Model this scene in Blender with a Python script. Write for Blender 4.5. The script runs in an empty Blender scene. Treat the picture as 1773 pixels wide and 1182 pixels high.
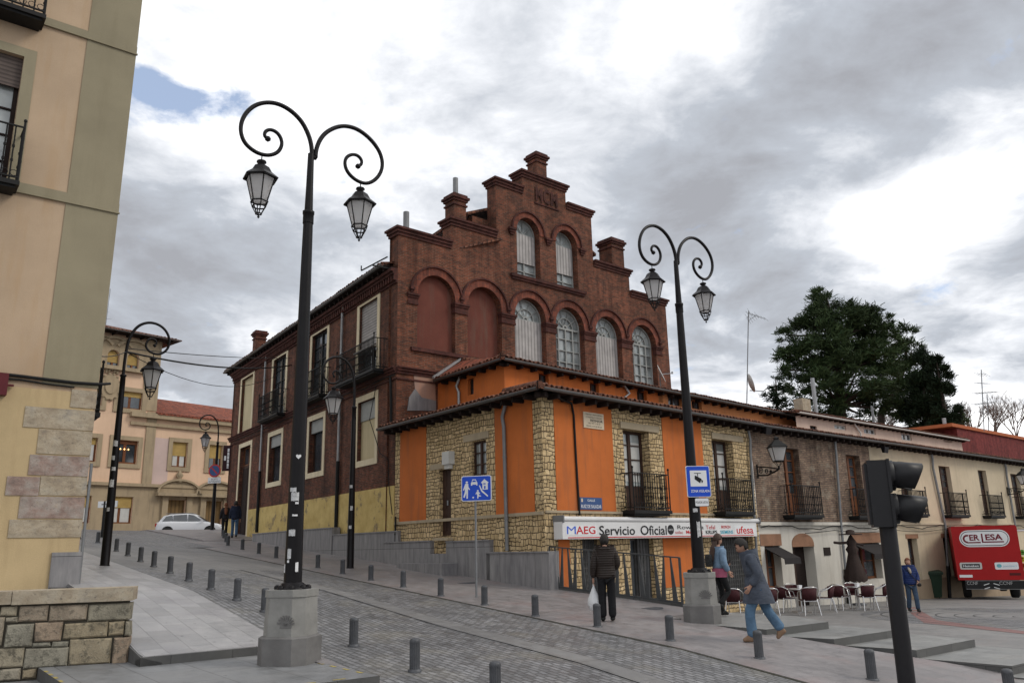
import bpy, math, random
from mathutils import Vector, Matrix
from mathutils.geometry import tessellate_polygon
random.seed(7)
SC = bpy.context.scene
COL = SC.collection
R_ = math.radians
# ------------------------------------------------------------------ survey
# All positions were surveyed in metres: the camera stands at the origin, z = 0 is eye level.
PITCH, ROLL, FOC = R_(14.19), R_(1.3), 1400.0
def ray(px, py):
    a = px-886.5; b = -(py-591)
    c, s = math.cos(ROLL), math.sin(ROLL)
    x = a*c+b*s; y = -a*s+b*c
    Y = FOC*math.cos(PITCH)-y*math.sin(PITCH); Z = FOC*math.sin(PITCH)+y*math.cos(PITCH)
    return Vector((x/Y, 1.0, Z/Y))
SU = Vector((-.6083, .7937, 0)); SW = Vector((.7937, .6083, 0)); SO = Vector((.368, 17.73, 0))
def sc_of(p):
    d = Vector((p[0], p[1], 0))-SO
    return d.dot(SU), d.dot(SW)
def base_z(s):
    s1 = min(s, 37)
    z = -1.38+.0735*s1-(0 if s < 40 else min(.3, (s-40)*.05))-.045*max(0, -s-4.2)
    return max(z, -2.9)
def gz_sc(s, c):
    z = base_z(s)
    f = max(0, min(1, (s+.5)/5.0))
    z += .052*min(9, max(0, -c-.4))*f
    return z
def P_sc(s, c, dz=0.0, z=None):
    p = SO+SU*s+SW*c
    return Vector((p.x, p.y, gz_sc(s, c)+dz if z is None else z))
def hit(px, py, dz=0.0):
    r = ray(px, py); lo, hi = 3.0, 120.0
    t = lo; prev = None
    for i in range(2000):
        t = 3.0+i*.06
        p = r*t
        if p.z <= gz_sc(*sc_of(p))+dz:
            break
    return Vector((p.x, p.y, gz_sc(*sc_of(p))+dz))
def plaza_z(s, c):
    q = max(0, c-5)
    return -2.12-.012*q-.0005*q*q-.02*max(0, min(s, 9))
def hit_plaza(px, py):
    r = ray(px, py); z = -2.2
    for i in range(8):
        p = r*(z/r.z); z = plaza_z(*sc_of(p))
    return Vector((p.x, p.y, z))
def atz(px, py, z):
    r = ray(px, py); return r*(z/r.z)
class Fac:
    def __init__(s, P, d):
        s.P = Vector((P[0], P[1], 0)); s.d = Vector((d[0], d[1], 0)).normalized()
        s.n = Vector((s.d.y, -s.d.x, 0))
        if s.n.dot(-s.P) < 0: s.n = -s.n
    def px(s, x, y, off=0.0):
        r = ray(x, y); Q = s.P+s.n*off
        t = Q.dot(s.n)/Vector((r.x, r.y, 0)).dot(s.n)
        p = r*t
        return (p-s.P).dot(s.d), p.z
    def u(s, x, y, off=0.0): return s.px(x, y, off)[0]
    def z(s, x, y, off=0.0): return s.px(x, y, off)[1]
    def pt(s, u, z, off=0.0):
        p = s.P+s.d*u+s.n*off
        return Vector((p.x, p.y, z))
    def rect(s, xl, xr, yt, yb, at='m', off=0.0):
        ym = (yt+yb)/2; xa = {'l': xl, 'r': xr, 'm': (xl+xr)/2}[at]
        u0, u1 = s.u(xl, ym, off), s.u(xr, ym, off)
        return (min(u0, u1), max(u0, u1), s.z(xa, yb, off), s.z(xa, yt, off))
# ------------------------------------------------------------------ mesh builder
class MB:
    def __init__(s): s.v = []; s.f = []; s.sm = []
    def add(s, vs, fs, smooth=False):
        b = len(s.v); s.v += [tuple(v) for v in vs]
        for f in fs: s.f.append(tuple(b+i for i in f)); s.sm.append(smooth)
        return s
    def quad(s, a, b, c, d): return s.add([a, b, c, d], [(0, 1, 2, 3)])
    def box(s, x0, x1, y0, y1, z0, z1):
        v = [(x, y, z) for x in (x0, x1) for y in (y0, y1) for z in (z0, z1)]
        return s.add(v, [(0, 1, 3, 2), (4, 6, 7, 5), (0, 4, 5, 1), (2, 3, 7, 6), (0, 2, 6, 4), (1, 5, 7, 3)])
    def fbox(s, F, u0, u1, z0, z1, o0, o1):
        v = [F.pt(u, z, o) for u in (u0, u1) for o in (o0, o1) for z in (z0, z1)]
        return s.add(v, [(0, 1, 3, 2), (4, 6, 7, 5), (0, 4, 5, 1), (2, 3, 7, 6), (0, 2, 6, 4), (1, 5, 7, 3)])
    def hull(s, bot, top):
        n = len(bot)
        return s.add(list(bot)+list(top), [tuple(range(n))[::-1], tuple(range(n, 2*n))]+[(i, (i+1) % n, n+(i+1) % n, n+i) for i in range(n)])
    def tube(s, path, r, n=8, cap=True, rs=None):
        path = [Vector(p) for p in path]; rings = []; m = len(path)
        up = None
        for i, p in enumerate(path):
            t = (path[min(i+1, m-1)]-path[max(i-1, 0)]).normalized()
            if up is None:
                up = Vector((0, 0, 1)) if abs(t.z) < .9 else Vector((1, 0, 0))
            a = t.cross(up).normalized(); b = a.cross(t).normalized(); up = b
            rr = rs[i] if rs else r
            rings.append([p+a*(math.cos(2*math.pi*k/n)*rr)+b*(math.sin(2*math.pi*k/n)*rr) for k in range(n)])
        vs = [v for q in rings for v in q]
        fs = [(i*n+k, i*n+(k+1) % n, (i+1)*n+(k+1) % n, (i+1)*n+k) for i in range(m-1) for k in range(n)]
        s.add(vs, fs, True)
        if cap: s.add(rings[0], [tuple(range(n))]); s.add(rings[-1], [tuple(range(n))])
        return s
    def bar(s, a, b, w, h):
        a = Vector(a); b = Vector(b); t = (b-a).normalized()
        up = Vector((0, 0, 1)) if abs(t.z) < .95 else Vector((0, 1, 0))
        x = t.cross(up).normalized()*(w/2); y = x.cross(t).normalized()*(h/2)
        q = [a+x+y, a-x+y, a-x-y, a+x-y]; r = [b+x+y, b-x+y, b-x-y, b+x-y]
        return s.hull(q, r)
    def lathe(s, prof, n=16, o=(0, 0, 0), smooth=True, ph=0.0, sx=1, sy=1):
        vs = []; fs = []
        for r, z in prof:
            for k in range(n):
                a = 2*math.pi*k/n+ph; vs.append((o[0]+r*math.cos(a)*sx, o[1]+r*math.sin(a)*sy, o[2]+z))
        m = len(prof)
        for i in range(m-1):
            for k in range(n): fs.append((i*n+k, i*n+(k+1) % n, (i+1)*n+(k+1) % n, (i+1)*n+k))
        s.add(vs, fs, smooth)
        s.add(vs[:n], [tuple(range(n))[::-1]]); s.add(vs[-n:], [tuple(range(n))])
        return s
    def poly(s, F, outline, holes=(), off=0.0, depth=0.0):
        ls = [[Vector((u, z, 0)) for u, z in outline]]+[[Vector((u, z, 0)) for u, z in h] for h in holes]
        flat = [p for l in ls for p in l]
        tris = tessellate_polygon(ls)
        s.add([F.pt(p.x, p.y, off) for p in flat], [tuple(t) for t in tris])
        if depth:
            for h in holes:
                n = len(h)
                s.add([F.pt(u, z, off) for u, z in h]+[F.pt(u, z, off-depth) for u, z in h],
                      [(i, (i+1) % n, n+(i+1) % n, n+i) for i in range(n)])
        return s
    def fprism(s, F, outline, o0, o1):
        s.poly(F, outline, (), o0); s.poly(F, outline, (), o1)
        n = len(outline)
        s.add([F.pt(u, z, o0) for u, z in outline]+[F.pt(u, z, o1) for u, z in outline],
              [(i, (i+1) % n, n+(i+1) % n, n+i) for i in range(n)])
        return s
    def xf(s, M):
        s.v = [tuple(M @ Vector(v)) for v in s.v]; return s
    def join(s, o): return s.merge(o.v, o.f, o.sm)
    def merge(s, v, f, sm):
        b = len(s.v); s.v += list(v); s.f += [tuple(b+i for i in q) for q in f]; s.sm += list(sm); return s
def chord(o):
    # accumulated offset of a thing's root
    p = o
    while p.parent: p = p.parent
    return p.location
def obj(name, mb, mat, parent=None, world=True):
    me = bpy.data.meshes.new(name)
    off = Vector((0, 0, 0))
    if parent is not None and world: off = chord(parent)
    me.from_pydata([Vector(v)-off for v in mb.v], [], mb.f)
    me.validate()
    if len(me.polygons) == len(mb.sm):
        me.polygons.foreach_set('use_smooth', mb.sm)
    me.materials.append(mat)
    uvl = me.uv_layers.new(name='UV'); dat = []
    for p in me.polygons:
        n = p.normal
        if abs(n.z) > .985:
            a = SU; b = SW
        else:
            a = Vector((-n.y, n.x, 0)).normalized()
            if a.x < -.0001 or (abs(a.x) < .0002 and a.y < 0): a = -a
            b = Vector((0, 0, 1)) if abs(n.z) < .05 else n.cross(a)
            if b.z < 0: b = -b
        for li in p.loop_indices:
            v = me.vertices[me.loops[li].vertex_index].co+off
            dat += [v.dot(a), v.dot(b)]
    uvl.data.foreach_set('uv', dat)
    o = bpy.data.objects.new(name, me); COL.objects.link(o)
    if parent is not None: o.parent = parent
    return o
def thing(name, label, cat, loc=(0, 0, 0), rz=0.0, group=None):
    o = bpy.data.objects.new(name, None); COL.objects.link(o)
    o.location = loc; o.rotation_euler = (0, 0, rz); o.empty_display_size = .3
    o['label'] = label; o['category'] = cat
    if group: o['group'] = group
    return o
def tag(o, label, cat, group=None):
    o['label'] = label; o['category'] = cat
    if group: o['group'] = group
    return o
def struct(o): o['kind'] = 'structure'; return o
def kids(o): return [c for c in bpy.data.objects if c.parent == o]
def dup(root, loc, rz, label, group=None, scale=None):
    r = root.copy(); COL.objects.link(r); r.location = loc; r.rotation_euler = (0, 0, rz); r['label'] = label
    if group: r['group'] = group
    if scale: r.scale = (scale,)*3
    for ch in kids(root):
        c = ch.copy(); COL.objects.link(c); c.parent = r
        for g in kids(ch):
            d = g.copy(); COL.objects.link(d); d.parent = c
    return r
def text_mb(s, h, M, ext=.004, bold=0.0, sx=1.0, width=None):
    cu = bpy.data.curves.new('lettering', 'FONT'); cu.body = s; cu.size = 1; cu.offset = bold; cu.extrude = 0
    cu.align_x = 'CENTER'; cu.align_y = 'CENTER'; cu.resolution_u = 3
    o = bpy.data.objects.new('lettering', cu); COL.objects.link(o)
    dg = bpy.context.evaluated_depsgraph_get(); dg.update()
    me = bpy.data.meshes.new_from_object(o.evaluated_get(dg))
    xs = [v.co.x for v in me.vertices] or [0, 1]; ys = [v.co.y for v in me.vertices] or [0, 1]
    cx, cy = (min(xs)+max(xs))/2, (min(ys)+max(ys))/2
    k = h/(max(ys)-min(ys)); kx = k*sx if width is None else width/(max(xs)-min(xs))
    mb = MB()
    mb.v = [tuple(M @ Vector(((v.co.x-cx)*kx, (v.co.y-cy)*k, 0))) for v in me.vertices]
    mb.f = [tuple(p.vertices) for p in me.polygons]; mb.sm = [False]*len(mb.f)
    bpy.data.objects.remove(o); bpy.data.curves.remove(cu); bpy.data.meshes.remove(me)
    return mb
def fmat(F, u, z, off):
    # matrix: x along facade (viewer's right), y up, z outwards
    x = F.d if F.d.cross(Vector((0, 0, 1))).dot(F.n) > 0 else -F.d
    p = F.pt(u, z, off)
    return Matrix(((x.x, 0, F.n.x, p.x), (x.y, 0, F.n.y, p.y), (0, 1, 0, p.z), (0, 0, 0, 1)))
# ------------------------------------------------------------------ materials
class NT:
    def __init__(s, name):
        s.m = bpy.data.materials.new(name); s.m.use_nodes = True; s.t = s.m.node_tree; s.t.nodes.clear()
        s.out = s.n('ShaderNodeOutputMaterial'); s.b = s.n('ShaderNodeBsdfPrincipled')
        s.l(s.b.outputs[0], s.out.inputs[0])
    def n(s, t, **k):
        x = s.t.nodes.new(t)
        for a, v in k.items(): setattr(x, a, v)
        return x
    def l(s, a, b): s.t.links.new(a, b)
    def uv(s):
        return s.n('ShaderNodeUVMap').outputs[0]
    def obj(s): return s.n('ShaderNodeTexCoord').outputs['Object']
    def noise(s, vec, sc, det=4, rough=.6, out=0):
        x = s.n('ShaderNodeTexNoise'); x.inputs['Scale'].default_value = sc; x.inputs['Detail'].default_value = det
        x.inputs['Roughness'].default_value = rough
        s.l(vec, x.inputs['Vector']); return x.outputs[out]
    def ramp(s, fac, pts):
        x = s.n('ShaderNodeValToRGB'); e = x.color_ramp.elements
        while len(e) < len(pts): e.new(.5)
        for i, (p, c) in enumerate(pts):
            e[i].position = p; e[i].color = c if len(c) == 4 else (*c, 1)
        s.l(fac, x.inputs[0]); return x.outputs[0]
    def mix(s, fac, a, b, mode='MIX'):
        x = s.n('ShaderNodeMix', data_type='RGBA', blend_type=mode)
        for sock, v in ((x.inputs[0], fac), (x.inputs[6], a), (x.inputs[7], b)):
            if isinstance(v, (int, float)): sock.default_value = v
            elif isinstance(v, (tuple, list)): sock.default_value = v if len(v) == 4 else (*v, 1)
            else: s.l(v, sock)
        return x.outputs[2]
    def math(s, op, a, b=0.0):
        x = s.n('ShaderNodeMath', operation=op)
        for sock, v in ((x.inputs[0], a), (x.inputs[1], b)):
            if isinstance(v, (int, float)): sock.default_value = v
            else: s.l(v, sock)
        return x.outputs[0]
    def vmul(s, v, k):
        x = s.n('ShaderNodeVectorMath', operation='MULTIPLY'); s.l(v, x.inputs[0]); x.inputs[1].default_value = k; return x.outputs[0]
    def vadd(s, a, b):
        x = s.n('ShaderNodeVectorMath', operation='ADD'); s.l(a, x.inputs[0]); s.l(b, x.inputs[1]); return x.outputs[0]
    def warp(s, v, sc, amt):
        c = s.noise(v, sc, 3, .6, 1)
        x = s.n('ShaderNodeVectorMath', operation='SUBTRACT'); s.l(c, x.inputs[0]); x.inputs[1].default_value = (.5, .5, .5)
        return s.vadd(v, s.vmul(x.outputs[0], (amt, amt, 0)))
    def bump(s, h, st, dist=.02):
        x = s.n('ShaderNodeBump'); x.inputs['Strength'].default_value = st; x.inputs['Distance'].default_value = dist
        s.l(h, x.inputs['Height']); s.l(x.outputs[0], s.b.inputs['Normal']); return x
    def done(s, col, rough=.8, metal=0.0, spec=.5):
        if isinstance(col, (tuple, list)): s.b.inputs['Base Color'].default_value = (*col[:3], 1)
        else: s.l(col, s.b.inputs['Base Color'])
        if isinstance(rough, (int, float)): s.b.inputs['Roughness'].default_value = rough
        else: s.l(rough, s.b.inputs['Roughness'])
        s.b.inputs['Metallic'].default_value = metal
        s.b.inputs['Specular IOR Level'].default_value = spec
        return s.m
def hsv(c, k): return tuple(max(0, min(1, x*k)) for x in c)
def basic(name, col, rough=.7, var=.18, scale=2.0, bump=.1, metal=0.0, spec=.22, fine=40):
    t = NT(name); o = t.obj()
    a = t.noise(o, scale, 5, .65); b = t.noise(o, fine, 3, .6)
    f = t.math('ADD', t.math('MULTIPLY', a, .75), t.math('MULTIPLY', b, .25))
    c = t.ramp(f, [(.3, hsv(col, 1-var)), (.7, hsv(col, 1+var))])
    if bump: t.bump(b, bump, .01)
    return t.done(c, rough, metal, spec)
def stucco(name, col, dirt=(.15, .12, .09), damt=.35, scale=.6, bump=.25):
    t = NT(name); o = t.uv()
    big = t.noise(o, scale, 6, .62)
    streak = t.noise(t.vmul(o, (2.2, .25, 1)), 1.6, 5, .6)
    fine = t.noise(o, 60, 3, .6)
    c = t.ramp(big, [(.3, hsv(col, .86)), (.7, hsv(col, 1.1))])
    m = t.ramp(streak, [(.5, (0, 0, 0)), (.78, (damt,)*3)])
    c = t.mix(m, c, dirt)
    c = t.mix(.12, c, t.ramp(fine, [(.3, (.0, .0, .0)), (.7, (1, 1, 1))]), 'OVERLAY')
    t.bump(fine, bump, .008)
    return t.done(c, .88, 0, .25)
def brick(name, c1, c2, mortar, w=.25, h=.065, ms=.009, dirt=.5, bump=.5, warp=0.0, wsc=3.0, tone=None, rough=.9, sq=.5, bigsc=.5):
    t = NT(name); o = t.uv()
    v = t.warp(o, wsc, warp) if warp else o
    b = t.n('ShaderNodeTexBrick'); t.l(v, b.inputs['Vector'])
    b.inputs['Scale'].default_value = 1; b.inputs['Brick Width'].default_value = w; b.inputs['Row Height'].default_value = h
    b.inputs['Mortar Size'].default_value = ms; b.inputs['Mortar Smooth'].default_value = .15
    b.inputs['Color1'].default_value = (*c1, 1); b.inputs['Color2'].default_value = (*c2, 1); b.inputs['Mortar'].default_value = (*mortar, 1)
    b.inputs['Bias'].default_value = 0; b.offset = sq
    big = t.noise(o, bigsc, 6, .65); med = t.noise(o, 4.0, 5, .6); fine = t.noise(o, 50, 3, .6)
    c = b.outputs[0]
    c = t.mix(1.0, c, t.ramp(med, [(.3, (.68, .68, .70)), (.7, (1.28, 1.24, 1.2))]), 'MULTIPLY')
    c = t.mix(1.0, c, t.ramp(big, [(.3, (1-dirt*.6,)*3), (.62, (1.12,)*3)]), 'MULTIPLY')
    c = t.mix(1.0, c, t.ramp(t.noise(t.vmul(o, (2.4, .22, 1)), 1.1, 6, .65), [(.32, (.62, .6, .6)), (.55, (1.08, 1.08, 1.08))]), 'MULTIPLY')
    if tone: c = t.mix(t.ramp(t.noise(o, 1.3, 5, .7), [(.55, (0, 0, 0)), (.68, (tone[1],)*3)]), c, tone[0])
    hgt = t.math('ADD', t.math('MULTIPLY', t.math('SUBTRACT', 1.0, b.outputs[1]), 1.0), t.math('MULTIPLY', fine, .35))
    t.bump(hgt, bump, .012)
    return t.done(c, rough, 0, .3)
def stone(name, c1, c2, mortar, sx=.3, sy=.14, seed=0.0, edge=.045, bump=.9):
    # irregular coursed rubble: two warped brick layouts blended in patches
    t = NT(name); o = t.uv()
    v = t.warp(t.warp(o, 1.7, .16), 6.0, .05)
    def lay(w, h, off):
        b = t.n('ShaderNodeTexBrick'); t.l(v, b.inputs['Vector'])
        b.inputs['Scale'].default_value = 1; b.inputs['Brick Width'].default_value = w; b.inputs['Row Height'].default_value = h
        b.inputs['Mortar Size'].default_value = edge*.22; b.inputs['Mortar Smooth'].default_value = .25; b.offset = off
        b.inputs['Color1'].default_value = (*c1, 1); b.inputs['Color2'].default_value = (*c2, 1); b.inputs['Mortar'].default_value = (*mortar, 1)
        b.squash = .62; b.squash_frequency = 3
        return b
    A = lay(sx, sy, .37); B = lay(sx*.72, sy*1.55, .6)
    m = t.ramp(t.noise(v, 1.15+seed, 2, .5), [(.5, (0, 0, 0)), (.505, (1, 1, 1))])
    c = t.mix(m, A.outputs[0], B.outputs[0]); fac = t.mix(m, A.outputs[1], B.outputs[1])
    med = t.noise(o, 5, 6, .7); fine = t.noise(o, 45, 4, .7)
    c = t.mix(1.0, c, t.ramp(med, [(.3, (.66, .62, .56)), (.68, (1.22, 1.2, 1.16))]), 'MULTIPLY')
    c = t.mix(1.0, c, t.ramp(fine, [(.3, (.84,)*3), (.7, (1.12,)*3)]), 'MULTIPLY')
    h = t.math('ADD', t.math('MULTIPLY', t.math('SUBTRACT', 1.0, fac), 1.0), t.math('MULTIPLY', fine, .5))
    t.bump(h, bump, .03)
    return t.done(c, .92, 0, .25)
def slabs(name, col, w, h, line, var=.14, tint=(.20, .14, .13), rough=.55, tamt=.5, bump=.35, warp=0.0, ms=.006, spec=.5, patt=1.0):
    t = NT(name); o = t.uv()
    v = t.warp(o, 4.0, warp) if warp else o
    b = t.n('ShaderNodeTexBrick'); t.l(v, b.inputs['Vector'])
    b.inputs['Scale'].default_value = 1; b.inputs['Brick Width'].default_value = w; b.inputs['Row Height'].default_value = h
    b.inputs['Mortar Size'].default_value = ms; b.inputs['Mortar Smooth'].default_value = .3
    b.inputs['Color1'].default_value = (*hsv(col, 1-var*patt), 1); b.inputs['Color2'].default_value = (*hsv(col, 1+var*patt), 1)
    b.inputs['Mortar'].default_value = (*line, 1)
    big = t.noise(o, .45, 7, .68); med = t.noise(o, 3.5, 6, .65); fine = t.noise(o, 70, 3, .6)
    c = t.mix(1.0, b.outputs[0], t.ramp(big, [(.32, (.72, .72, .73)), (.66, (1.16, 1.15, 1.14))]), 'MULTIPLY')
    c = t.mix(1.0, c, t.ramp(med, [(.3, (.78,)*3), (.7, (1.16,)*3)]), 'MULTIPLY')
    c = t.mix(t.ramp(t.noise(o, .9, 4, .6), [(.52, (0, 0, 0)), (.66, (tamt,)*3)]), c, tint)
    spots = t.noise(o, 9, 2, .4)
    c = t.mix(t.ramp(spots, [(.71, (0, 0, 0)), (.74, (.55,)*3)]), c, (.05, .05, .05))
    h = t.math('ADD', t.math('SUBTRACT', 1.0, b.outputs[1]), t.math('MULTIPLY', fine, .4))
    t.bump(h, bump, .012)
    ro = t.ramp(med, [(.3, (rough-.14,)*3), (.7, (rough+.18,)*3)])
    return t.done(c, ro, 0, spec)
def glass(name, col=(.05, .06, .07), rough=.06):
    t = NT(name); o = t.obj()
    c = t.ramp(t.noise(o, .8, 3), [(.35, hsv(col, .5)), (.7, hsv(col, 1.6))])
    return t.done(c, rough, 0, 1.0)
M = {}
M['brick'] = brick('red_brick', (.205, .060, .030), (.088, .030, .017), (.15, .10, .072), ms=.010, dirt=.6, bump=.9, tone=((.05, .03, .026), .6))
M['brick_dark'] = brick('shaded_side_brick', (.175, .054, .029), (.08, .029, .018), (.125, .085, .062), ms=.010, dirt=.7, bump=.9, tone=((.045, .028, .026), .55))  # darker copy of the gable brick: shade of the street side put into its colour
M['brick_trim'] = brick('brick_trim', (.105, .03, .022), (.07, .022, .017), (.06, .035, .03), w=.13, h=.065)
M['brick_arch'] = brick('arch_brick', (.24, .07, .04), (.15, .045, .03), (.09, .05, .04), w=.07, h=.25, sq=0)
M['pink_panel'] = stucco('weathered_red_render', (.14, .045, .032), (.13, .085, .065), .85, 1.3, .6)
M['pink_plaster'] = stucco('pink_plaster', (.38, .22, .16), (.2, .2, .2), .6)
M['cream_surround'] = stucco('cream_painted_surround', (.68, .59, .42), (.2, .17, .12), .3)
M['blind_cream'] = stucco('cream_render', (.52, .44, .28), (.25, .2, .13), .45)
M['yellow_plinth'] = None
t = NT('peeling_yellow_render'); o = t.uv()
n1 = t.noise(o, 1.1, 8, .7)
c = t.mix(t.ramp(n1, [(.56, (0, 0, 0)), (.61, (.8, .8, .8))]), t.ramp(t.noise(o, 2, 5), [(.3, (.46, .33, .12)), (.7, (.62, .48, .2))]), t.ramp(t.noise(o, 6, 6), [(.35, (.15, .115, .08)), (.7, (.3, .23, .15))]))
t.bump(n1, .5, .02); M['yellow_plinth'] = t.done(c, .9, 0, .2)
M['orange'] = stucco('orange_render', (.52, .145, .036), (.26, .10, .05), .7, .8, .5)
M['orange_old'] = stucco('weathered_orange_render', (.50, .2, .075), (.3, .15, .09), .6, .5)
M['clad'] = stone('rubble_stone_cladding', (.68, .53, .32), (.48, .36, .20), (.075, .055, .038), .27, .11, 0.0, .055, 1.0)
M['parapet'] = stone('old_parapet_ashlar', (.30, .27, .21), (.17, .155, .13), (.05, .042, .035), .62, .29, .3, .03, .7)
def mottled(name, cols):
    t = NT(name); o = t.uv(); a = t.noise(t.warp(o, 3, .2), 2.2, 8, .7); b = t.noise(o, 16, 6, .75); h = t.noise(t.vmul(o, (.8, 1.5, 1)), 4, 6, .7)
    c = t.ramp(a, [(.28+.44*k/(len(cols)-1), q) for k, q in enumerate(cols)])
    c = t.mix(1.0, c, t.ramp(h, [(.3, (.72, .7, .68)), (.7, (1.2, 1.18, 1.15))]), 'MULTIPLY'); c = t.mix(t.ramp(b, [(.55, (0, 0, 0)), (.68, (.65,)*3)]), c, (.1, .085, .07))
    t.bump(t.math('ADD', a, b), .6, .02); return t.done(c, .9, 0, .2)
M['quoin'] = mottled('quoin_stone', [(.22, .19, .16), (.37, .31, .23), (.42, .37, .29), (.30, .28, .25)])
M['quoin_red'] = mottled('purple_grey_quoin_stone', [(.17, .14, .13), (.30, .22, .19), (.36, .32, .29), (.40, .33, .26)])
M['limestone'] = stucco('limestone', (.40, .33, .23), (.16, .13, .1), .5)
M['granite'] = basic('granite_pedestal', (.24, .235, .22), .75, .25, 3, .25, 0, .3, 120)
M['granite_dark'] = basic('granite_pedestal_base', (.15, .145, .14), .75, .3, 3, .25, 0, .3, 120)
t = NT('marble_skirting'); o = t.uv()
c = t.mix(t.ramp(t.noise(t.vmul(o, (3.0, .5, 1)), 2, 6, .65), [(.35, (0, 0, 0)), (.7, (1, 1, 1))]), (.17, .165, .17), (.30, .29, .285))
b = t.n('ShaderNodeTexBrick'); t.l(o, b.inputs['Vector']); b.inputs['Scale'].default_value = 1; b.inputs['Brick Width'].default_value = 1.6; b.inputs['Row Height'].default_value = 3; b.inputs['Mortar Size'].default_value = .008
b.inputs['Color1'].default_value = (1, 1, 1, 1); b.inputs['Color2'].default_value = (.88, .88, .9, 1); b.inputs['Mortar'].default_value = (.3, .3, .3, 1)
M['marble'] = t.done(t.mix(1.0, c, b.outputs[0], 'MULTIPLY'), .5, 0, .4)
def tilemat(name, c1, c2):
    t = NT(name); o = t.uv()
    b = t.n('ShaderNodeTexBrick'); t.l(o, b.inputs['Vector']); b.inputs['Scale'].default_value = 1; b.inputs['Brick Width'].default_value = .22
    b.inputs['Row Height'].default_value = .38; b.offset = 0; b.inputs['Mortar Size'].default_value = .022; b.inputs['Mortar Smooth'].default_value = .6
    b.inputs['Color1'].default_value = (*c1, 1); b.inputs['Color2'].default_value = (*c2, 1); b.inputs['Mortar'].default_value = (*hsv(c2, .25), 1)
    c = t.mix(1.0, b.outputs[0], t.ramp(t.noise(o, 2.5, 6, .7), [(.3, (.5, .5, .5)), (.7, (1.3, 1.25, 1.2))]), 'MULTIPLY')
    w = t.n('ShaderNodeTexWave'); t.l(o, w.inputs['Vector']); w.inputs['Scale'].default_value = 1/.22*.3183*.5*2; w.wave_profile = 'SIN'
    t.bump(t.math('ADD', w.outputs[1], t.math('SUBTRACT', 1.0, b.outputs[1])), .9, .05)
    return t.done(c, .85, 0, .3)
M['tile'] = tilemat('old_clay_tiles', (.24, .10, .06), (.13, .065, .048))
M['tile_red'] = tilemat('red_clay_tiles', (.36, .10, .055), (.2, .065, .04))
M['gutter'] = basic('zinc_gutter', (.12, .12, .12), .5, .2, 3, .05, .3)
M['pipe'] = basic('grey_downpipe', (.20, .205, .21), .5, .2, 3, .05, .2)
M['pipe_light'] = basic('galvanised_downpipe', (.34, .35, .36), .45, .2, 3, .05, .4)
M['iron'] = basic('black_painted_iron', (.0065, .0055, .0065), .42, .35, 6, .05, .0, .2)
M['ironwork'] = basic('wrought_iron', (.012, .012, .012), .6, .3, 6, .05)
M['rail'] = basic('grey_painted_railing', (.06, .063, .065), .5, .25, 5, .05)
M['bollard'] = basic('cast_iron_grey', (.085, .088, .095), .5, .3, 4, .15, .3)
M['wood_dark'] = basic('dark_timber', (.022, .014, .012), .8, .3, 3, .3)
M['wood_brown'] = basic('varnished_brown_wood', (.15, .055, .022), .5, .3, 3, .15)
M['wood_door'] = basic('dark_brown_door', (.05, .026, .018), .6, .3, 3, .15)
M['white_paint'] = basic('off_white_paint', (.55, .55, .53), .6, .12, 3, .05)
M['grey_paint'] = basic('grey_window_paint', (.30, .31, .30), .6, .15, 3, .05)
M['glass'] = glass('window_glass')
M['glass_light'] = glass('curtained_glass', (.33, .36, .36), .15)
M['curtain'] = basic('white_curtain', (.5, .5, .48), .85, .12, 3, .05)
def shutter(name, col, pitch=.05, vert=False):
    t = NT(name); o = t.uv()
    w = t.n('ShaderNodeTexWave'); t.l(o, w.inputs['Vector']); w.bands_direction = 'X' if vert else 'Y'; w.inputs['Scale'].default_value = .3183*math.pi/ (pitch*3.14159)*.5
    c = t.mix(1.0, t.ramp(w.outputs[1], [(.1, hsv(col, .6)), (.5, col)]), t.ramp(t.noise(o, 2, 5), [(.3, (.8,)*3), (.7, (1.15,)*3)]), 'MULTIPLY')
    t.bump(w.outputs[1], .5, .01); return t.done(c, .7, 0, .3)
M['shutter_grey'] = shutter('grey_roller_blind', (.33, .31, .30), .06)
M['shutter_v'] = shutter('pale_vertical_slat_shutter', (.40, .38, .37), .09, True)
M['shutter_ochre'] = shutter('ochre_roller_blind', (.46, .31, .10), .035)
M['shutter_v_ochre'] = shutter('ochre_slatted_door', (.20, .125, .05), .16, True)
M['shutter_brown'] = shutter('brown_roller_blind', (.11, .085, .075), .05)
M['metal_shutter'] = basic('grey_steel_shutter', (.09, .09, .09), .6, .35, 4, .3, .2)
M['cobble'] = slabs('granite_setts', (.175, .175, .18),   .2, .105, (.08, .08, .08), .32, (.17, .155, .12), .5, .4, .9, .07, .014)
M['asphalt_stone'] = slabs('smooth_road_slabs', (.175, .172, .17), 1.2, .5, (.08, .08, .085), .08, (.16, .145, .13), .6, .3, .2)
M['pave_light'] = slabs('pale_stone_paving', (.31, .305, .305), .75, .36, (.2, .2, .2), .17, (.2, .19, .2), .42, .6, .4, .02)
M['pave_pink'] = slabs('pinkish_stone_paving', (.215, .2, .2), .62, .4, (.16, .145, .145), .08, (.20, .145, .14), .5, .5, .25, 0, .005)
M['pave_grey'] = slabs('grey_platform_slabs', (.20, .205, .21), 1.3, .75, (.06, .06, .06), .1, (.17, .165, .16), .5, .4, .25)
M['pave_tier'] = slabs('grey_granite_flags', (.23, .232, .225), 1.0, .5, (.13, .13, .12), .09, (.2, .19, .175), .5, .4, .2)
M['riser'] = slabs('dark_granite_riser', (.095, .095, .092), .9, 2, (.04, .04, .04), .2, (.06, .06, .055), .7, .5, .3)
M['plaza'] = slabs('plaza_slabs', (.20, .195, .19), .8, .45, (.12, .12, .12), .1, (.17, .15, .14), .55, .45, .2)
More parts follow.
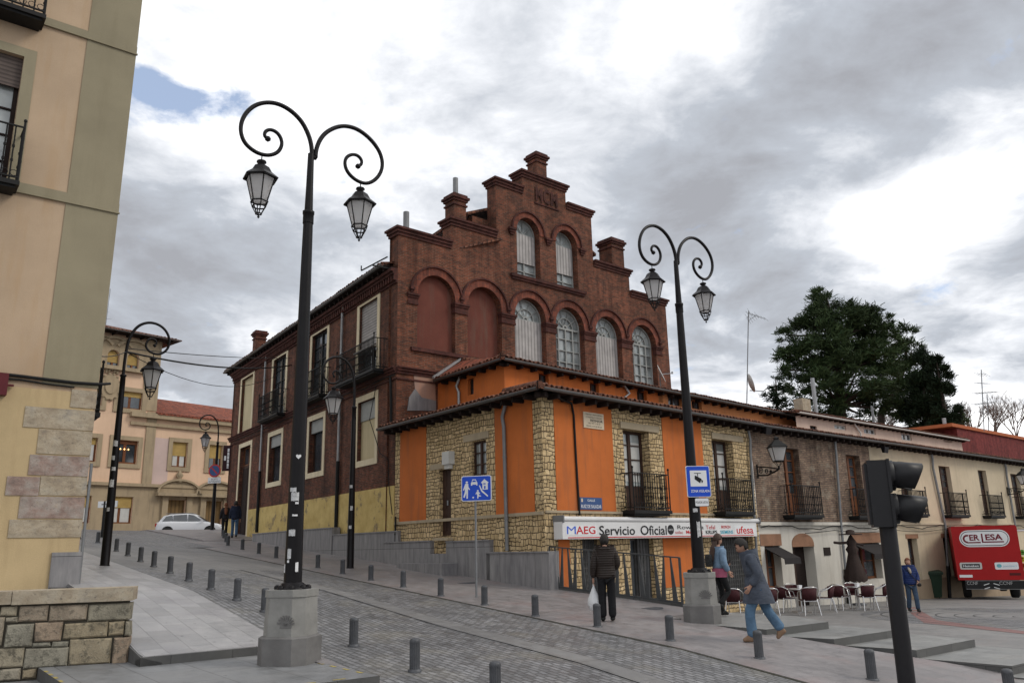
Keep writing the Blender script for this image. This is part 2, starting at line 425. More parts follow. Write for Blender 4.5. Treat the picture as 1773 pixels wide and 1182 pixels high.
M['red_band'] = slabs('red_paving_band', (.20, .10, .09), .3, .15, (.12, .05, .05), .15, (.18, .08, .07), .6, .4, .2)
M['soil'] = basic('far_ground', (.12, .11, .1), .9, .2, .3, .1)
M['asphalt'] = basic('asphalt', (.07, .07, .073), .8, .2, 1, .2)
M['yellow'] = basic('worn_yellow_paint', (.38, .30, .09), .7, .3, 12, .1)
M['olive'] = stucco('olive_render', (.285, .25, .17), (.19, .16, .1), .35, .5)
M['peach'] = stucco('peach_render', (.47, .35, .24), (.42, .27, .14), .5, .45)
M['cream_low'] = stucco('cream_lower_render', (.50, .38, .215), (.36, .26, .14), .6, .6)
M['far_peach'] = stucco('salmon_render', (.70, .49, .34), (.5, .34, .22), .3, .3)
M['far_pink'] = stucco('pale_lilac_repaint', (.55, .42, .38), (.5, .36, .28), .2, .3)
M['far_stone'] = stucco('sandstone', (.37, .29, .19), (.14, .115, .08), .6, .7)
M['white_wall'] = stucco('white_ground_floor_render', (.56, .53, .47), (.28, .25, .2), .45, .5)
M['cream_wall'] = stucco('cream_facade_render', (.56, .47, .335), (.34, .29, .22), .4, .5)
M['pebble'] = brick('pebble_and_brick_wall', (.27, .19, .13), (.16, .105, .075), (.12, .095, .08), w=.26, h=.075, ms=.014, dirt=.45, bump=.9, warp=.05, wsc=5, tone=((.30, .26, .2), .75))
M['pink_attic'] = stucco('pink_attic_render', (.60, .46, .38), (.35, .25, .2), .5, .6)
M['red_wall'] = brick('deep_red_brick', (.20, .032, .028), (.16, .026, .024), (.1, .03, .03), dirt=.3)
M['lintel'] = basic('brown_timber_lintel', (.26, .14, .085), .8, .25, 2, .2)
M['white_plastic'] = basic('white_sign_plastic', (.66, .66, .66), .45, .06, 2, .02)
M['red_text'] = basic('red_lettering', (.52, .03, .035), .5, .08, 2, 0)
M['blue_text'] = basic('blue_lettering', (.06, .13, .55), .5, .08, 2, 0)
M['cyan_text'] = basic('cyan_lettering', (.03, .35, .48), .5, .08, 2, 0)
M['black_text'] = basic('black_lettering', (.012, .012, .014), .5, .08, 2, 0)
M['sign_blue'] = basic('blue_sign_face', (.016, .075, .52), .35, .06, 2, 0)
M['plate_blue'] = basic('enamel_street_plate', (.045, .09, .22), .5, .15, 2, 0)
M['sign_white'] = basic('white_sign_face', (.72, .73, .74), .4, .05, 2, 0)
M['sign_red'] = basic('red_sign_rim', (.45, .03, .03), .4, .08, 2, 0)
M['lamp_glass'] = None
t = NT('frosted_lamp_glass'); tr = t.n('ShaderNodeBsdfTranslucent'); tr.inputs[0].default_value = (.95, .95, .96, 1); mx = t.n('ShaderNodeMixShader'); mx.inputs[0].default_value = .7
M['lamp_glass'] = t.done((.62, .62, .62), .4, 0, .4); t.l(t.b.outputs[0], mx.inputs[1]); t.l(tr.outputs[0], mx.inputs[2]); t.l(mx.outputs[0], t.out.inputs[0])
M['sticker'] = basic('torn_paper_sticker', (.5, .5, .5), .8, .4, 25, .1)
M['sticker_white'] = basic('white_sticker', (.72, .72, .72), .7, .1, 25, .1)
M['plaque'] = basic('cream_enamel_plaque', (.62, .52, .38), .5, .15, 3, .05)
def flat(name, col, rough=.6, metal=0.0, spec=.22, var=.1, scale=5, bump=.05): M[name] = basic(name, col, rough, var, scale, bump, metal, spec); return M[name]
# ------------------------------------------------------------------ camera, sky, sun
cam = bpy.data.cameras.new('camera'); cam.lens = FOC/1773*36; cam.sensor_width = 36; cam.clip_end = 3000; cam.clip_start = .05
camo = bpy.data.objects.new('camera', cam); COL.objects.link(camo); SC.camera = camo
camo.matrix_world = Matrix.Rotation(math.pi/2+PITCH, 4, 'X') @ Matrix.Rotation(-ROLL, 4, 'Z')
SC.view_settings.view_transform = 'Standard'; SC.view_settings.look = 'None'; SC.view_settings.gamma = 1; SC.view_settings.exposure = .32
SUN_AZ, SUN_EL = R_(98), R_(42)     # azimuth clockwise from +Y
w = bpy.data.worlds.new('World'); SC.world = w; w.use_nodes = True
nt = w.node_tree; nt.nodes.clear()
T = NT.__new__(NT); T.t = nt
out = T.n('ShaderNodeOutputWorld'); bg = T.n('ShaderNodeBackground'); T.l(bg.outputs[0], out.inputs[0]); bg.inputs[1].default_value = .1
sky = T.n('ShaderNodeTexSky'); sky.sky_type = 'NISHITA'; sky.sun_disc = False; sky.sun_elevation = SUN_EL; sky.sun_rotation = SUN_AZ
gen = T.n('ShaderNodeTexCoord').outputs['Generated']
sep = T.n('ShaderNodeSeparateXYZ'); T.l(gen, sep.inputs[0])
zz = T.math('ADD', T.math('MAXIMUM', sep.outputs[2], 0.0), .22)
cmb = T.n('ShaderNodeCombineXYZ'); T.l(T.math('DIVIDE', sep.outputs[0], zz), cmb.inputs[0]); T.l(T.math('DIVIDE', sep.outputs[1], zz), cmb.inputs[1]); cmb.inputs[2].default_value = 2.35
cv = cmb.outputs[0]
def spot(px, py, rad, amt):
    d = ray(px, py).normalized()
    x = T.n('ShaderNodeVectorMath', operation='DISTANCE'); T.l(gen, x.inputs[0]); x.inputs[1].default_value = d
    q = T.math('DIVIDE', x.outputs['Value'], rad)
    q = T.math('MULTIPLY', q, q)
    e = T.math('EXPONENT', T.math('MULTIPLY', q, -1.0))
    return T.math('MULTIPLY', e, amt)
def sumof(l):
    l = [x for x in l]
    a = l[0]
    for b in l[1:]: a = T.math('ADD', a, b)
    return a
wv = T.n('ShaderNodeVectorMath', operation='ADD'); T.l(cv, wv.inputs[0]); T.l(T.vmul(T.noise(cv, 1.3, 3, .5, 1), (.35, .35, .35)), wv.inputs[1])
n1 = T.noise(wv.outputs[0], 1.05, 9, .55)
n2 = T.noise(wv.outputs[0], 2.9, 8, .6)
dens = sumof([T.math('MULTIPLY', n1, .84), T.math('MULTIPLY', n2, .56), T.math('MULTIPLY', T.noise(wv.outputs[0], 7.5, 7, .6), .12), -.155,
    spot(1620, 90, .28, .14), spot(1330, 60, .25, .08), spot(1120, 260, .2, -.06), spot(950, 40, .12, .05), spot(760, 300, .2, -.05), spot(620, 150, .16, -.03), spot(420, 60, .2, .05), spot(820, 190, .06, .06), spot(1000, 60, .1, .04), spot(330, 480, .13, .15), spot(260, 60, .2, -.05),
    spot(1270, 330, .13, .03), spot(1480, 400, .14, -.16), spot(1280, 430, .12, .12), spot(1700, 520, .14, .07), spot(1650, 420, .08, -.08), spot(350, 240, .1, -.12), spot(1700, 660, .1, -.14), spot(820, 60, .25, .03)])
dens = T.math('ADD', T.math('MULTIPLY', T.math('SUBTRACT', dens, .56), 1.35), .54)
cloud = T.ramp(dens, [(.42, (11.6, 11.6, 11.6)), (.50, (9.9, 9.95, 10.1)), (.60, (7.2, 7.4, 7.8)), (.72, (4.4, 4.7, 5.2)), (.88, (3.3, 3.4, 3.7))])
hole = sumof([spot(228, 140, .03, .25), spot(262, 158, .026, .25), spot(300, 170, .026, .25), spot(340, 178, .026, .24), spot(385, 180, .028, .22), spot(425, 182, .024, .2), spot(530, 215, .05, .12), T.math('MULTIPLY', T.noise(wv.outputs[0], 5.5, 8, .62), 1.15)])
hm = T.ramp(hole, [(.74, (0, 0, 0)), (.92, (1, 1, 1))])
skyc = T.vmul(sky.outputs[0], (1.15, 1.15, 1.2))
blue = T.mix(.45, skyc, (5.6, 6.6, 8.4))
col = T.mix(hm, cloud, blue)
T.l(col, bg.inputs[0])
sl = bpy.data.lights.new('sun', 'SUN'); sl.energy = 1.1; sl.angle = R_(18); sl.color = (1, .93, .82)
so = bpy.data.objects.new('sun', sl); COL.objects.link(so)
sd = Vector((math.sin(SUN_AZ)*math.cos(SUN_EL), math.cos(SUN_AZ)*math.cos(SUN_EL), math.sin(SUN_EL)))
so.rotation_euler = (-sd).to_track_quat('-Z', 'Y').to_euler(); so.location = (0, 0, 60)
# ------------------------------------------------------------------ ground
def frange(a, b, n): return [a+(b-a)*i/n for i in range(n+1)]
def patch(name, s0, s1, c0, c1, dz, mat, ns=None, nc=None, skirt=0.0, zf=None, edge=None):
    ns = ns or max(1, int((s1-s0)/1.0)); nc = nc or max(1, int(abs((c1 if not callable(c1) else 3)-(c0 if not callable(c0) else 0))/1.0))
    mb = MB(); vs = []
    for s in frange(s0, s1, ns):
        a = c0(s) if callable(c0) else c0; b = c1(s) if callable(c1) else c1
        for k in range(nc+1):
            c = a+(b-a)*k/nc
            p = SO+SU*s+SW*c
            z = (zf(s, c) if zf else gz_sc(s, c))+dz
            vs.append((p.x, p.y, z))
    m = nc+1
    mb.add(vs, [(i*m+k, i*m+k+1, (i+1)*m+k+1, (i+1)*m+k) for i in range(ns) for k in range(nc)])
    if skirt:
        for idx in ([i*m for i in range(ns+1)], [i*m+nc for i in range(ns+1)], list(range(m)), [ns*m+k for k in range(m)]):
            pts = [vs[i] for i in idx]; n = len(pts)
            mb.add(pts+[(x, y, z-skirt) for x, y, z in pts], [(i, i+1, n+i+1, n+i) for i in range(n-1)])
    return struct(obj(name, mb, mat))
g = MB(); g.quad((-700, -300, -4.2), (900, -300, -4.2), (900, 1200, -4.2), (-700, 1200, -4.2)); struct(obj('ground', g, M['soil']))
KC = -.42; LC = -5.75
patch('hill', 4, 9.5, -8.2, 3.6, -.05, M['asphalt'], 5, 6, 4)
patch('hill', 9.5, 150, -70, 11, -.05, M['asphalt'], 70, 27, 4)
patch('pavement', .9, 9.5, -30, -7.9, 0, M['pave_light'], 8, 10, 1, zf=lambda s, c: -1.5)
patch('hill', -22, 4, LC, 1.5, -.05, M['asphalt'], 13, 6, 2)
patch('road', -22, 10.5, LC+.05, KC, .0, M['cobble'], 33, 6, .5)
patch('road', 10.5, 21.5, LC-.1, KC, .0, M['asphalt_stone'], 11, 6)
patch('road', 21.5, 60, -12, KC+1.4, .0, M['cobble'], 38, 6)
patch('road_gutter_strip', -22, 10.5, -2.62, -2.2, .012, M['asphalt_stone'], 33, 1)
patch('kerb', -22, 26, KC, KC+.05, .006, basic('mossy_kerb_joint', (.045, .045, .03), .9, .4, 8, .2), 48, 1)
patch('pavement', -22, -1.6, KC+.05, lambda s: 2.2+min(1.1, max(0, -s-4.1)*.3), .015, M['pave_pink'], 30, 4, .8)
patch('pavement', -1.6, 26, KC+.05, 3.62, .015, M['pave_pink'], 27, 4, .8)
patch('pavement', 26, 60, KC+1.5, 10, .04, M['pave_pink'], 34, 4, .5)
patch('pavement', 26, 60, 3.6, 12, -.012, M['pave_pink'], 30, 4, .5)
patch('pavement', -.78, .42, -7.86, LC+.05, .02, M['pave_light'], 4, 3, .5)
patch('pavement', .42, 9.4, -7.86, LC+.05, .02, M['pave_light'], 9, 4, .5)
patch('pavement', 9.4, 38, -30, LC+.05, .02, M['pave_light'], 31, 12, .5)
patch('pavement', -22, -.5, -5.9, LC+.05, .018, M['pave_pink'], 22, 1, .5)
patch('plaza', -22, 26, 2.6, 90, 0, M['plaza'], 24, 44, .4, zf=plaza_z)
# P1 platform, lower step, upper kerb riser
def slab_sc(name, pts, z, h, mat, rmat=None, uneven=0):
    bot = [P_sc(s, c, z=z-h) for s, c in pts]; top = [P_sc(s, c, z=z) for s, c in pts]
    n = len(pts)
    mb = MB(); mb.add(top, [tuple(range(n))])
    a = struct(obj(name, mb, mat))
    mr = MB(); mr.add([Vector(p)-Vector((0, 0, .002)) for p in top]+bot, [(i, (i+1) % n, n+(i+1) % n, n+i) for i in range(n)])
    b = obj('riser', mr, rmat or M['riser'], a)
    return a
def edge_px(px, py, z): return sc_of(atz(px, py, z))
p1 = slab_sc('platform', [(-4.08, -5.82), (-4.02, -9.02), (.6, -9.02), (.6, -5.82)], -1.55, .5, M['pave_grey'])
slab_sc('platform', [(-8, -5.9), (-8, -20), (.9, -20), (.9, -9.0)], -1.72, .5, M['pave_grey'])
# dark kerb riser of the upper pavement (stands .13 m above the platform)
ka = MB()
for (s0, c0), (s1, c1) in (((-.80, -5.7), (-.80, -7.90)), ((-.80, -7.9), (.40, -7.90))):
    a = P_sc(s0, c0, z=-1.9); b = P_sc(s1, c1, z=-1.9); za = gz_sc(s0, c0)+.03; zb = gz_sc(s1, c1)+.03
    ka.bar(a+Vector((0, 0, .0)), b, .01, .01)
    d = (b-a).normalized(); n = Vector((-d.y, d.x, 0))*.3
    if abs(s1-s0) < .1 and n.dot(SU) < 0: n = -n
    if abs(s1-s0) > .1 and n.dot(SW) < 0: n = -n
    q = [a, b, b+n, a+n]; ka.hull(q, [Vector((p.x, p.y, gz_sc(*sc_of(p))+(.012 if i_ < 2 else -.08))) for i_, p in enumerate(q)])
struct(obj('kerb', ka, M['riser']))
def dashes(pts, z, parent, n, w=.045, l=.17, gap=.22, jit=0):
    mb = MB()
    for (a, b) in pts:
        A = P_sc(*a, z=z); B = P_sc(*b, z=z); L = (B-A).length; d = (B-A)/L; nn = Vector((-d.y, d.x, 0)); q = 0
        while q+l < L:
            p = A+d*q; r = A+d*(q+l); mb.quad(p+nn*w, p-nn*0, r-nn*0, r+nn*w); q += l+gap
    o = obj('edge_marking', mb, M['yellow'], parent)
dashes([((-4.0, -7.2), (-4.02, -5.9)), ((-1.6, -5.92), (-3.9, -5.9)), ((-3.5, -8.98), (.0, -8.98))], -1.546, p1, 0)
# right hand tiers
T_ = [('A', -1.58, [(1168, 1076), (1327, 1089), (1434, 1075.7), (1386, 1066), (1300, 1063)]),
      ('B', -1.71, [(1310, 1100), (1443.8, 1105.7), (1546.4, 1090.3), (1460, 1078)]),
      ('C', -1.84, [(1420, 1115), (1586.7, 1124.8), (1687.3, 1106.2), (1580, 1094)]),
      ('D', -1.97, [(1560, 1137), (1752, 1152), (1850, 1130), (1740, 1108)]),
      ('E', -2.10, [(1720, 1168), (1900, 1185), (2000, 1150), (1800, 1130)])]
for k, z, px in T_:
    pts = [edge_px(x, y, z) for x, y in px]
    if k == 'A': pts = [(-1.9, 2.14), pts[1], pts[2], (-3.0, 4.7), (-.75, 4.6), (-.75, 2.6)]
    elif k != 'A':
        pts = [(pts[0][0]+1.2, pts[0][1]-.1 if k != 'B' else 2.0), pts[1], pts[2], (pts[2][0]+1.4, pts[2][1]+.1), (pts[0][0]+1.9, pts[2][1]+.1)]
    slab_sc('terrace_step', pts, z, .55, M['pave_tier'])
# thin first step left of the pedestal
slab_sc('terrace_step', [(-1.35, 1.55), (-2.1, 2.1), (-.8, 2.75), (-.55, 2.4)], -1.50, .3, M['pave_tier'])
# red brick band and setts circle on the plaza
def plaza_poly(name, pxs, mat, dz=.006, width=None):
    pts = [hit_plaza(x, y) for x, y in pxs]; mb = MB()
    n = len(pts)//2
    mb.add([p+Vector((0, 0, dz)) for p in pts], [(i, i+1, n+i+1, n+i) for i in range(n-1)])
    return struct(obj(name, mb, mat))
plaza_poly('paving_band', [(1569, 1052), (1578, 1062), (1600, 1078), (1640, 1082), (1700, 1089), (1773, 1097), (1860, 1107)] + [(1583, 1050), (1600, 1060), (1622, 1073), (1655, 1077.5), (1705, 1084), (1773, 1092), (1860, 1101)], M['red_band'])
cc = hit_plaza(1790, 1068); mb = MB()
for i in range(1, 9):
    r0 = i*.5; N = 64
    ring = [(cc.x+math.cos(2*math.pi*k/N)*r, cc.y+math.sin(2*math.pi*k/N)*r) for r in (r0, r0+.035) for k in range(N)]
    vs = [(x, y, plaza_z(*sc_of((x, y)))+.008) for x, y in ring]
    mb.add(vs, [(k, (k+1) % N, N+(k+1) % N, N+k) for k in range(N)])
struct(obj('paving_joint_rings', mb, M['asphalt']))
mb = MB(); N = 64
vs = [Vector((cc.x+math.cos(2*math.pi*k/N)*4.6, cc.y+math.sin(2*math.pi*k/N)*4.6, 0)) for k in range(N)]
mb.add([(v.x, v.y, plaza_z(*sc_of(v))+.004) for v in vs], [tuple(range(N))])
struct(obj('setts_circle', mb, M['cobble']))
# ------------------------------------------------------------------ facade frames
Cor = ray(946, 990)*22.4
DR = ray(2362, 906); D2 = ray(2551, 907)
OL = Fac(Cor, SU); ORF = Fac(Cor, DR)
uL = OL.u(684, 840)
PB = OL.pt(uL, 0)
FA = Fac(PB, ray(-82, 968)); G = Fac(PB, ray(2560, 907))
uR = ORF.u(1312, 900)
BR = Fac(ORF.pt(uR, 0), D2)
def rpoly(r, grow=0.0):
    u0, u1, z0, z1 = r; g = grow
    return [(u0-g, z0-g), (u1+g, z0-g), (u1+g, z1+g), (u0-g, z1+g)]
def arch(u0, u1, z0, zs, n=14, rise=None):
    r = (u1-u0)/2; c = (u0+u1)/2; rise = rise or r
    return [(u0, z0), (u1, z0)]+[(c+r*math.cos(math.pi*k/n), zs+rise*math.sin(math.pi*k/n)) for k in range(n+1)]
def surround(F, r, w, p, o0, o1, mat=None, bottom=True, name='surround'):
    u0, u1, z0, z1 = r; mb = MB()
    mb.fbox(F, u0, u0+w, z0, z1, o0, o1); mb.fbox(F, u1-w, u1, z0, z1, o0, o1); mb.fbox(F, u0+w, u1-w, z1-w, z1, o0, o1)
    if bottom: mb.fbox(F, u0+w, u1-w, z0, z0+w, o0, o1)
    return obj(name, mb, mat or M['cream_surround'], p)
def casement(F, r, off, p, fmat, gmat=None, cols=2, rows=3, fw=.07, name='window', solid=0.0, curt=False):
    # framed glazing recessed in its opening; solid = share of the height that is a wooden panel
    u0, u1, z0, z1 = r; mb = MB(); d = .06
    mb.fbox(F, u0, u0+fw, z0, z1, off-d, off); mb.fbox(F, u1-fw, u1, z0, z1, off-d, off)
    mb.fbox(F, u0+fw, u1-fw, z1-fw, z1, off-d, off); mb.fbox(F, u0+fw, u1-fw, z0, z0+fw, off-d, off)
    um = (u0+u1)/2
    for k in range(1, cols):
        x = u0+(u1-u0)*k/cols; hw = fw*.75 if cols == 2 else fw*.4
        mb.fbox(F, x-hw, x+hw, z0+fw, z1-fw, off-d, off+.006)
    zb = z0+(z1-z0)*solid
    for k in range(1, rows):
        z = zb+(z1-zb)*k/rows; mb.fbox(F, u0+fw, u1-fw, z-.018, z+.018, off-d+.01, off-.006)
    if solid: mb.fbox(F, u0+fw, u1-fw, z0+fw, zb, off-.05, off-.02); mb.fbox(F, u0+fw, u1-fw, zb, zb+.07, off-d, off-.003)
    o = obj(name, mb, fmat, p)
    pg = MB(); pg.fbox(F, u0+fw*.6, u1-fw*.6, zb+.01, z1-fw*.6, off-d-.012, off-d+.008); obj('pane', pg, gmat or M['glass'], o)
    if curt:
        pc = MB(); w_ = (u1-u0)
        for a, b in ((u0+fw*1.2, um-w_*.06), (um+w_*.06, u1-fw*1.2)): pc.fbox(F, a, b, zb+.2, z0+(z1-z0)*.86, off-d+.009, off-d+.02)
        obj('curtain', pc, M['curtain'], o)
    return o
def balcony(F, u0, u1, zf, zt, proj, p, n=18, slab=.1, scroll=True, knob=False, bulge=0, slabmat=None, name='balcony'):
    mb = MB(); mb.fbox(F, u0, u1, zf-slab, zf, 0.002, proj); mb.fbox(F, u0+.06, u1-.06, zf-slab-.06, zf-slab, .002, proj-.06)
    o = obj(name, mb, slabmat or M['ironwork'], p)
    r = MB(); w = .028; e = .04
    a, b, q = u0+e, u1-e, proj-e
    for z in (zt, zf+.08):
        r.bar(F.pt(a, z, q), F.pt(b, z, q), w*1.5, w); r.bar(F.pt(a, z, 0), F.pt(a, z, q), w*1.5, w); r.bar(F.pt(b, z, 0), F.pt(b, z, q), w*1.5, w)
    def bal(x, o_):
        r.bar(F.pt(x, zf, o_), F.pt(x, zt, o_), w*.8, w*.8)
        for zz_ in (zf+(zt-zf)*.36, zf+(zt-zf)*.62):
            P = F.pt(x, zz_, o_); k = .02
            r.box(P.x-k, P.x+k, P.y-k, P.y+k, P.z-.03, P.z+.03)
    for k in range(n+1): bal(a+(b-a)*k/n, q)
    m = max(2, int(proj/((u1-u0)/n)))
    for k in range(1, m):
        bal(a, q*k/m); bal(b, q*k/m)
    for x in (a, b):
        r.bar(F.pt(x, zf-.02, q), F.pt(x, zt+.12, q), .035, .035); P = F.pt(x, zt+.16, q); r.lathe([(.001, -.05), (.035, -.02), (.035, .02), (.001, .05)], 8, P)
    if scroll:
        k = int((b-a)/.17)
        for i in range(k):
            cx_ = a+(b-a)*(i+.5)/k; rr = .07
            r.tube([F.pt(cx_+rr*math.cos(t_/8*2*math.pi), zf+.17+rr*math.sin(t_/8*2*math.pi), q) for t_ in range(9)], .009, 4, False)
        for i in range(int(proj/.2)):
            for x in (a, b): r.tube([F.pt(x, zf+.17+.07*math.sin(t_/8*2*math.pi), .12+i*.2+.07*math.cos(t_/8*2*math.pi)) for t_ in range(9)], .009, 4, False)
    obj('railing', r, M['ironwork'], o)
    return o
def pipe(F, pts, r, p, mat, mat2=None, zsplit=None, off=.1, name='downpipe'):
    P = [F.pt(u, z, off if not isinstance(q, tuple) else q[1]) for (u, z), q in zip(pts, [None]*len(pts))]
    mb = MB(); mb.tube(P, r, 8)
    z = P[0].z
    for q in P[1:]: pass
    lo = P[-1]; hi = P[-2]
    n = max(1, int((hi.z-lo.z)/1.6))
    for k in range(n):
        c = lo.lerp(hi, (k+.5)/n); mb.lathe([(r+.014, -.02), (r+.014, .02)], 8, c); 
    o = obj(name, mb, mat, p)
    if mat2 is not None:
        m2 = MB(); c = lo.lerp(hi, max(0, min(1, (zsplit-lo.z)/(hi.z-lo.z)))); m2.tube([lo, c], r+.02, 10); obj('cast_iron_shoe', m2, mat2, o)
    return o
def eaves(F, u0, u1, z, proj, p, raft=.55, tiles=True, tmat=None, gut=True, rh=.14, tstep=.22, gmat=None, drop=.12):
    # rafters, boarding, gutter and the row of tile ends over a facade
    a, b = min(u0, u1), max(u0, u1)
    mb = MB(); mb.fbox(F, a, b, z-.03, z+.0, -.2, proj-.04)
    n = int((b-a)/raft)
    for k in range(n+1):
        u = a+(b-a)*(k+.5)/(n+1); mb.fbox(F, u-.05, u+.05, z-.03-rh, z-.031, 0, proj-.14)
    obj('eaves_timber', mb, M['wood_dark'], p)
    if gut:
        g_ = MB(); N = 7; rr = .075
        prof = [(proj+rr*math.cos(math.pi+math.pi*k/N), z+.03+rr*math.sin(math.pi+math.pi*k/N)) for k in range(N+1)]
        prof += [(proj+(rr-.012)*math.cos(2*math.pi-math.pi*k/N), z+.03+(rr-.012)*math.sin(2*math.pi-math.pi*k/N)) for k in range(N+1)]
        m = len(prof)
        g_.add([F.pt(a, zz_, o_) for o_, zz_ in prof]+[F.pt(b, zz_, o_) for o_, zz_ in prof], [(i, (i+1) % m, m+(i+1) % m, m+i) for i in range(m)]+[tuple(range(m)), tuple(range(m, 2*m))], True)
        obj('gutter', g_, gmat or M['gutter'], p)
    if tiles:
        t_ = MB(); n = int((b-a)/tstep); rnd = random.Random(int(abs(a*100+z*10)))
        for k in range(n):
            u = a+tstep*(k+.5); dz = rnd.uniform(-.012, .012); L0 = proj+.03+rnd.uniform(-.02, .02); vs = []
            for o_, zz_ in ((L0, z+.075), (L0-.42, z+.075+.42*TAN)):
                for q in range(6): vs.append(F.pt(u+.095*math.cos(math.pi*q/5), zz_+dz+.07*math.sin(math.pi*q/5), o_))
                for q in range(6): vs.append(F.pt(u+.075*math.cos(math.pi*(5-q)/5), zz_+dz-.005+.052*math.sin(math.pi*(5-q)/5), o_))
            t_.add(vs, [(i, (i+1) % 12, 12+(i+1) % 12, 12+i) for i in range(12)]+[tuple(range(12))])
        obj('eave_tiles', t_, tmat or M['tile'], p)
TAN = .18
def roof_quad(p, pts, mat, th=.08, name='roof'):
    mb = MB(); pts = [Vector(q) for q in pts]
    mb.hull([q-Vector((0, 0, th)) for q in pts], pts); return obj(name, mb, mat, p)
# ================================================================== orange corner house
zE = OL.z(937, 670, .55)                       # eaves height
H = thing('corner_house', 'orange rendered corner house with rubble stone cladding, dark eaves and shop sign', 'house', (Cor.x, Cor.y, -2.1))
zg = -2.9
def bpx(F, x, y, off=0): return F.px(x, y, off)
# left face
doorL = OL.rect(761, 781, 812, 927, 'm'); winL = OL.rect(817, 842, 763, 823, 'm')
wl = MB(); wl.poly(OL, [(0, zg), (uL, zg), (uL, zE), (0, zE)], [rpoly(doorL), rpoly(winL)], 0, .16)
obj('left_wall', wl, M['clad'], H)
zpl = OL.z(800, 896)    # top of stone base
for xl, xr in ((693, 738), (859, 925.5)):
    pn = MB(); pn.fbox(OL, min(OL.u(xl, 840), OL.u(xr, 840)), max(OL.u(xl, 840), OL.u(xr, 840)), zpl+.02, zE-.031, -.02, .02)
    obj('render_panel', pn, M['orange'], H)
sb = MB(); sb.fbox(OL, 0.03, uL-.05, zpl-.07, zpl+.02, 0, .05); obj('string_course', sb, M['limestone'], H); sb = MB()
r2 = (OL.u(847, 755), OL.u(804, 755), OL.z(824, 762), OL.z(824, 750))
sb.fbox(OL, r2[0], r2[1], r2[2], r2[3], 0, .045); obj('stone_lintel', sb, M['limestone'], H); sb = MB(); r3 = (OL.u(781, 805), OL.u(746.6, 805), OL.z(764, 811.5), OL.z(764, 802)); sb.fbox(OL, r3[0], r3[1], r3[2], r3[3], 0, .045)
obj('stone_lintel', sb, M['limestone'], H)
casement(OL, winL, -.09, H, M['wood_door'], M['glass_light'], 2, 3, .06)
d = MB(); d.fbox(OL, doorL[0], doorL[1], doorL[2], doorL[3], -.18, -.13)
for k in range(2):
    a = doorL[0]+.1+k*(doorL[1]-doorL[0])/2; b = a+(doorL[1]-doorL[0])/2-.18
    for q in range(3): z0 = doorL[2]+.15+q*(doorL[3]-doorL[2])/3; d.fbox(OL, a, b, z0, z0+(doorL[3]-doorL[2])/3-.2, -.13, -.115)
od = obj('door', d, M['wood_door'], H); hd = MB(); hd.fbox(OL, (doorL[0]+doorL[1])/2-.02, (doorL[0]+doorL[1])/2+.02, doorL[2]+.95, doorL[2]+1.1, -.115, -.08); obj('handle', hd, M['pipe_light'], od)
bx = MB(); b_ = OL.rect(775, 787, 782, 804); bx.fbox(OL, *b_, 0, .22); bx.fbox(OL, b_[0]+.05, b_[1]-.05, b_[2]-.14, b_[2], .04, .16); obj('meter_box', bx, M['white_paint'], H)
pipe(OL, [(OL.u(855, 693, .55), zE-.02), (OL.u(860, 712, .3), zE-.45), (OL.u(872, 722, .1), zE-.75), (OL.u(876, 850, .1), OL.z(878, 953, .1))], .055, H, M['pipe'])
pipe(OL, [(uL-.25, zpl+.2), (uL-.25, OL.z(687, 945, .1)-.2)], .03, H, M['ironwork'])
# right face
dR1 = ORF.rect(1082, 1127, 745, 883, 'm'); dR2 = ORF.rect(1237, 1273, 762, 885, 'm')
zb = ORF.z(1040, 1075)
zb = -2.15
gd = [ORF.rect(1009.6, 1043, 934, 1020), ORF.rect(1093, 1134, 934, 1020), ORF.rect(1234, 1306, 934, 1010)]
gd = [(a, b, -2.1, ORF.z(1100, 932)) for a, b, c, dd in gd]
wr = MB(); wr.poly(ORF, [(0, zg), (uR, zg), (uR, zE), (0, zE)], [rpoly(dR1), rpoly(dR2)]+[rpoly(q) for q in gd], 0, .35)
obj('right_wall', wr, M['clad'], H)
zq0, zq1 = ORF.z(1014, 884), zE-.031
def bpan(ua, ub, z0, z1):
    pn = MB(); pn.fbox(ORF, ua, ub, z0, z1, -.02, .02); obj('render_panel', pn, M['orange'], H)
def upan(xl, xr, z0, z1): bpan(ORF.u(xl, 820), ORF.u(xr, 820), z0, z1)
upan(962, 1063, ORF.z(1014, 884), zq1); upan(1151, 1219, ORF.z(1187, 888), zq1)
zs = ORF.z(1100, 930)
bpan(ORF.u(968, 980), ORF.u(987, 980), -2.1, zs); bpan(ORF.u(1150, 980), ORF.u(1200, 980), -1.35, zs)
for x0, x1, yt, yb in ((1073, 1139, 734, 745), (1230, 1283, 752, 762)):
    xm = (x0+x1)/2; li = MB(); li.fbox(ORF, ORF.u(x0, 740), ORF.u(x1, 740), ORF.z(xm, yb), ORF.z(xm, yt), 0, .045); obj('stone_lintel', li, M['limestone'], H)
li = MB(); li.fbox(ORF, .03, uR-.02, ORF.z(1100, 890)-.0, ORF.z(1100, 886), 0, .05)
obj('string_course', li, M['limestone'], H)
for q in (dR1, dR2): casement(ORF, q, -.3, H, M['wood_door'], M['glass_light'], 2, 4, .09, 'balcony_door', .28, True)
for q, (xa, xb, y0, y1) in ((dR1, (1079, 1166, 822, 888)), (dR2, (1236, 1310, 831, 890))):
    balcony(ORF, q[0]-.28, q[1]+.30, q[2]-.02, q[2]+1.08, .5, H, 15)
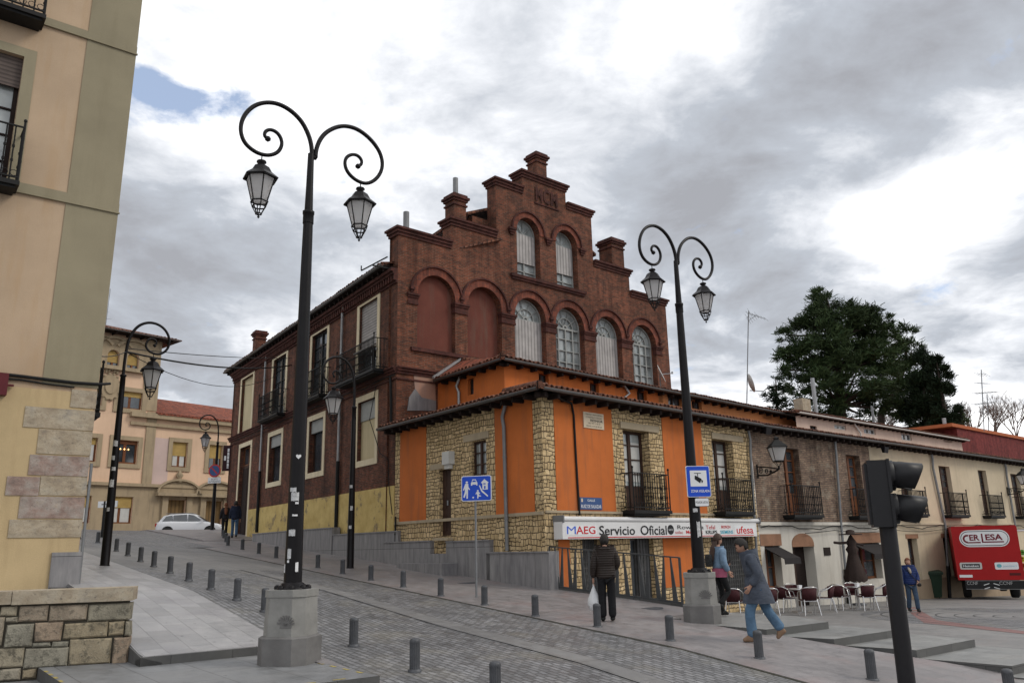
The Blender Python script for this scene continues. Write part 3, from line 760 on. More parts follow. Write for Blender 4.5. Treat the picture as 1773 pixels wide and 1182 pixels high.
for i, q in enumerate(gd):
    if i == 1:
        casement(ORF, (q[0], (q[0]+q[1])/2, q[2], q[3]), -.25, H, M['metal_shutter'], M['glass'], 1, 1, .06, 'shop_door')
        s_ = MB(); s_.fbox(ORF, (q[0]+q[1])/2, q[1], q[2], q[3], -.3, -.2); 
    else:
        s_ = MB(); s_.fbox(ORF, q[0], q[1], q[2], q[3], -.3, -.26)
    a0 = q[0] if i != 1 else (q[0]+q[1])/2
    nn = int((q[1]-a0)/.14)
    for k in range(nn+1): s_.fbox(ORF, a0+(q[1]-a0)*k/max(1, nn)-.012, a0+(q[1]-a0)*k/max(1, nn)+.012, q[2], q[3], -.2, -.175)
    for k in range(14): s_.fbox(ORF, a0, q[1], q[2]+(q[3]-q[2])*k/14, q[2]+(q[3]-q[2])*k/14+.02, -.2, -.178)
    obj('folding_grille', s_, M['metal_shutter'], H)
# cable on the render
cb = MB(); cb.tube([ORF.pt(.3, zE-.12, .3), ORF.pt(ORF.u(985, 700), zE-.18, .1), ORF.pt(ORF.u(991, 715), zE-.5, .05), ORF.pt(ORF.u(995, 790), ORF.z(995, 790), .05), ORF.pt(ORF.u(1001, 890), ORF.z(1001, 892), .05)], .035, 6)
obj('cable', cb, M['ironwork'], H)
pipe(ORF, [(ORF.u(1311, 733, .5), zE-.02), (ORF.u(1298, 752, .1), zE-.5), (ORF.u(1301, 800, .1), zE-.9), (ORF.u(1308, 925, .1), ORF.z(1308, 925)), (ORF.u(1312, 1010, .1), -2.1)], .05, H, M['pipe'])
eaves(OL, -.55, uL+.35, zE, .55, H); eaves(ORF, -.5, uR, zE, .55, H)
# lower roof: two planes meeting at a hip
SETB = 3.9
hipdir = (OL.pt(-.55, 0, .55)-Vector((0, 0, 0)))
def lowroof(F, u0, u1, zz_, o0, o1, extra0=0.0, extra1=0.0, mat=None):
    a = F.pt(u0, zz_+.07, o0); b = F.pt(u1, zz_+.07, o0); c = F.pt(u1+extra1, zz_+.07+(o0-o1)*TAN, o1); dd = F.pt(u0+extra0, zz_+.07+(o0-o1)*TAN, o1)
    return [a, b, c, dd]
def isect(F1, o1, F2, o2):
    # plan intersection of the two offset facade lines
    P = F1.P+F1.n*o1; Q = F2.P+F2.n*o2; d1, d2 = F1.d, F2.d
    t = ((Q.x-P.x)*d2.y-(Q.y-P.y)*d2.x)/(d1.x*d2.y-d1.y*d2.x); return P+d1*t
outc = isect(OL, .6, ORF, .6); SL_ = 1.845; inc = isect(OL, -SL_, ORF, -SETB)
ze = zE+.06; zi = ze+(.6+SETB)*TAN
L1 = OL.pt(uL+.35, ze, .6); L2 = OL.pt(uL+.35, ze+(.6+max(SL_, .2))*TAN, -max(SL_, .2))
roof_quad(H, [Vector((outc.x, outc.y, ze)), L1, L2, Vector((inc.x, inc.y, zi))], M['tile'])
roof_quad(H, [Vector((outc.x, outc.y, ze)), Vector((inc.x, inc.y, zi)), ORF.pt(uR, zi, -SETB), ORF.pt(uR, ze, .6)], M['tile'])
hp = MB(); hp.tube([Vector((outc.x, outc.y, ze+.03)), Vector((inc.x, inc.y, zi+.04))], .11, 8); obj('hip_tiles', hp, M['tile'], H)
# upper storey set back
UL = Fac(inc, SU); UR = Fac(inc, DR)
zU = UR.z(900, 627, .4)
ulen = UL.u(758, 690)
ulen = 4.2
urr = UR.u(1378, 716)
wins = [UR.rect(*q) for q in ((933, 950, 647, 665), (1021.5, 1037, 663, 679), (1103, 1120, 677, 693), (1140, 1147.5, 679, 697), (1157, 1181, 685, 702), (1198, 1215, 694, 708), (1320, 1337, 714, 726))]
u1_ = UR.u(1140, 690)
zlo = zi-1.2
ow = MB(); ow.poly(UR, [(0, zlo), (UR.u(1140, 690), zlo), (UR.u(1140, 690), zU), (0, zU)], [rpoly(q) for q in wins[:3]], 0, .25)
obj('attic_wall', ow, M['orange'], H)
ow = MB(); ow.poly(UR, [(UR.u(1140, 690), zlo), (urr, zlo), (urr, zU), (UR.u(1140, 690), zU)], [rpoly(q) for q in wins[3:]], 0, .25)
obj('attic_wall', ow, M['orange_old'], H)
wL_ = UL.rect(810, 820, 655, 683)
ow = MB(); ow.poly(UL, [(0, zlo), (ulen+.3, zlo), (ulen+.3, zU), (0, zU)], [rpoly(wL_)], 0, .25); obj('attic_wall', ow, M['orange'], H)
casement(UL, wL_, -.12, H, M['wood_door'], None, 1, 2, .04)
for q in wins: casement(UR, q, -.15, H, M['wood_door'], None, 2, 1, .04)
eaves(UL, -.4, UL.u(752, 665, .4), zU, .4, H, rh=.12, raft=.7); eaves(UR, -.4, urr, zU, .4, H, rh=.12, raft=.7)
pipe(UL, [(UL.u(785, 651, .4), zU), (UL.u(790, 665, .1), zU-.35), (UL.u(796, 680, .06), zU-.6), (UL.u(796, 700, .06), zi-.3)], .05, H, M['pipe_light'], off=.1)
pipe(UR, [(UR.u(1090, 655, .4), zU), (UR.u(1089, 664, .1), zU-.3), (UR.u(1079, 675, .06), zU-.5), (UR.u(1079, 690, .06), zi-.3)], .05, H, M['pipe_light'], off=.1)
uo = isect(UL, .45, UR, .45)
apx = atz(868, 611, 0) if False else None
rdg = G.pt(G.u(807, 622, .3), G.z(807, 622, .3), .02)
Lend = G.pt(G.u(750, 660, .3), G.z(750, 660, .3)-.15, .02)
rdg = Vector((rdg.x, rdg.y, max(rdg.z, zU+.9)))
uoz = Vector((uo.x, uo.y, zU+.06))
inner = UR.pt(1.6, zU+.06+2.2*TAN, -1.8)
Lq = UL.pt(UL.u(752, 665, .4), zU+.06, .45)
roof_quad(H, [uoz, Lq, rdg, inner], M['tile_red'])
roof_quad(H, [uoz, inner, UR.pt(urr, zU+.06+2.2*TAN, -1.8), UR.pt(urr, zU+.06, .45)], M['tile'])
roof_quad(H, [inner+Vector((0, 0, -.01)), rdg+Vector((0, 0, -.01)), G.pt(10, zU+.6, .3), UR.pt(urr, zU+.5, -1.8)], M['tile'])
hp = MB(); hp.tube([uoz+Vector((0, 0, .04)), inner+Vector((0, 0, .05))], .11, 8); hp.tube([inner+Vector((0, 0, .04)), rdg+Vector((0, 0, .05))], .1, 8); obj('hip_tiles', hp, M['tile'], H)
fl = MB(); fl.bar(Lq+Vector((0, 0, .06)), rdg+Vector((0, 0, .1)), .1, .08); obj('lead_flashing', fl, M['pipe_light'], H)
# ---- signs on the corner house
def fsign(name, label, F, r, off, th, face, cat='sign'):
    mb = MB(); mb.fbox(F, *r, off, off+th); o = obj(name, mb, face); 
    tag(o, label, cat); return o
sr = (ORF.u(974, 920, .35), ORF.u(1310, 915, .35), ORF.z(1100, 931, .35), ORF.z(1100, 903.5, .35))
S1 = thing('shop_sign', 'long white shop sign reading MAEG Servicio Oficial over the orange shop front', 'sign', ORF.pt(sr[0], sr[2], 0))
mb = MB(); mb.fbox(ORF, *sr, .03, .35); obj('sign_box', mb, M['white_plastic'], S1)
def lettering(F, off, txt, x0, x1, zc, h, mat, bold=.0, parent=None, name='lettering', hscale=1.0):
    ua, ub = x0, x1; uc = (ua+ub)/2
    t_ = text_mb(txt, h, fmat(F, uc, zc, off), 0, bold, width=abs(ub-ua)); return obj(name, t_, mat, parent)
sl_, sh_ = sr[1]-sr[0], sr[3]-sr[2]
zmid = (sr[2]+sr[3])/2
def SX(k): # k in strip-zoom px (1773 wide from x=960..1330)
    return ORF.u(960+k/4.792, 918, .356)
def SZ(k, y): return ORF.z(960+k/4.792, 890+y/4.8, .356)
wb = MB()
wb.fbox(ORF, SX(92), SX(350), SZ(220, 170), SZ(220, 92), .351, .354); obj('white_panel', wb, M['sign_white'], S1); wb = MB(); wb.fbox(ORF, SX(1495), SX(1665), SZ(1580, 163), SZ(1580, 90), .351, .354); obj('white_panel', wb, M['sign_white'], S1)
for txt, a, b, y0, y1, mt, bo in (('M', 103, 178, 98, 163, 'blue_text', .0), ('AEG', 180, 340, 98, 163, 'red_text', .015), ('Servicio', 372, 668, 94, 172, 'black_text', .012), ('Oficial', 714, 932, 92, 170, 'black_text', .012),
        ('Rowenta', 1022, 1240, 90, 122, 'black_text', .0), ('solac', 1002, 1066, 135, 160, 'red_text', .0), ('Moulinex', 1092, 1230, 132, 160, 'red_text', .02), ('Tefal', 1258, 1335, 90, 122, 'red_text', .0), ('KRUPS', 1255, 1350, 132, 162, 'black_text', .02),
        ('BOSCH', 1388, 1462, 92, 115, 'red_text', .02), ('SIEMENS', 1376, 1482, 132, 160, 'cyan_text', .01), ('ufesa', 1512, 1650, 98, 160, 'red_text', .015)):
    m_ = (a+b)/2; z0, z1 = SZ(m_, y1), SZ(m_, y0)
    lettering(ORF, .358, txt, SX(a), SX(b), (z0+z1)/2, z1-z0, M[mt], bo, S1)
dk = MB(); cz = (SZ(965, 86)+SZ(965, 168))/2; rz_ = (SZ(965, 86)-SZ(965, 168))/2; ru = (SX(992)-SX(940))/2; cu_ = (SX(992)+SX(940))/2
dk.fprism(ORF, [(cu_+ru*math.cos(k*math.pi/12), cz+rz_*math.sin(k*math.pi/12)) for k in range(24)], .351, .357); obj('round_emblem', dk, M['black_text'], S1)
lettering(ORF, .360, 'SAECO', cu_-ru*.7, cu_+ru*.7, cz, rz_*.35, M['sign_white'], .0, S1)
mb = MB(); mb.fbox(ORF, SX(112), SX(1650), SZ(880, 187), SZ(880, 180), .351, .356); obj('red_line', mb, M['red_text'], S1)
AW = thing('awning_box', 'rolled white awning cassette above the long shop sign', 'awning', ORF.pt(sr[0], sr[3]+.1, 0))
mb = MB(); ua, ub = ORF.u(975, 899, .35), ORF.u(1314, 899, .35); za = ORF.z(1100, 899, .35)
mb.tube([ORF.pt(ua, za, .3), ORF.pt(ub, za, .3)], .075, 12); obj('roller', mb, M['white_plastic'], AW)
mb = MB(); mb.fbox(ORF, ua-.04, ua, za-.1, za+.1, 0, .4); obj('bracket', mb, M['pipe'], AW); mb = MB(); mb.fbox(ORF, ub, ub+.04, za-.1, za+.1, 0, .4); obj('bracket', mb, M['pipe'], AW)
pr = ORF.rect(1008.8, 1043.4, 715, 742)
PL = thing('builder_plaque', 'small cream plaque with dark lettering high on the orange wall', 'plaque', ORF.pt(pr[0], pr[2], .02))
mb = MB(); mb.fbox(ORF, *pr, .02, .045); obj('plate', mb, M['plaque'], PL)
for i, (txt, w_, b_) in enumerate((('OBRAS Y REFORMAS', .86, 0), ('CONSTRUCCIONES', .8, 0), ('RESNOR', .62, .02), ('TELF 987 21 45 10', .6, 0), ('MOVIL 659 85 90 60', .76, 0))):
    hh = (pr[3]-pr[2]); zc = pr[3]-hh*(.13+.185*i); wu = (pr[1]-pr[0])*w_; c_ = (pr[0]+pr[1])/2+(.12 if i == 2 else 0)
    lettering(ORF, .048, txt, c_-wu/2, c_+wu/2, zc, hh*(.15 if i == 2 else .09), M['black_text'], b_, PL)
pr = ORF.rect(1002.8, 1040.6, 861, 882)
PL = thing('street_name_plate', 'dark blue plate reading CALLE RUIZ DE SALAZAR on the orange wall', 'street sign', ORF.pt(pr[0], pr[2], .02))
mb = MB(); mb.fbox(ORF, *pr, .02, .04); obj('plate', mb, M['plate_blue'], PL)
c_ = (pr[0]+pr[1])/2; wu = pr[1]-pr[0]; hh = pr[3]-pr[2]
lettering(ORF, .043, 'CALLE', c_-wu*.17, c_+wu*.17, pr[2]+hh*.76, hh*.18, M['sign_white'], .01, PL)
lettering(ORF, .043, 'RUIZ DE SALAZAR', c_-wu*.46, c_+wu*.46, pr[2]+hh*.27, hh*.28, M['sign_white'], .01, PL)
mb = MB(); mb.fbox(ORF, pr[0]+wu*.05, pr[0]+wu*.12, pr[2]+hh*.62, pr[2]+hh*.9, .04, .043); obj('small_crest', mb, M['plaque'], PL)
# ---- marble skirting wall along the pavement, with steps
WO = sc_of(hit(950, 1020.6))
for mx_, my_, lb_ in ((807, 1008, 'round iron cover in the pavement below the entrance steps'), (1128, 1052, 'round iron cover in the pavement left of the farther lamp pedestal')):
    mp_ = hit(mx_, my_, .02); o_ = MB(); o_.lathe([(.26, -.03), (.26, .0), (.25, .004), (.2, .002), (.001, .003)], 24, mp_); o_ = tag(obj('manhole_cover', o_, M['bollard']), lb_, 'manhole cover', 'manhole covers')
SWP = P_sc(0, WO[1]-.13); SK = Fac((SWP.x, SWP.y), SU)
def sku(x, y): return SK.u(x, y)
MWALL = thing('marble_retaining_wall', 'stepped grey marble wall along the pavement below the houses', 'wall', SK.pt(sku(948, 1015), -1.3))
segs = [((950, 957), (841.7, 957)), ((847.5, 937), (772, 937.5)), ((745, 937.5), (664, 939.5)), ((687.6, 920.5), (575, 926)), ((575, 914), (505, 919)), ((505, 919), (437, 925))]
mb = MB(); cp = MB()
prev = None
for (x0, y0), (x1, y1) in segs:
    u0, z0 = SK.px(x0, y0); u1, z1 = SK.px(x1, y1)
    zt = (z0+z1)/2 if x0 > 560 else None
    za, zb_ = (zt, zt) if zt is not None else (z0, z1)
    th = .35; fo = -.03 if abs(x0-687) < 2 else 0
    q = [SK.pt(u0, -3, fo), SK.pt(u1, -3, fo), SK.pt(u1, -3, -th), SK.pt(u0, -3, -th)]
    t2 = [SK.pt(u0, za, fo), SK.pt(u1, zb_, fo), SK.pt(u1, zb_, -th), SK.pt(u0, za, -th)]
    mb.hull(q, t2)
    cp.hull([v+Vector((0, 0, .001))+SK.n*(.03 if i < 2 else 0) for i, v in enumerate(t2)], [v+Vector((0, 0, .04))+SK.n*(.03 if i < 2 else 0) for i, v in enumerate(t2)])
mb.fbox(SK, sku(772, 960), sku(745, 960), -3, SK.z(760, 975), -.35, 0)
obj('wall_face', mb, M['marble'], MWALL); obj('coping', cp, M['marble'], MWALL)
mb = MB(); 
mb.hull([ORF.pt(0, -3, .12)+Vector((0,0,0)), ORF.pt(-.1, -3, .35), ORF.pt(.02, -3, .4), ORF.pt(.05, -3, .02)], [ORF.pt(0, -1.2, .12), ORF.pt(-.1, -1.2, .35), ORF.pt(.02, -1.2, .4), ORF.pt(.05, -1.2, .02)])
ST = thing('entrance_steps', 'grey marble steps up to the dark side door of the orange house', 'steps', SK.pt(sku(752, 990), -.9))
za, zb_ = SK.z(712, 975, .45), SK.z(765, 960, .2)
mb = MB(); mb.fbox(SK, sku(792, 985, ) , sku(712, 975), -2, za, .004, .55); obj('lower_step', mb, M['marble'], ST)
mb = MB(); mb.fbox(SK, sku(776, 950), sku(731, 950), -2, SK.z(750, 958), -.6, .0035); obj('middle_step', mb, M['marble'], ST)
ug = (doorL[0]-.1, doorL[1]+.1)
mb = MB(); zds = OL.z(771, 930, .2); mb.fbox(OL, ug[0], ug[1], zds-.09, zds, -.25, .2); obj('door_sill', mb, M['limestone'], ST)
# ================================================================== brick house
HB = thing('brick_house', 'dark red brick house with stepped gable, round arches and balconies', 'house', (PB.x, PB.y, -.8))
zEa = FA.z(668, 456, .45)
uF = FA.u(403, 700)
def ra(xl, xr, yt, yb, at='r'): return FA.rect(xl, xr, yt, yb, at)
up = [ra(416, 439, 642, 741), None, None, None]
sur = []     # (outer rect, kind)
A_top = FA.z(658, 500)
zbelt = FA.z(671, 643)
w_of = lambda xl, xr, y: (min(FA.u(xl, y), FA.u(xr, y)), max(FA.u(xl, y), FA.u(xr, y)))
zt1 = FA.z(439, 642); ztU = (FA.z(658, 500)+FA.z(570, 557)+FA.z(497.5, 601.6)+FA.z(439, 642))/4
ztL = (FA.z(654.4, 670.6)+FA.z(562.5, 710)+FA.z(489, 741.5)+FA.z(432.5, 765.7))/4
zbL = (FA.z(651.7, 799.8)+FA.z(559, 822)+FA.z(485, 842))/3
zfl = zbelt+.12
upper = [(416, 439, 690, 'blind'), (471, 497.5, 650, 'door'), (538, 570, 600, 'door'), (619, 658, 560, 'shut')]
lower = [(410, 432.5, 850, 'entry'), (463, 489, 790, 'win'), (531.5, 562.5, 770, 'win'), (615.5, 654.4, 730, 'blind')]
rects = []
for xl, xr, y, k in upper: a, b = w_of(xl, xr, y); rects.append((a, b, zfl, ztU, k))
for xl, xr, y, k in lower: a, b = w_of(xl, xr, y); rects.append((a, b, zbL if k != 'entry' else .3, ztL, k))
SWD = .23
inner_r = [(a+SWD, b-SWD, z0+(SWD if i > 3 and k != 'entry' else 0), z1-SWD, k) for i, (a, b, z0, z1, k) in enumerate(rects)]
zpa = (FA.z(425, 885)+FA.z(678, 838))/2
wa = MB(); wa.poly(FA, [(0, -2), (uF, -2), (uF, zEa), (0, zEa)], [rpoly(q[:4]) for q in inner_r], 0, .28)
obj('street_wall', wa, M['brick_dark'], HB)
pl = MB(); e = inner_r[4]
pl.fbox(FA, -.0+.02, e[0]-.2, -2, zpa, 0, .03); pl.fbox(FA, e[1]+.2, uF-.02, -2, zpa, 0, .03)
obj('plinth', pl, M['yellow_plinth'], HB)
bl = MB()
for z0, z1, o_ in ((zbelt-.2, zbelt-.1, .06), (zbelt-.1, zbelt+.0, .12), (zbelt+.0, zbelt+.05, .18), (zbelt-.42, zbelt-.36, .05)):
    bl.fbox(FA, -.0, uF+.1, z0, z1, 0, o_); bl.fbox(G, 0, 1.85, z0, z1, 0, o_)
for k in range(int(uF/.22)): bl.fbox(FA, k*.22, k*.22+.1, zEa-.62, zEa-.38, 0, .16)
for z0, z1, o_ in ((zEa-.38, zEa-.28, .2), (zEa-.28, zEa-.15, .28), (zEa-.7, zEa-.62, .06)): bl.fbox(FA, 0, uF, z0, z1, 0, o_)
obj('brick_courses', bl, M['brick_trim'], HB)
for i, ((a, b, z0, z1, k), q) in enumerate(zip(rects, inner_r)):
    surround(FA, (a, b, z0, z1), SWD, HB, 0, .03, bottom=(i > 3 and k != 'entry'))
    r = q[:4]
    if k == 'blind':
        o_ = MB(); o_.fbox(FA, *r, -.2, -.16); w_ = obj('blind_window', o_, M['blind_cream'], HB)
        if i == 7:
            o_ = MB(); o_.fbox(FA, r[0]+.02, r[1]-.02, r[3]-.75, r[3]-.02, -.16, -.12); obj('roller_box', o_, M['grey_paint'], w_)
    elif k == 'door': casement(FA, r, -.12, HB, M['ironwork'], M['glass'], 2, 5, .07, 'balcony_door')
    elif k == 'shut':
        w_ = casement(FA, r, -.2, HB, M['wood_door'], M['glass'], 2, 3, .07, 'balcony_door')
        o_ = MB(); o_.fbox(FA, r[0], r[1], r[2]+(r[3]-r[2])*.42, r[3], -.14, -.1); obj('roller_blind', o_, M['shutter_grey'], w_)
        o_ = MB(); o_.hull([FA.pt(r[0], r[2]+1.1, -.1), FA.pt(r[1], r[2]+1.1, -.1), FA.pt(r[1], r[2]+1.05, .25), FA.pt(r[0], r[2]+1.05, .25)], [FA.pt(r[0], r[2]+1.2, -.1), FA.pt(r[1], r[2]+1.2, -.1), FA.pt(r[1], r[2]+1.1, .25), FA.pt(r[0], r[2]+1.1, .25)]); obj('blind_flap', o_, M['shutter_grey'], w_)
    elif k == 'win':
        w_ = casement(FA, r, -.24, HB, M['wood_door'], M['glass'], 1, 1, .06)
        o_ = MB(); o_.fbox(FA, r[0], r[1], r[3]-.55, r[3], -.2, -.1); obj('roller_box', o_, M['grey_paint'], w_)
    else:
        o_ = MB(); o_.fbox(FA, r[0], r[1], -1, r[3]-1.0, -.28, -.22); dd = obj('door', o_, M['wood_door'], HB)
        o_ = MB()
        for kk in range(2): o_.fbox(FA, r[0]+.08+kk*(r[1]-r[0])/2, r[0]+(r[1]-r[0])*(kk+1)/2-.06, .4, r[3]-1.15, -.22, -.2)
        obj('door_panel', o_, M['wood_dark'], dd)
        casement(FA, (r[0], r[1], r[3]-1.0, r[3]), -.22, HB, M['wood_brown'], M['glass'], 2, 1, .06, 'fanlight')
        o_ = MB(); o_.fbox(FA, a, b, -.5, .45, -.2, .5); obj('door_step', o_, M['marble'], HB)
for i, proj in ((1, .55), (2, .55), (3, .6)):
    a, b, z0, z1, k = rects[i]; ex = .35 if i < 3 else .75
    balcony(FA, a-ex, b+ex, zfl-.03, zfl+1.15, proj, HB, 22 if i < 3 else 30, slab=.1)
for x, y, yy, sp in ((456, 640, 921, 815), (590, 530, 921, 798)):
    u = FA.u(x, 700, .1) if x < 500 else FA.u(588, 700, .1)
    ug_ = FA.z(x-10, yy, .1)
    pipe(FA, [(u-.25, zEa+.05), (u-.1, zEa-.35), (u, zEa-.6), (u, ug_)], .055, HB, M['pipe_light'], M['ironwork'], FA.z(x-5, sp, .1))
eaves(FA, .3, uF+.5, zEa, .5, HB, raft=.5)
# cables along the belt
cb = MB(); cb.tube([FA.pt(u, zbelt-.28+.05*math.sin(u*1.7), .08) for u in frange(-.0, uF*.98, 24)], .018, 5); 
cb.tube([FA.pt(.35, zbelt-.3, .08), FA.pt(.3, zbelt-1.2, .06), FA.pt(.28, zE+.2, .06)], .05, 6)
cb.tube([FA.pt(1.6, zbelt-.4, .08), FA.pt(2.2, zbelt-1.6, .05), FA.pt(1.2, zbelt-3.0, .05), FA.pt(.5, zbelt-3.3, .05), FA.pt(.45, zpa+.2, .05), FA.pt(.1, zpa-1.0, .05)], .014, 5)
obj('cable', cb, M['ironwork'], HB)
# ---- gable wall
def zp(x, y): return 640+x/2.626, 250+y/2.626
def GU(x, y, off=0): return G.u(*zp(x, y), off)
def GZ(x, y, off=0): return G.z(*zp(x, y), off)
gr = GU(1350, 800)
cz1 = (GZ(130, 395), GZ(378, 470))
zs1 = (GZ(128, 395)+GZ(370, 463))/2; zs7 = (GZ(1200, 688)+GZ(1350, 725))/2
st = [  # left u, right u, wall top
  (0, GU(372, 400), (zs1+zs7)/2),
  (GU(372, 400), GU(575, 350), GZ(480, 392)),
  (GU(575, 300), GU(695, 200), GZ(640, 202)),
  (GU(695, 200), GU(893, 220), GZ(780, 168)),
  (GU(893, 300), GU(1010, 340), GZ(960, 300)),
  (GU(1010, 400), GU(1185, 580), GZ(1100, 563)),
  (GU(1185, 700), gr, (zs1+zs7)/2)]
# symmetrise the pairs
def avg(a, b): return (a+b)/2
z26 = avg(st[1][2], st[5][2]); z35 = avg(st[2][2], st[4][2])
zz_ = [st[0][2], z26, z35, st[3][2], z35, z26, st[0][2]]
us = [0, st[1][0], st[2][0], st[3][0], st[4][0], st[5][0], st[6][0], gr]
print('gable us', [round(x, 2) for x in us], 'z', [round(x, 2) for x in zz_])
outl = [(0, -2)]
outl = [(gr, -2)]
for i in range(6, -1, -1): outl += [(us[i+1], zz_[i]), (us[i], zz_[i])]
outl += [(0, -2)]
ed = [(220, 385, 690), (445, 598, 735), (655, 803, 780), (848, 972, 835), (1028, 1143, 875), (1190, 1303, 910)]
ops = []; zspr = sum(GZ((a+b)/2, y) for a, b, y in ed)/6
wid = [GU(b, y)-GU(a, y) for a, b, y in ed]; W = sum(wid)/6
print('arch widths', [round(x, 2) for x in wid], 'centres', [round((GU(b, y)+GU(a, y))/2, 2) for a, b, y in ed], 'spring', [round(GZ((a+b)/2, y), 2) for a, b, y in ed])
c0 = (GU(220, 690)+GU(385, 690))/2; c5 = (GU(1190, 910)+GU(1303, 910))/2
cents = [(GU(b, y)+GU(a, y))/2 for a, b, y in ed]
zbase = GZ(300, 935)
for c in cents: ops.append(arch(c-W/2, c+W/2, zbase, zspr, 16))
att = []
za_s = (GZ(715, 400)+GZ(895, 455))/2; za_b = (GZ(720, 605)+GZ(900, 650))/2
for a, b, y in ((670, 775, 500), (850, 945, 540)): att.append((GU(a, y), GU(b, y)))
aw_ = avg(att[0][1]-att[0][0], att[1][1]-att[1][0])
acen = [avg(*q) for q in att]
print('attic', acen, aw_, za_s, za_b)
for c in acen: ops.append(arch(c-aw_/2, c+aw_/2, za_b, za_s, 14))
gw = MB(); gw.poly(G, outl, ops, 0, .42)
obj('gable_wall', gw, M['brick'], HB)
# thickness / returns of the parapet
rt = MB(); th = .6
for i in range(7):
    a, b, z = us[i], us[i+1], zz_[i]
    rt.add([G.pt(a, z, 0), G.pt(b, z, 0), G.pt(b, z, -th), G.pt(a, z, -th)], [(0, 1, 2, 3)])
    zl = -2 if i == 0 else zz_[i-1]; zr = -2 if i == 6 else zz_[i+1]
    if i == 0:
        q_ = G.pt(0, z, 0)+FA.d*th; rt.add([G.pt(0, zEa-.2, 0), G.pt(0, z, 0), Vector((q_.x, q_.y, z)), Vector((q_.x, q_.y, zEa-.2))], [(0, 1, 2, 3)])
    elif zl < z: rt.add([G.pt(a, zl, 0), G.pt(a, z, 0), G.pt(a, z, -th), G.pt(a, zl, -th)], [(0, 1, 2, 3)])
    if zr < z: rt.add([G.pt(b, zr, 0), G.pt(b, z, 0), G.pt(b, z, -th), G.pt(b, zr, -th)], [(0, 1, 2, 3)])
rt.poly(G, outl, (), -th)
obj('parapet_return', rt, M['brick'], HB)
for i in range(7):
    cp = MB()
    a, b, z = us[i], us[i+1], zz_[i]
    ea = .14 if (i == 0 or zz_[i-1] < z) else -.002; eb = .14 if (i == 6 or zz_[i+1] < z) else -.002
    for dz0, dz1, o_ in ((-.12, .0, .05), (0, .12, .1), (.12, .21, .16)):
        k = o_/.14; cp.fbox(G, a-ea*k if ea > 0 else a+.01, b+eb*k if eb > 0 else b-.01, z+dz0, z+dz1, -th-o_, o_)
    obj('coping', cp, M['brick_trim'], HB)
# arches, capitals, sills
def ringarc(mb, c, z, r0, r1, o0, o1, a0=0, a1=180, n=20):
    P = []
    for k in range(n+1):
        t_ = R_(a0+(a1-a0)*k/n)
        P.append([(c+r*math.cos(t_), z+r*math.sin(t_)) for r in (r0, r1)])
    vs = []
    for (i_, o_) in P: vs += [G.pt(*i_, o0), G.pt(*o_, o0), G.pt(*o_, o1), G.pt(*i_, o1)]
    fs = []
    for k in range(n):
        for j in range(4): fs.append((4*k+j, 4*k+(j+1) % 4, 4*k+4+(j+1) % 4, 4*k+4+j))
    fs += [(0, 1, 2, 3), (4*n, 4*n+1, 4*n+2, 4*n+3)]
    mb.add(vs, fs)
def archset(c, z, r, t1, t2, a0, a1):
    va = MB(); ringarc(va, c, z, r+.002, r+t1, 0, .03); o_ = obj('brick_arch', va, M['brick_arch'], HB)
    hm_ = MB(); ringarc(hm_, c, z, r+t1, r+t2, 0, .1, a0, a1); obj('hood_mould', hm_, M['brick_trim'], o_)
for c in cents: archset(c, zspr, W/2, .30, .37, 8, 172)
edges_ = sorted([c-W/2 for c in cents]+[c+W/2 for c in cents])
prs = [(edges_[0]-.42, edges_[0])]+[(edges_[2*i+1], edges_[2*i+2]) for i in range(5)]+[(edges_[-1], edges_[-1]+.42)]
for a, b in prs:
    cpb = MB()
    for dz0, dz1, o_ in ((-.46, -.38, .05), (-.38, -.2, .03), (-.2, -.12, .07), (-.12, -.03, .11)):
        cpb.fbox(G, a-o_*.6, b+o_*.6, zspr+dz0, zspr+dz1, -.2, o_)
    obj('capital', cpb, M['brick_trim'], HB)
for i in range(7):
    c = cents[0]-W/2-.28 if i == 0 else (cents[5]+W/2+.28 if i == 6 else avg(cents[i-1], cents[i]))
    cpb = MB(); cpb.fbox(G, c-.1, c+.1, zspr+.1, zspr+.2, 0, .14); cpb.fbox(G, c-.06, c+.06, zspr+.0, zspr+.1, 0, .09); obj('hood_stop', cpb, M['brick_trim'], HB)
for c in acen: archset(c, za_s, aw_/2, .24, .31, 0, 180)
for c in (acen[0]-aw_/2-.3, avg(*acen), acen[1]+aw_/2+.3):
    cpb = MB()
    for q in range(3): cpb.fbox(G, c-.2+.05*q, c+.2-.05*q, za_s-.12-.1*q, za_s-.02-.1*q, 0, .15-.04*q)
    obj('hood_stop', cpb, M['brick_trim'], HB)
cpb = MB()
su0, su1 = GU(640, 600), GU(980, 690)
cpb.fbox(G, su0, su1, za_b-.14, za_b-.01, -.3, .12); cpb.fbox(G, su0+.06, su1-.06, za_b-.24, za_b-.14, 0, .07); obj('window_sill', cpb, M['brick_trim'], HB); cpb = MB()
lz = GZ(300, 938)
cpb.fbox(G, GU(185, 915), GU(455, 970), lz-.14, lz, -.35, .1)
obj('ledge', cpb, M['brick_trim'], HB)
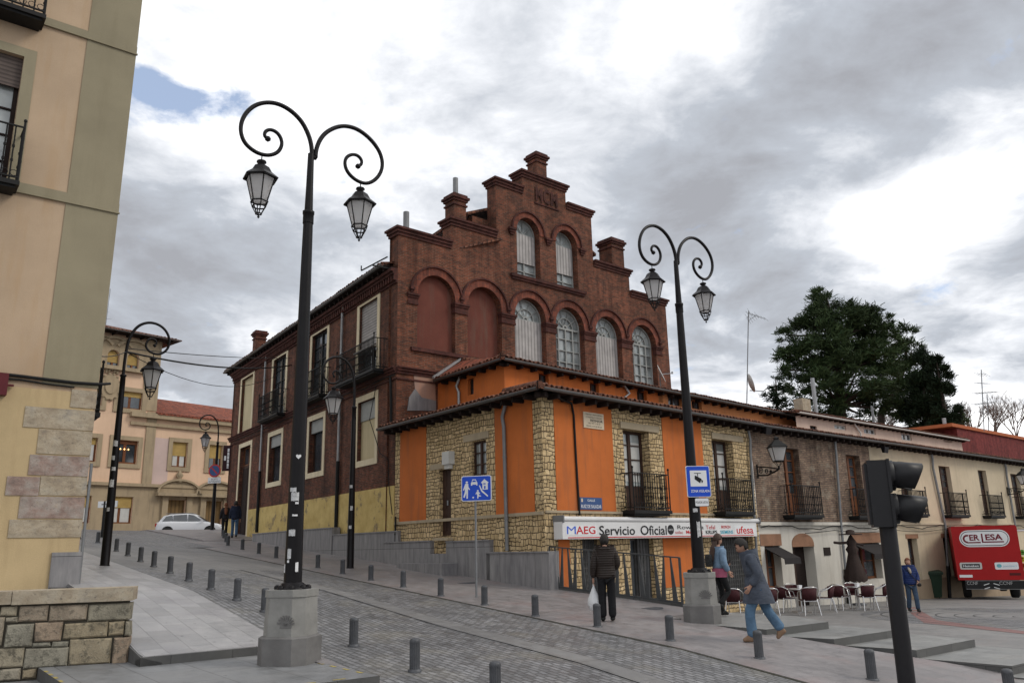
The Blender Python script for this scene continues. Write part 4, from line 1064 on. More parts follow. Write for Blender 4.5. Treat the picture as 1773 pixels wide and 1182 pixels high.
# infills
for i, c in enumerate(cents):
    o_ = arch(c-W/2+.0, c+W/2-.0, zbase, zspr, 16)
    if i < 2:
        m_ = MB(); m_.poly(G, o_, (), -.3 if i else -.22); obj('blind_arch', m_, M['pink_panel'], HB)
    else:
        m_ = MB(); r = W/2
        wa0, wa1 = c-r, c+r
        # frame : jambs, transom, fan bars
        for a, b, z0, z1 in ((wa0, wa0+.07, zbase, zspr), (wa1-.07, wa1, zbase, zspr), (wa0+.07, wa1-.07, zspr-.09, zspr)): m_.fbox(G, a, b, z0, z1, -.38, -.3)
        ringarc(m_, c, zspr, r-.07, r, -.38, -.3); ringarc(m_, c, zspr, r*.5, r*.5+.04, -.37, -.31); ringarc(m_, c, zspr, .08, .16, -.37, -.3)
        for ang in (36, 72, 108, 144): m_.bar(G.pt(c+.1*math.cos(R_(ang)), zspr+.1*math.sin(R_(ang)), -.34), G.pt(c+(r-.05)*math.cos(R_(ang)), zspr+(r-.05)*math.sin(R_(ang)), -.34), .035, .035)
        if i in (3, 5):
            for k in (1, 2, 3): m_.fbox(G, wa0+(wa1-wa0)*k/4-.03, wa0+(wa1-wa0)*k/4+.03, zbase, zspr-.09, -.37, -.3)
            for k in (1, 2, 3): m_.fbox(G, wa0, wa1, zbase+(zspr-zbase)*k/4-.02, zbase+(zspr-zbase)*k/4+.02, -.37, -.305)
        w_ = obj('arched_window', m_, M['grey_paint'], HB)
        m_ = MB(); m_.poly(G, o_, (), -.385); obj('pane', m_, M['glass_light'], w_)
        if i in (2, 4): m_ = MB(); m_.fbox(G, wa0+.02, wa1-.02, zbase, zspr-.05, -.34, -.29); obj('slatted_shutter', m_, M['shutter_v'], w_)
for c in acen:
    o_ = arch(c-aw_/2, c+aw_/2, za_b, za_s, 14); m_ = MB(); wa0, wa1 = c-aw_/2, c+aw_/2; r = aw_/2
    for a, b, z0, z1 in ((wa0, wa0+.06, za_b, za_s), (wa1-.06, wa1, za_b, za_s), (wa0, wa1, za_s-.04, za_s+.02), (avg(wa0, wa1)-.03, avg(wa0, wa1)+.03, za_b, za_b+.75), (wa0, wa1, za_b, za_b+.06), (wa0, wa1, za_b+.33, za_b+.37)): m_.fbox(G, a, b, z0, z1, -.4, -.33)
    ringarc(m_, c, za_s, r-.06, r, -.4, -.33)
    for ang in (45, 90, 135): m_.bar(G.pt(c, za_s, -.36), G.pt(c+(r-.05)*math.cos(R_(ang)), za_s+(r-.05)*math.sin(R_(ang)), -.36), .03, .03)
    w_ = obj('arched_window', m_, M['grey_paint'], HB)
    m_ = MB(); m_.poly(G, o_, (), -.405); obj('pane', m_, M['glass_light'], w_)
    m_ = MB(); m_.fbox(G, wa0+.05, wa1-.05, za_b+.72, za_s-.02, -.345, -.3); obj('slatted_shutter', m_, M['shutter_v'], w_)
mc = MB(); ma, mb_, mz0, mz1 = GU(752, 230), GU(852, 250), GZ(800, 272), GZ(800, 207)
lettering(G, .05, 'MCM', ma, mb_, avg(mz0, mz1), (mz1-mz0), M['brick_trim'], .03, HB, 'date_letters')
m_ = MB()
m_.fbox(G, ma-.08, mb_+.08, mz0-.14, mz0-.07, 0, .04); obj('letter_ledge', m_, M['brick_trim'], HB)
# plaster repair patches low on the gable
m_ = MB(); pz = [(200, 1050), (296, 1050), (300, 1180), (230, 1180), (205, 1120)]
m_.fprism(G, [(GU(x, y), GZ(x, y)) for x, y in pz], 0, .02); obj('plaster_patch', m_, M['pink_plaster'], HB)
m_ = MB(); pz = [(178, 1150), (205, 1110), (235, 1150), (300, 1165), (300, 1210), (170, 1210)]
m_.fprism(G, [(GU(x, y), GZ(x, y)) for x, y in pz], .003, .03); obj('plaster_patch', m_, M['marble'], HB)
# roof behind
zr = zz_[3]-1.2; Lr = uF+.3; um = avg(us[3], us[4])
def bk(u, z, s): # point behind the gable along the street-wall direction
    p = G.pt(u, z, 0)+FA.d*s; return Vector((p.x, p.y, z))
roof_quad(HB, [FA.pt(.35, zEa+.06, .5), FA.pt(Lr, zEa+.06, .5), FA.pt(Lr, zEa+2.2, -5), FA.pt(.35, zEa+2.2, -5)], M['tile'])
roof_quad(HB, [bk(um, zEa+2.2, .6), bk(um, zEa+2.2, Lr), bk(gr, zEa-.3, Lr), bk(gr, zEa-.3, .6)], M['tile'])
m_ = MB(); a, b = us[1]+.3, us[3]
m_.hull([bk(us[2]-.9, zEa, .6), bk(us[5]+.5, zEa, .6), bk(us[5]+.5, zEa, 6), bk(us[2]-.9, zEa, 6)], [bk(us[2]-.9, z26+.9, .6), bk(us[5]+.5, z26+.9, .6), bk(us[5]+.5, z26+.9, 6), bk(us[2]-.9, z26+.9, 6)])
obj('attic_block', m_, M['brick'], HB)
roof_quad(HB, [bk(us[2]-1.3, z26+.95, .6), bk(us[2]-1.3, z26+.95, 6.3), bk(um, z35+.3, 6.3), bk(um, z35+.3, .6)], M['tile'], .12)
roof_quad(HB, [bk(um, z35+.3, .6), bk(um, z35+.3, 6.3), bk(us[5]+.8, z26+.9, 6.3), bk(us[5]+.8, z26+.9, .6)], M['tile'], .12)
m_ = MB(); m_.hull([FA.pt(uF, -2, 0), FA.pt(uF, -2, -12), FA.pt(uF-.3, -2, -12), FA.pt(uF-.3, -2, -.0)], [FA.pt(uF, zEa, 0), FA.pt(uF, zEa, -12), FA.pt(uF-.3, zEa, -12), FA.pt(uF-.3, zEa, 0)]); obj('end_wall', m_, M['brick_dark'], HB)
# chimneys
def chimney(F, u, z0, z1, w, p, off, mat, capm, flue=None, dep=None):
    d_ = dep or w
    m_ = MB(); m_.fbox(F, u-w/2, u+w/2, z0, z1-.25, off-d_, off)
    o = obj('chimney', m_, mat, p)
    m_ = MB()
    for i, (a, b, e) in enumerate(((-.45, -.38, .05), (-.25, -.15, .06), (-.15, -.05, .12), (-.05, .06, .05))): m_.fbox(F, u-w/2-e, u+w/2+e, z1+a, z1+b, off-d_-e, off+e)
    obj('chimney_cap', m_, capm, o)
    if flue:
        m_ = MB(); c = F.pt(u+flue[2], z1, off-d_/2); m_.tube([c, c+Vector((0, 0, flue[0]))], flue[1], 8); obj('flue', m_, M['pipe'], o)
cu1 = GU(408, 290, -.1); chimney(G, cu1, z26+.2, GZ(408, 235, -.1), (GU(445, 290, -.1)-GU(372, 290, -.1)-.1)*.85, HB, -.05, M['brick'], M['brick_trim'], (.9, .11, 0))
cu2 = GU(778, 90, -.1); chimney(G, cu2, zz_[3]+.2, GZ(778, 48, -.1), (GU(810, 95, -.1)-GU(748, 95, -.1)-.1)*.82, HB, -.05, M['brick'], M['brick_trim'])
cu3 = GU(1125, 490, -.1); chimney(G, cu3, z26+.2, GZ(1125, 437, -.1), (GU(1160, 490, -.1)-GU(1092, 490, -.1)-.1)*.85, HB, -.05, M['brick'], M['brick_trim'])
m_ = MB(); c = G.pt(GU(192, 350), zz_[0]+.1, -.4); m_.tube([c, c+Vector((0, 0, 1.0))], .12, 10); obj('flue_pipe', m_, M['pipe'], HB)
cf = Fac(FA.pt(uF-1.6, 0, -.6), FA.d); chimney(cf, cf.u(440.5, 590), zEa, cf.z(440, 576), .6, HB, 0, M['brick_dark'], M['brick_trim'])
# dark bracket over the street wall and gutter end
m_ = MB(); m_.bar(FA.pt(.3, zEa+.35, .3), FA.pt(1.6, zEa+.1, .8), .04, .04); m_.bar(FA.pt(1.6, zEa+.1, .8), FA.pt(1.6, zEa+.3, .8), .04, .04); m_.bar(FA.pt(.3, zEa-.1, .1), FA.pt(.3, zEa-.1, .9), .05, .05); obj('gutter_bracket', m_, M['ironwork'], HB)
DS = thing('satellite_dish', 'white satellite dish on the roof beside the brick gable', 'satellite dish', UR.pt(UR.u(1146, 655), zU+.3, -.2))
dc = UR.pt(UR.u(1143, 655, .1), UR.z(1143, 648, .1), .1)
m_ = MB(); dd_ = Vector((.85, -.25, .35)).normalized(); q = dd_.to_track_quat('Z', 'Y').to_matrix().to_4x4()
m2 = MB(); m2.lathe([(.001, 0), (.2, .02), (.38, .07), (.39, .075), (.38, .085), (.2, .035), (.001, .015)], 20); m2.xf(Matrix.Translation(dc) @ q); obj('dish', m2, M['white_paint'], DS)
m_.bar(dc, UR.pt(UR.u(1146, 655), zU+.2, -.1), .05, .05); m_.bar(dc, dc+dd_*.55+Vector((0, 0, -.2)), .03, .03); m_.lathe([(.04, -.04), (.04, .05)], 8, dc+dd_*.55+Vector((0, 0, -.18))); obj('mount_arm', m_, M['pipe_light'], DS)
# ================================================================== neighbour row: pebble house and cream house
zE2 = (BR.z(1400, 744, .5)+BR.z(1539, 769, .5)+BR.z(1672, 787, .5))/3
ub = BR.u(1512, 840); ue = BR.u(1800, 850); uz = ue+4
zled = (BR.z(1330, 908)+BR.z(1620, 908))/2
def br(xl, xr, yt, yb, at='m'): return BR.rect(xl, xr, yt, yb, at)
HP = thing('pebble_house', 'pebble and brick upper storey over a white cafe front, brown timber balcony doors', 'house', BR.pt(0, -2.4))
HC = thing('cream_house', 'long cream rendered house with dark shuttered balcony doors beside the red truck', 'house', BR.pt(ub, -2.6))
zf2 = BR.z(1395, 891)
pd = [br(1359, 1388, 778, 886), br(1470, 1494, 787, 888)]
zt2 = avg(pd[0][3], pd[1][3])
pd = [(a, b, zf2, zt2) for a, b, c, d in pd]
w_ = MB(); w_.poly(BR, [(0.01, zled), (ub, zled), (ub, zE2), (0.01, zE2)], [rpoly(q) for q in pd], 0, .4); obj('upper_wall', w_, M['pebble'], HP)
g1 = br(1327, 1354, 943, 1024); g2 = br(1376, 1414, 940, 1040); g3 = br(1484, 1526, 938, 1003)
zl_ = zled-.75
gfl = [(g1[0], g1[1], BR.z(1340, 1020), zl_), (g2[0], g2[1], -2.75, zl_+.05), (g3[0], min(g3[1], ub-.1), BR.z(1500, 1003), zl_)]
zfl2 = zled
hl = [rpoly(gfl[0]), arch(gfl[1][0], gfl[1][1], gfl[1][2], gfl[1][3], 12, .38), rpoly(gfl[2])]
w_ = MB(); w_.poly(BR, [(0.01, -4), (ub, -4), (ub, zled), (0.01, zled)], hl, 0, .45); obj('ground_floor_wall', w_, M['white_wall'], HP)
w_ = MB(); w_.fbox(BR, 0.01, ub, zled-.02, zled+.1, 0.002, .09); obj('ledge', w_, M['white_wall'], HP)
for q in pd:
    casement(BR, q, -.25, HP, M['wood_brown'], M['glass'], 2, 4, .1, 'balcony_door', .3)
    balcony(BR, q[0]-.4, q[1]+.55, q[2]-.02, q[2]+1.08, .5, HP, 16)
for q in (gfl[0], gfl[2]):
    casement(BR, q, -.3, HP, M['wood_brown'], M['glass'], 2, 2, .1, 'cafe_window')
    m_ = MB(); m_.fbox(BR, q[0]-.25, q[1]+.12, q[3], q[3]+.42, 0, .02); obj('timber_lintel', m_, M['lintel'], HP)
    m_ = MB(); a, b, z = q[0]+.02, q[1]+.05, q[3]-.05
    m_.hull([BR.pt(a, z, -.1), BR.pt(b, z, -.1), BR.pt(b, z-.42, .75), BR.pt(a, z-.42, .75)], [BR.pt(a, z+.03, -.1), BR.pt(b, z+.03, -.1), BR.pt(b, z-.39, .76), BR.pt(a, z-.39, .76)])
    m_.hull([BR.pt(a, z-.6, .76), BR.pt(b, z-.6, .76), BR.pt(b, z-.6, .78), BR.pt(a, z-.6, .78)], [BR.pt(a, z-.39, .74), BR.pt(b, z-.39, .74), BR.pt(b, z-.39, .76), BR.pt(a, z-.39, .76)])
    obj('cafe_awning', m_, flat('dark_awning_cloth', (.028, .025, .025), .9), HP)
q = gfl[1]; m_ = MB(); m_.fbox(BR, q[0], q[0]+(q[1]-q[0])*.5, q[2], q[3]+.3, -.44, -.4); obj('cafe_door', m_, M['wood_door'], HP)
m_ = MB(); m_.fbox(BR, q[0]-.3, q[1]+.3, q[2], q[3]+.5, -.5, -.46); obj('entrance_back', m_, M['wood_dark'], HP)
m_ = MB(); c_ = avg(q[0], q[1]); hw = (q[1]-q[0])/2
P_ = [(c_+hw*math.cos(math.pi*k/12), q[3]+.38*math.sin(math.pi*k/12)) for k in range(13)]
m_.fprism(BR, [(q[1], q[3]-.12)]+P_+[(q[0], q[3]-.12)], -.2, .02); obj('arched_lintel', m_, M['lintel'], HP)
mr_ = br(1426, 1437, 947, 961); m_ = MB(); m_.fbox(BR, *mr_, 0.002, .03); obj('menu_board', m_, M['wood_dark'], HP)
pipe(BR, [(BR.u(1461, 756, .5), zE2), (BR.u(1446, 770, .1), zE2-.4), (BR.u(1447, 780, .1), zE2-.7), (BR.u(1456, 905, .1), zled), (BR.u(1463, 990, .1), -2.9)], .055, HP, M['pipe'], M['ironwork'], -1.2)
eaves(BR, 0, ub, zE2, .5, HP)
# cream house
co = [(br(1564, 1581, 850, 893)), br(1631, 1650, 807, 891), br(1699, 1713, 815, 891), br(1755, 1770, 821, 891), br(1800, 1812, 824, 891)]
zct = avg(co[1][3], co[2][3]); zcf = avg(co[1][2], co[2][2]); co = [(a, max(b, a+.95), zcf, zct) for a, b, c, d in co]
gc = [br(1578, 1596, 930, 1040), br(1690, 1712, 935, 1040), br(1640, 1650, 930, 1040)]
gc = [(a, a+1.0, -3.6, zled-.62) for a, b, c, d in gc]
w_ = MB(); w_.poly(BR, [(ub, -4.2), (uz, -4.2), (uz, zE2), (ub, zE2)], [rpoly(q) for q in co+gc], 0.0, .35); obj('front_wall', w_, M['cream_wall'], HC)
w_ = MB(); w_.fbox(BR, ub, uz, zled, zled+.09, 0.002, .07); obj('ledge', w_, M['cream_wall'], HC)
w_ = MB(); w_.fbox(BR, ub+1.5, uz, -4, -1.9, 0.001, .03); 
obj('damp_plinth', w_, stucco('damp_base_render', (.33, .25, .17), (.2, .15, .1), .5, 1.0), HC)
for i, q in enumerate(co):
    casement(BR, q, -.2, HC, M['wood_door'], M['glass'], 2, 3, .09, 'balcony_door', .55)
    balcony(BR, q[0]-.35, q[1]+.6, q[2]-.02, q[2]+1.05, .45, HC, 14)
for q in gc:
    casement(BR, q, -.25, HC, M['wood_door'], M['glass'], 1, 2, .1, 'street_door', .5)
    m_ = MB(); m_.fbox(BR, q[0]-.15, q[1]+.15, q[3], q[3]+.2, 0, .02); obj('timber_lintel', m_, M['lintel'], HC)
for x0, y0, x1, y1, x2, y2 in ((1627, 783, 1614, 800, 1636, 985), (1752, 797, 1741, 812, 1757, 905)):
    pipe(BR, [(BR.u(x0, y0, .5), zE2), (BR.u(x1, y0+8, .1), zE2-.4), (BR.u(x1, y1, .1), zE2-.8), (BR.u(x2, 905, .1), zled), (BR.u(x2+2, 1000, .1), -3.4)], .06, HC, M['pipe'], M['ironwork'], -1.4)
eaves(BR, ub, uz, zE2, .5, HC)
CB2 = MB()
CB2.tube([BR.pt(u, zled-.1+.07*math.sin(u*1.3)+.03*math.sin(u*4.1), .1) for u in frange(0, ue, 60)], .02, 5)
CB2.tube([BR.pt(u, zled-.22-.1*abs(math.sin(u*.6)), .12) for u in frange(3, ue, 50)], .014, 5)
CB2 = tag(obj('wall_cable', CB2, M['ironwork']), 'black electric cables slung along the ledge of the cafe row', 'cable')
# common low roof, attic storey, red wall
z0r = zE2+.07; SB2 = 3.6; z1r = z0r+(SB2+.55)*TAN
roof_quad(HP, [BR.pt(0, z0r, .55), BR.pt(ub, z0r, .55), BR.pt(ub, z1r, -SB2), BR.pt(0, z1r, -SB2)], M['tile'])
roof_quad(HC, [BR.pt(ub, z0r, .55), BR.pt(uz, z0r, .55), BR.pt(uz, z1r, -SB2), BR.pt(ub, z1r, -SB2)], M['tile'])
AT = Fac(BR.pt(0, 0, -SB2), D2)
zA = avg(AT.z(1400, 719, .3), AT.z(1640, 755, .3))
a0, a1 = AT.u(1378, 725), AT.u(1664, 760)
HA = thing('attic_house', 'pink rendered attic storey with pale gutter behind the cafe roof', 'house', AT.pt(a0, z1r))
aw2 = [AT.rect(*q) for q in ((1403, 1415, 737, 750), (1445, 1465, 735.5, 743), (1496, 1516, 742, 751), (1561, 1578, 750.5, 762), (1634, 1648, 759, 766))]
w_ = MB(); w_.poly(AT, [(a0, z1r-1), (a1, z1r-1), (a1, zA), (a0, zA)], [rpoly(q) for q in aw2], 0, .2); obj('attic_wall', w_, M['pink_attic'], HA)
for i, q in enumerate(aw2): casement(AT, q, -.08, HA, M['white_paint'] if i else M['wood_dark'], M['glass'] if i != 1 else M['glass_light'], 2, 1, .05)
eaves(AT, a0-.3, a1+.3, zA, .35, HA, gmat=M['white_paint'], rh=.08)
roof_quad(HA, [AT.pt(a0-.3, zA+.06, .4), AT.pt(a1+.3, zA+.06, .4), AT.pt(a1+.3, zA+.06+3.2*TAN, -2.8), AT.pt(a0-.3, zA+.06+3.2*TAN, -2.8)], M['tile'])
roof_quad(HA, [AT.pt(a0-.3, zA+.05+3.2*TAN, -2.8), AT.pt(a1+.3, zA+.05+3.2*TAN, -2.8), AT.pt(a1+.3, zA, -6), AT.pt(a0-.3, zA, -6)], M['tile'])
cfa = Fac(AT.pt(0, 0, -1.2), D2)
u_ = cfa.u(1396, 690); m_ = MB(); m_.fbox(cfa, u_-.45, u_+.4, zA, cfa.z(1396, 690), -.5, 0); o_ = obj('chimney', m_, M['quoin'], HA)
m_ = MB(); m_.tube([cfa.pt(cfa.u(1410, 710), zA+.2, .1), cfa.pt(cfa.u(1404, 660), cfa.z(1404, 655), .1)], .11, 8); obj('flue', m_, M['pipe_light'], o_)
m_ = MB(); u_ = cfa.u(1540, 720); m_.tube([cfa.pt(u_, zA+.2, -1), cfa.pt(u_, cfa.z(1541, 700), -1)], .08, 8); obj('flue_pipe', m_, M['pipe'], HA)
m_ = MB(); pipe(AT, [(AT.u(1484, 728, .3), zA), (AT.u(1485, 735), zA-.5), (AT.u(1485, 745), z1r-.2)], .05, HA, M['white_paint'])
RWp = AT; r0 = AT.u(1660, 765)
RW = Fac(AT.pt(0, 0, -.4), D2); r0 = RW.u(1660, 765); r1 = RW.u(1900, 780); zR = RW.z(1720, 752)
HR = thing('red_wall_building', 'deep red brick wall with an orange coping behind the tiled roof', 'building', RW.pt(r0, z1r))
m_ = MB(); m_.fbox(RW, r0, r1, z1r-1, zR, -5, 0); obj('wall', m_, M['red_wall'], HR)
m_ = MB(); m_.fbox(RW, r0-1.0, r1, zR, zR+.22, -5.1, .12); obj('coping', m_, flat('orange_coping', (.40, .12, .05), .85), HR)
m_ = MB(); u_ = RW.u(1690, 740); m_.tube([RW.pt(u_, zR+.1, -2), RW.pt(u_, RW.z(1690, 718), -2)], .14, 8); obj('flue_pipe', m_, M['pipe_light'], HR)
# flood lights under the eaves
for x, y, lab in ((1326, 745, 'black floodlight under the eaves above the wall lantern'), (1530, 778, 'small dark floodlight under the cream house eaves')):
    u, z = BR.px(x, y, .45); t = thing('floodlight', lab, 'floodlight', BR.pt(u, z, .45))
    m_ = MB(); c = BR.pt(u, z, .45); m_.hull([c+BR.d*-.17+Vector((0, 0, -.14)), c+BR.d*.17+Vector((0, 0, -.14)), c+BR.d*.17+BR.n*.1+Vector((0, 0, -.16)), c+BR.d*-.17+BR.n*.1+Vector((0, 0, -.16))],
        [c+BR.d*-.2+Vector((0, 0, .14))-BR.n*.05, c+BR.d*.2+Vector((0, 0, .14))-BR.n*.05, c+BR.d*.2+BR.n*.16+Vector((0, 0, .1)), c+BR.d*-.2+BR.n*.16+Vector((0, 0, .1))]); obj('housing', m_, M['iron'], t)
    m_ = MB(); m_.tube([c+Vector((0, 0, .1)), c+Vector((0, 0, .25))-BR.n*.2, c+Vector((0, 0, .3))-BR.n*.45], .02, 6); obj('arm', m_, M['ironwork'], t)
# wall lanterns
def hexlathe(mb, prof, n=6, o=(0, 0, 0), ph=0.0): mb.lathe(prof, n, o, False, ph); return mb
def wall_lantern(F, xw, yw, xl, yl, hh, lab):
    out_ = 1.15
    u0, z0 = F.px(xw, yw, 0.0); 
    L = thing('wall_lantern', lab, 'lantern', F.pt(u0, z0, 0), 0, 'wall lanterns on scrolled brackets')
    u1, z1 = F.px(xl, yl, out_)
    # lantern centre stands out from the wall on its bracket
    c = F.pt(u1, z1, out_); a = F.pt(u0, z0-.1, .02); a2 = F.pt(u0, z0+.22, .02)
    m_ = MB(); tip = c+Vector((0, 0, -hh*.62)); m_.tube([a2, a2.lerp(tip, .5)+Vector((0, 0, .02)), tip], .025, 6)
    m_.tube([a, a.lerp(tip, .45)+Vector((0, 0, -.1)), a.lerp(tip, .8)+Vector((0, 0, -.05)), tip], .03, 6)
    for f, rr in ((.16, .13), (.42, .10), (.62, .07)):
        cc_ = a2.lerp(tip, f)+Vector((0, 0, -.14)); dd = (tip-a2).normalized()
        m_.tube([cc_+dd*rr*(1-k/22)*math.cos(k*.6)+Vector((0, 0, 1))*rr*(1-k/22)*math.sin(k*.6) for k in range(18)], .016, 5)
    m_.bar(F.pt(u0, z0-.2, .015), F.pt(u0, z0+.3, .015), .06, .03)
    m_.tube([tip, c+Vector((0, 0, -hh*.5))], .04, 6)
    obj('bracket', m_, M['ironwork'], L)
    m_ = MB(); w = hh*.42
    hexlathe(m_, [(w*1.0, hh*.18), (w*1.08, hh*.2), (w*.62, hh*.36), (w*.35, hh*.44), (w*.22, hh*.5), (w*.3, hh*.54), (w*.12, hh*.6), (.005, hh*.62)], 4, c, math.pi/4)
    hexlathe(m_, [(w*.5, -hh*.36), (w*.56, -hh*.33), (w*.56, -hh*.31), (w*.5, -hh*.31)], 4, c, math.pi/4)
    for k in range(4):
        an = math.pi/4+k*math.pi/2; m_.bar(c+Vector((math.cos(an)*w*.54, math.sin(an)*w*.54, -hh*.32)), c+Vector((math.cos(an)*w*.95, math.sin(an)*w*.95, hh*.19)), .02, .02)
        m_.bar(c+Vector((math.cos(an)*w*.5, math.sin(an)*w*.5, -hh*.34)), c+Vector((math.cos(an)*w*.12, math.sin(an)*w*.12, -hh*.5)), .015, .015)
    obj('lantern_frame', m_, M['ironwork'], L)
    m_ = MB(); hexlathe(m_, [(w*.5, -hh*.31), (w*.9, hh*.18)], 4, c, math.pi/4); obj('lantern_glass', m_, M['lamp_glass'], L)
wall_lantern(BR, 1311, 818, 1346, 783, .95, 'wall lantern on a scrolled bracket beside the pebble wall')
wall_lantern(BR, 1744, 852, 1773, 828, .95, 'wall lantern on the cream wall at the right edge')
# ================================================================== left building in the foreground
cg = hit(136, 1012); LF = Fac(cg, ray(2700, 904))
def lu(y_, pts=((244, 0), (148, 700), (130, 1010))): pass
e0 = LF.px(250, -40); e1 = LF.px(130, 1010)
HLt = thing('apartment_building', 'tall peach and olive rendered building with stone quoins at the left edge', 'building', (cg.x, cg.y, cg.z))
def edge_u(z): f = (z-e1[1])/(e0[1]-e1[1]); return e1[0]+(e0[0]-e1[0])*f
zT = e0[1]+1.5; zB = -1.6
def Lr(x, y, off=0): return LF.px(x/1.969, y/1.969, off)
wu = Lr(75, 250)[0]; wz1 = Lr(75, 192)[1]; bf = Lr(60, 615, .55)[1]; bfr = Lr(84, 500, .55)[0]; brt = Lr(84, 433, .55)[1]
wrect = (wu-1.15, wu, bf+.05, wz1)
w_ = MB(); w_.poly(LF, [(-9, zB), (edge_u(zB), zB), (edge_u(zT), zT), (-9, zT)], [rpoly(wrect)], 0, .3); obj('front_wall', w_, M['peach'], HLt)
w_ = MB(); sB, sT = LF.pt(edge_u(zB), zB), LF.pt(edge_u(zT), zT)
w_.add([sB, sT, sT+SU*14+SW*-.2, sB+SU*14+SW*-.2], [(0, 1, 2, 3)]); obj('side_wall', w_, M['olive'], HLt)
w_ = MB(); b1t, b1b = Lr(160, 62)[1], Lr(300, 133)[1]; b2t, b2b = Lr(222, 657)[1], Lr(222, 688)[1]
pu = avg(Lr(303, 150)[0]-edge_u(Lr(303, 150)[1]), Lr(222, 655)[0]-edge_u(Lr(222, 655)[1]))
zpb = LF.z(120, 668)
w_.hull([LF.pt(edge_u(zpb)+pu, zpb, 0), LF.pt(edge_u(zpb)+.012, zpb, 0), LF.pt(edge_u(zpb)+.012, zpb, .02), LF.pt(edge_u(zpb)+pu, zpb, .02)],
        [LF.pt(edge_u(zT)+pu, zT, 0), LF.pt(edge_u(zT)+.012, zT, 0), LF.pt(edge_u(zT)+.012, zT, .02), LF.pt(edge_u(zT)+pu, zT, .02)]); obj('corner_pilaster', w_, M['olive'], HLt)
for za, zb_ in ((b1t, b1b), (b2t, b2b)):
    lo, hi = min(za, zb_), max(za, zb_)
    w_ = MB(); w_.fbox(LF, -9, edge_u(lo)+.02, lo, hi, 0, .035); w_.fbox(LF, -9, edge_u(lo)+.04, lo-.03, lo, 0, .06); obj('band', w_, M['olive'], HLt)
sw_ = Lr(118, 250)[0]-wu
w_ = MB(); w_.fbox(LF, wu, wu+sw_, b2t+.02, wz1+sw_*.9, 0, .018); w_.fbox(LF, wu-1.15-sw_, wu-1.15, b2t+.02, wz1+sw_*.9, 0, .018); w_.fbox(LF, wu-1.15, wu, wz1, wz1+sw_*.9, 0, .018); obj('window_surround', w_, M['olive'], HLt)
ww = casement(LF, wrect, -.2, HLt, M['wood_dark'], M['glass_light'], 2, 5, .09, 'window')
w_ = MB(); w_.fbox(LF, wrect[0], wrect[1], wz1-.75, wz1, -.17, -.12); obj('roller_blind', w_, M['shutter_brown'], ww)
balcony(LF, wu-1.5, bfr, bf, brt, .55, HLt, 10)
ub2 = Lr(163, 20, .55); balcony(LF, ub2[0]-2.2, ub2[0], Lr(150, 48, .55)[1], Lr(150, 48, .55)[1]+(brt-bf), .55, HLt, 10)
# balconies on the street side (seen edge-on)
SF = Fac(LF.pt(edge_u(3), 0), SU)
if SF.n.dot(SW) < 0: SF.n = -SF.n
def sbal(s_, zf_, pr): balcony(SF, s_, s_+2.2, zf_, zf_+1.05, pr, HLt, 10)
sbal(2.2, LF.z(190, 410)-.0, .22); sbal(2.2, LF.z(222, 152), .22); sbal(1.0, LF.z(150, 700), .30)
# quoins
def Q2(x, y): return LF.px(x/1.871, 550+y/1.871)
qs = [((228, 282), (233, 292), 'quoin'), ((76, 272), (292, 360), 'quoin'), ((120, 265), (362, 443), 'quoin'), ((92, 258), (445, 512), 'quoin_red'), ((18, 128), (513, 576), 'quoin_red'), ((128, 250), (513, 576), 'quoin'), ((60, 245), (578, 650), 'quoin_red'), ((26, 240), (652, 712), 'quoin')]
for (xa, xb), (ya, yb), mt in qs:
    ym = (ya+yb)/2; ua, z1_ = Q2(xa, ya); z1_ = Q2((xa+xb)/2, ya)[1]; z0_ = Q2((xa+xb)/2, yb)[1]; ua = Q2(xa, ym)[0]; ub_ = Q2(xb, ym)[0]
    if xb > 230: ub_ = edge_u((z0_+z1_)/2)+.01
    w_ = MB(); w_.fbox(LF, ua+.006, ub_-.006, z0_+.006, z1_-.006, 0, .03); obj('quoin_stone', w_, M[mt], HLt)
zc_ = Q2(120, 260)[1]
w_ = MB(); w_.fbox(LF, -9, edge_u(zB), zB, Q2(120, 230)[1], .0, .012); obj('lower_render', w_, M['cream_low'], HLt)
w_ = MB(); w_.fbox(LF, edge_u(-.6)-.5, edge_u(-.6)+.06, zB, LF.z(130, 955), 0, .06); obj('marble_base', w_, M['marble'], HLt)
w_ = MB(); w_.tube([LF.pt(edge_u(1)+.05, zB+.6, .02), LF.pt(edge_u(1)+.06, Q2(255, 470)[1], .02)], .03, 6); obj('downpipe', w_, M['pipe'], HLt)
w_ = MB(); zc_ = LF.z(60, 655); w_.tube([LF.pt(-9+u*.5, zc_+.02*math.sin(u), .05) for u in range(int((9+edge_u(zc_))*2)+1)]+[LF.pt(edge_u(zc_)+.05, zc_, .05), LF.pt(edge_u(zc_)+.3, zc_+.1, -.3)], .035, 6)
w_.tube([LF.pt(-9+u*.5, zc_-.09+.03*math.sin(u*1.4), .04) for u in range(int((9+edge_u(zc_))*2)+1)], .02, 6); obj('cable', w_, M['ironwork'], HLt)
bx_ = LF.px(6, 664, .2); t = thing('alarm_box', 'small dark red box on the left wall beside the cables', 'box', LF.pt(bx_[0], bx_[1], 0))
w_ = MB(); w_.fbox(LF, bx_[0]-.3, bx_[0]+.08, bx_[1]-.23, bx_[1]+.23, .02, .2); w_.fbox(LF, bx_[0]+.08, bx_[0]+.2, bx_[1]-.02, bx_[1]+.02, .05, .1); obj('casing', w_, flat('dark_red_box', (.10, .015, .02), .5), t)
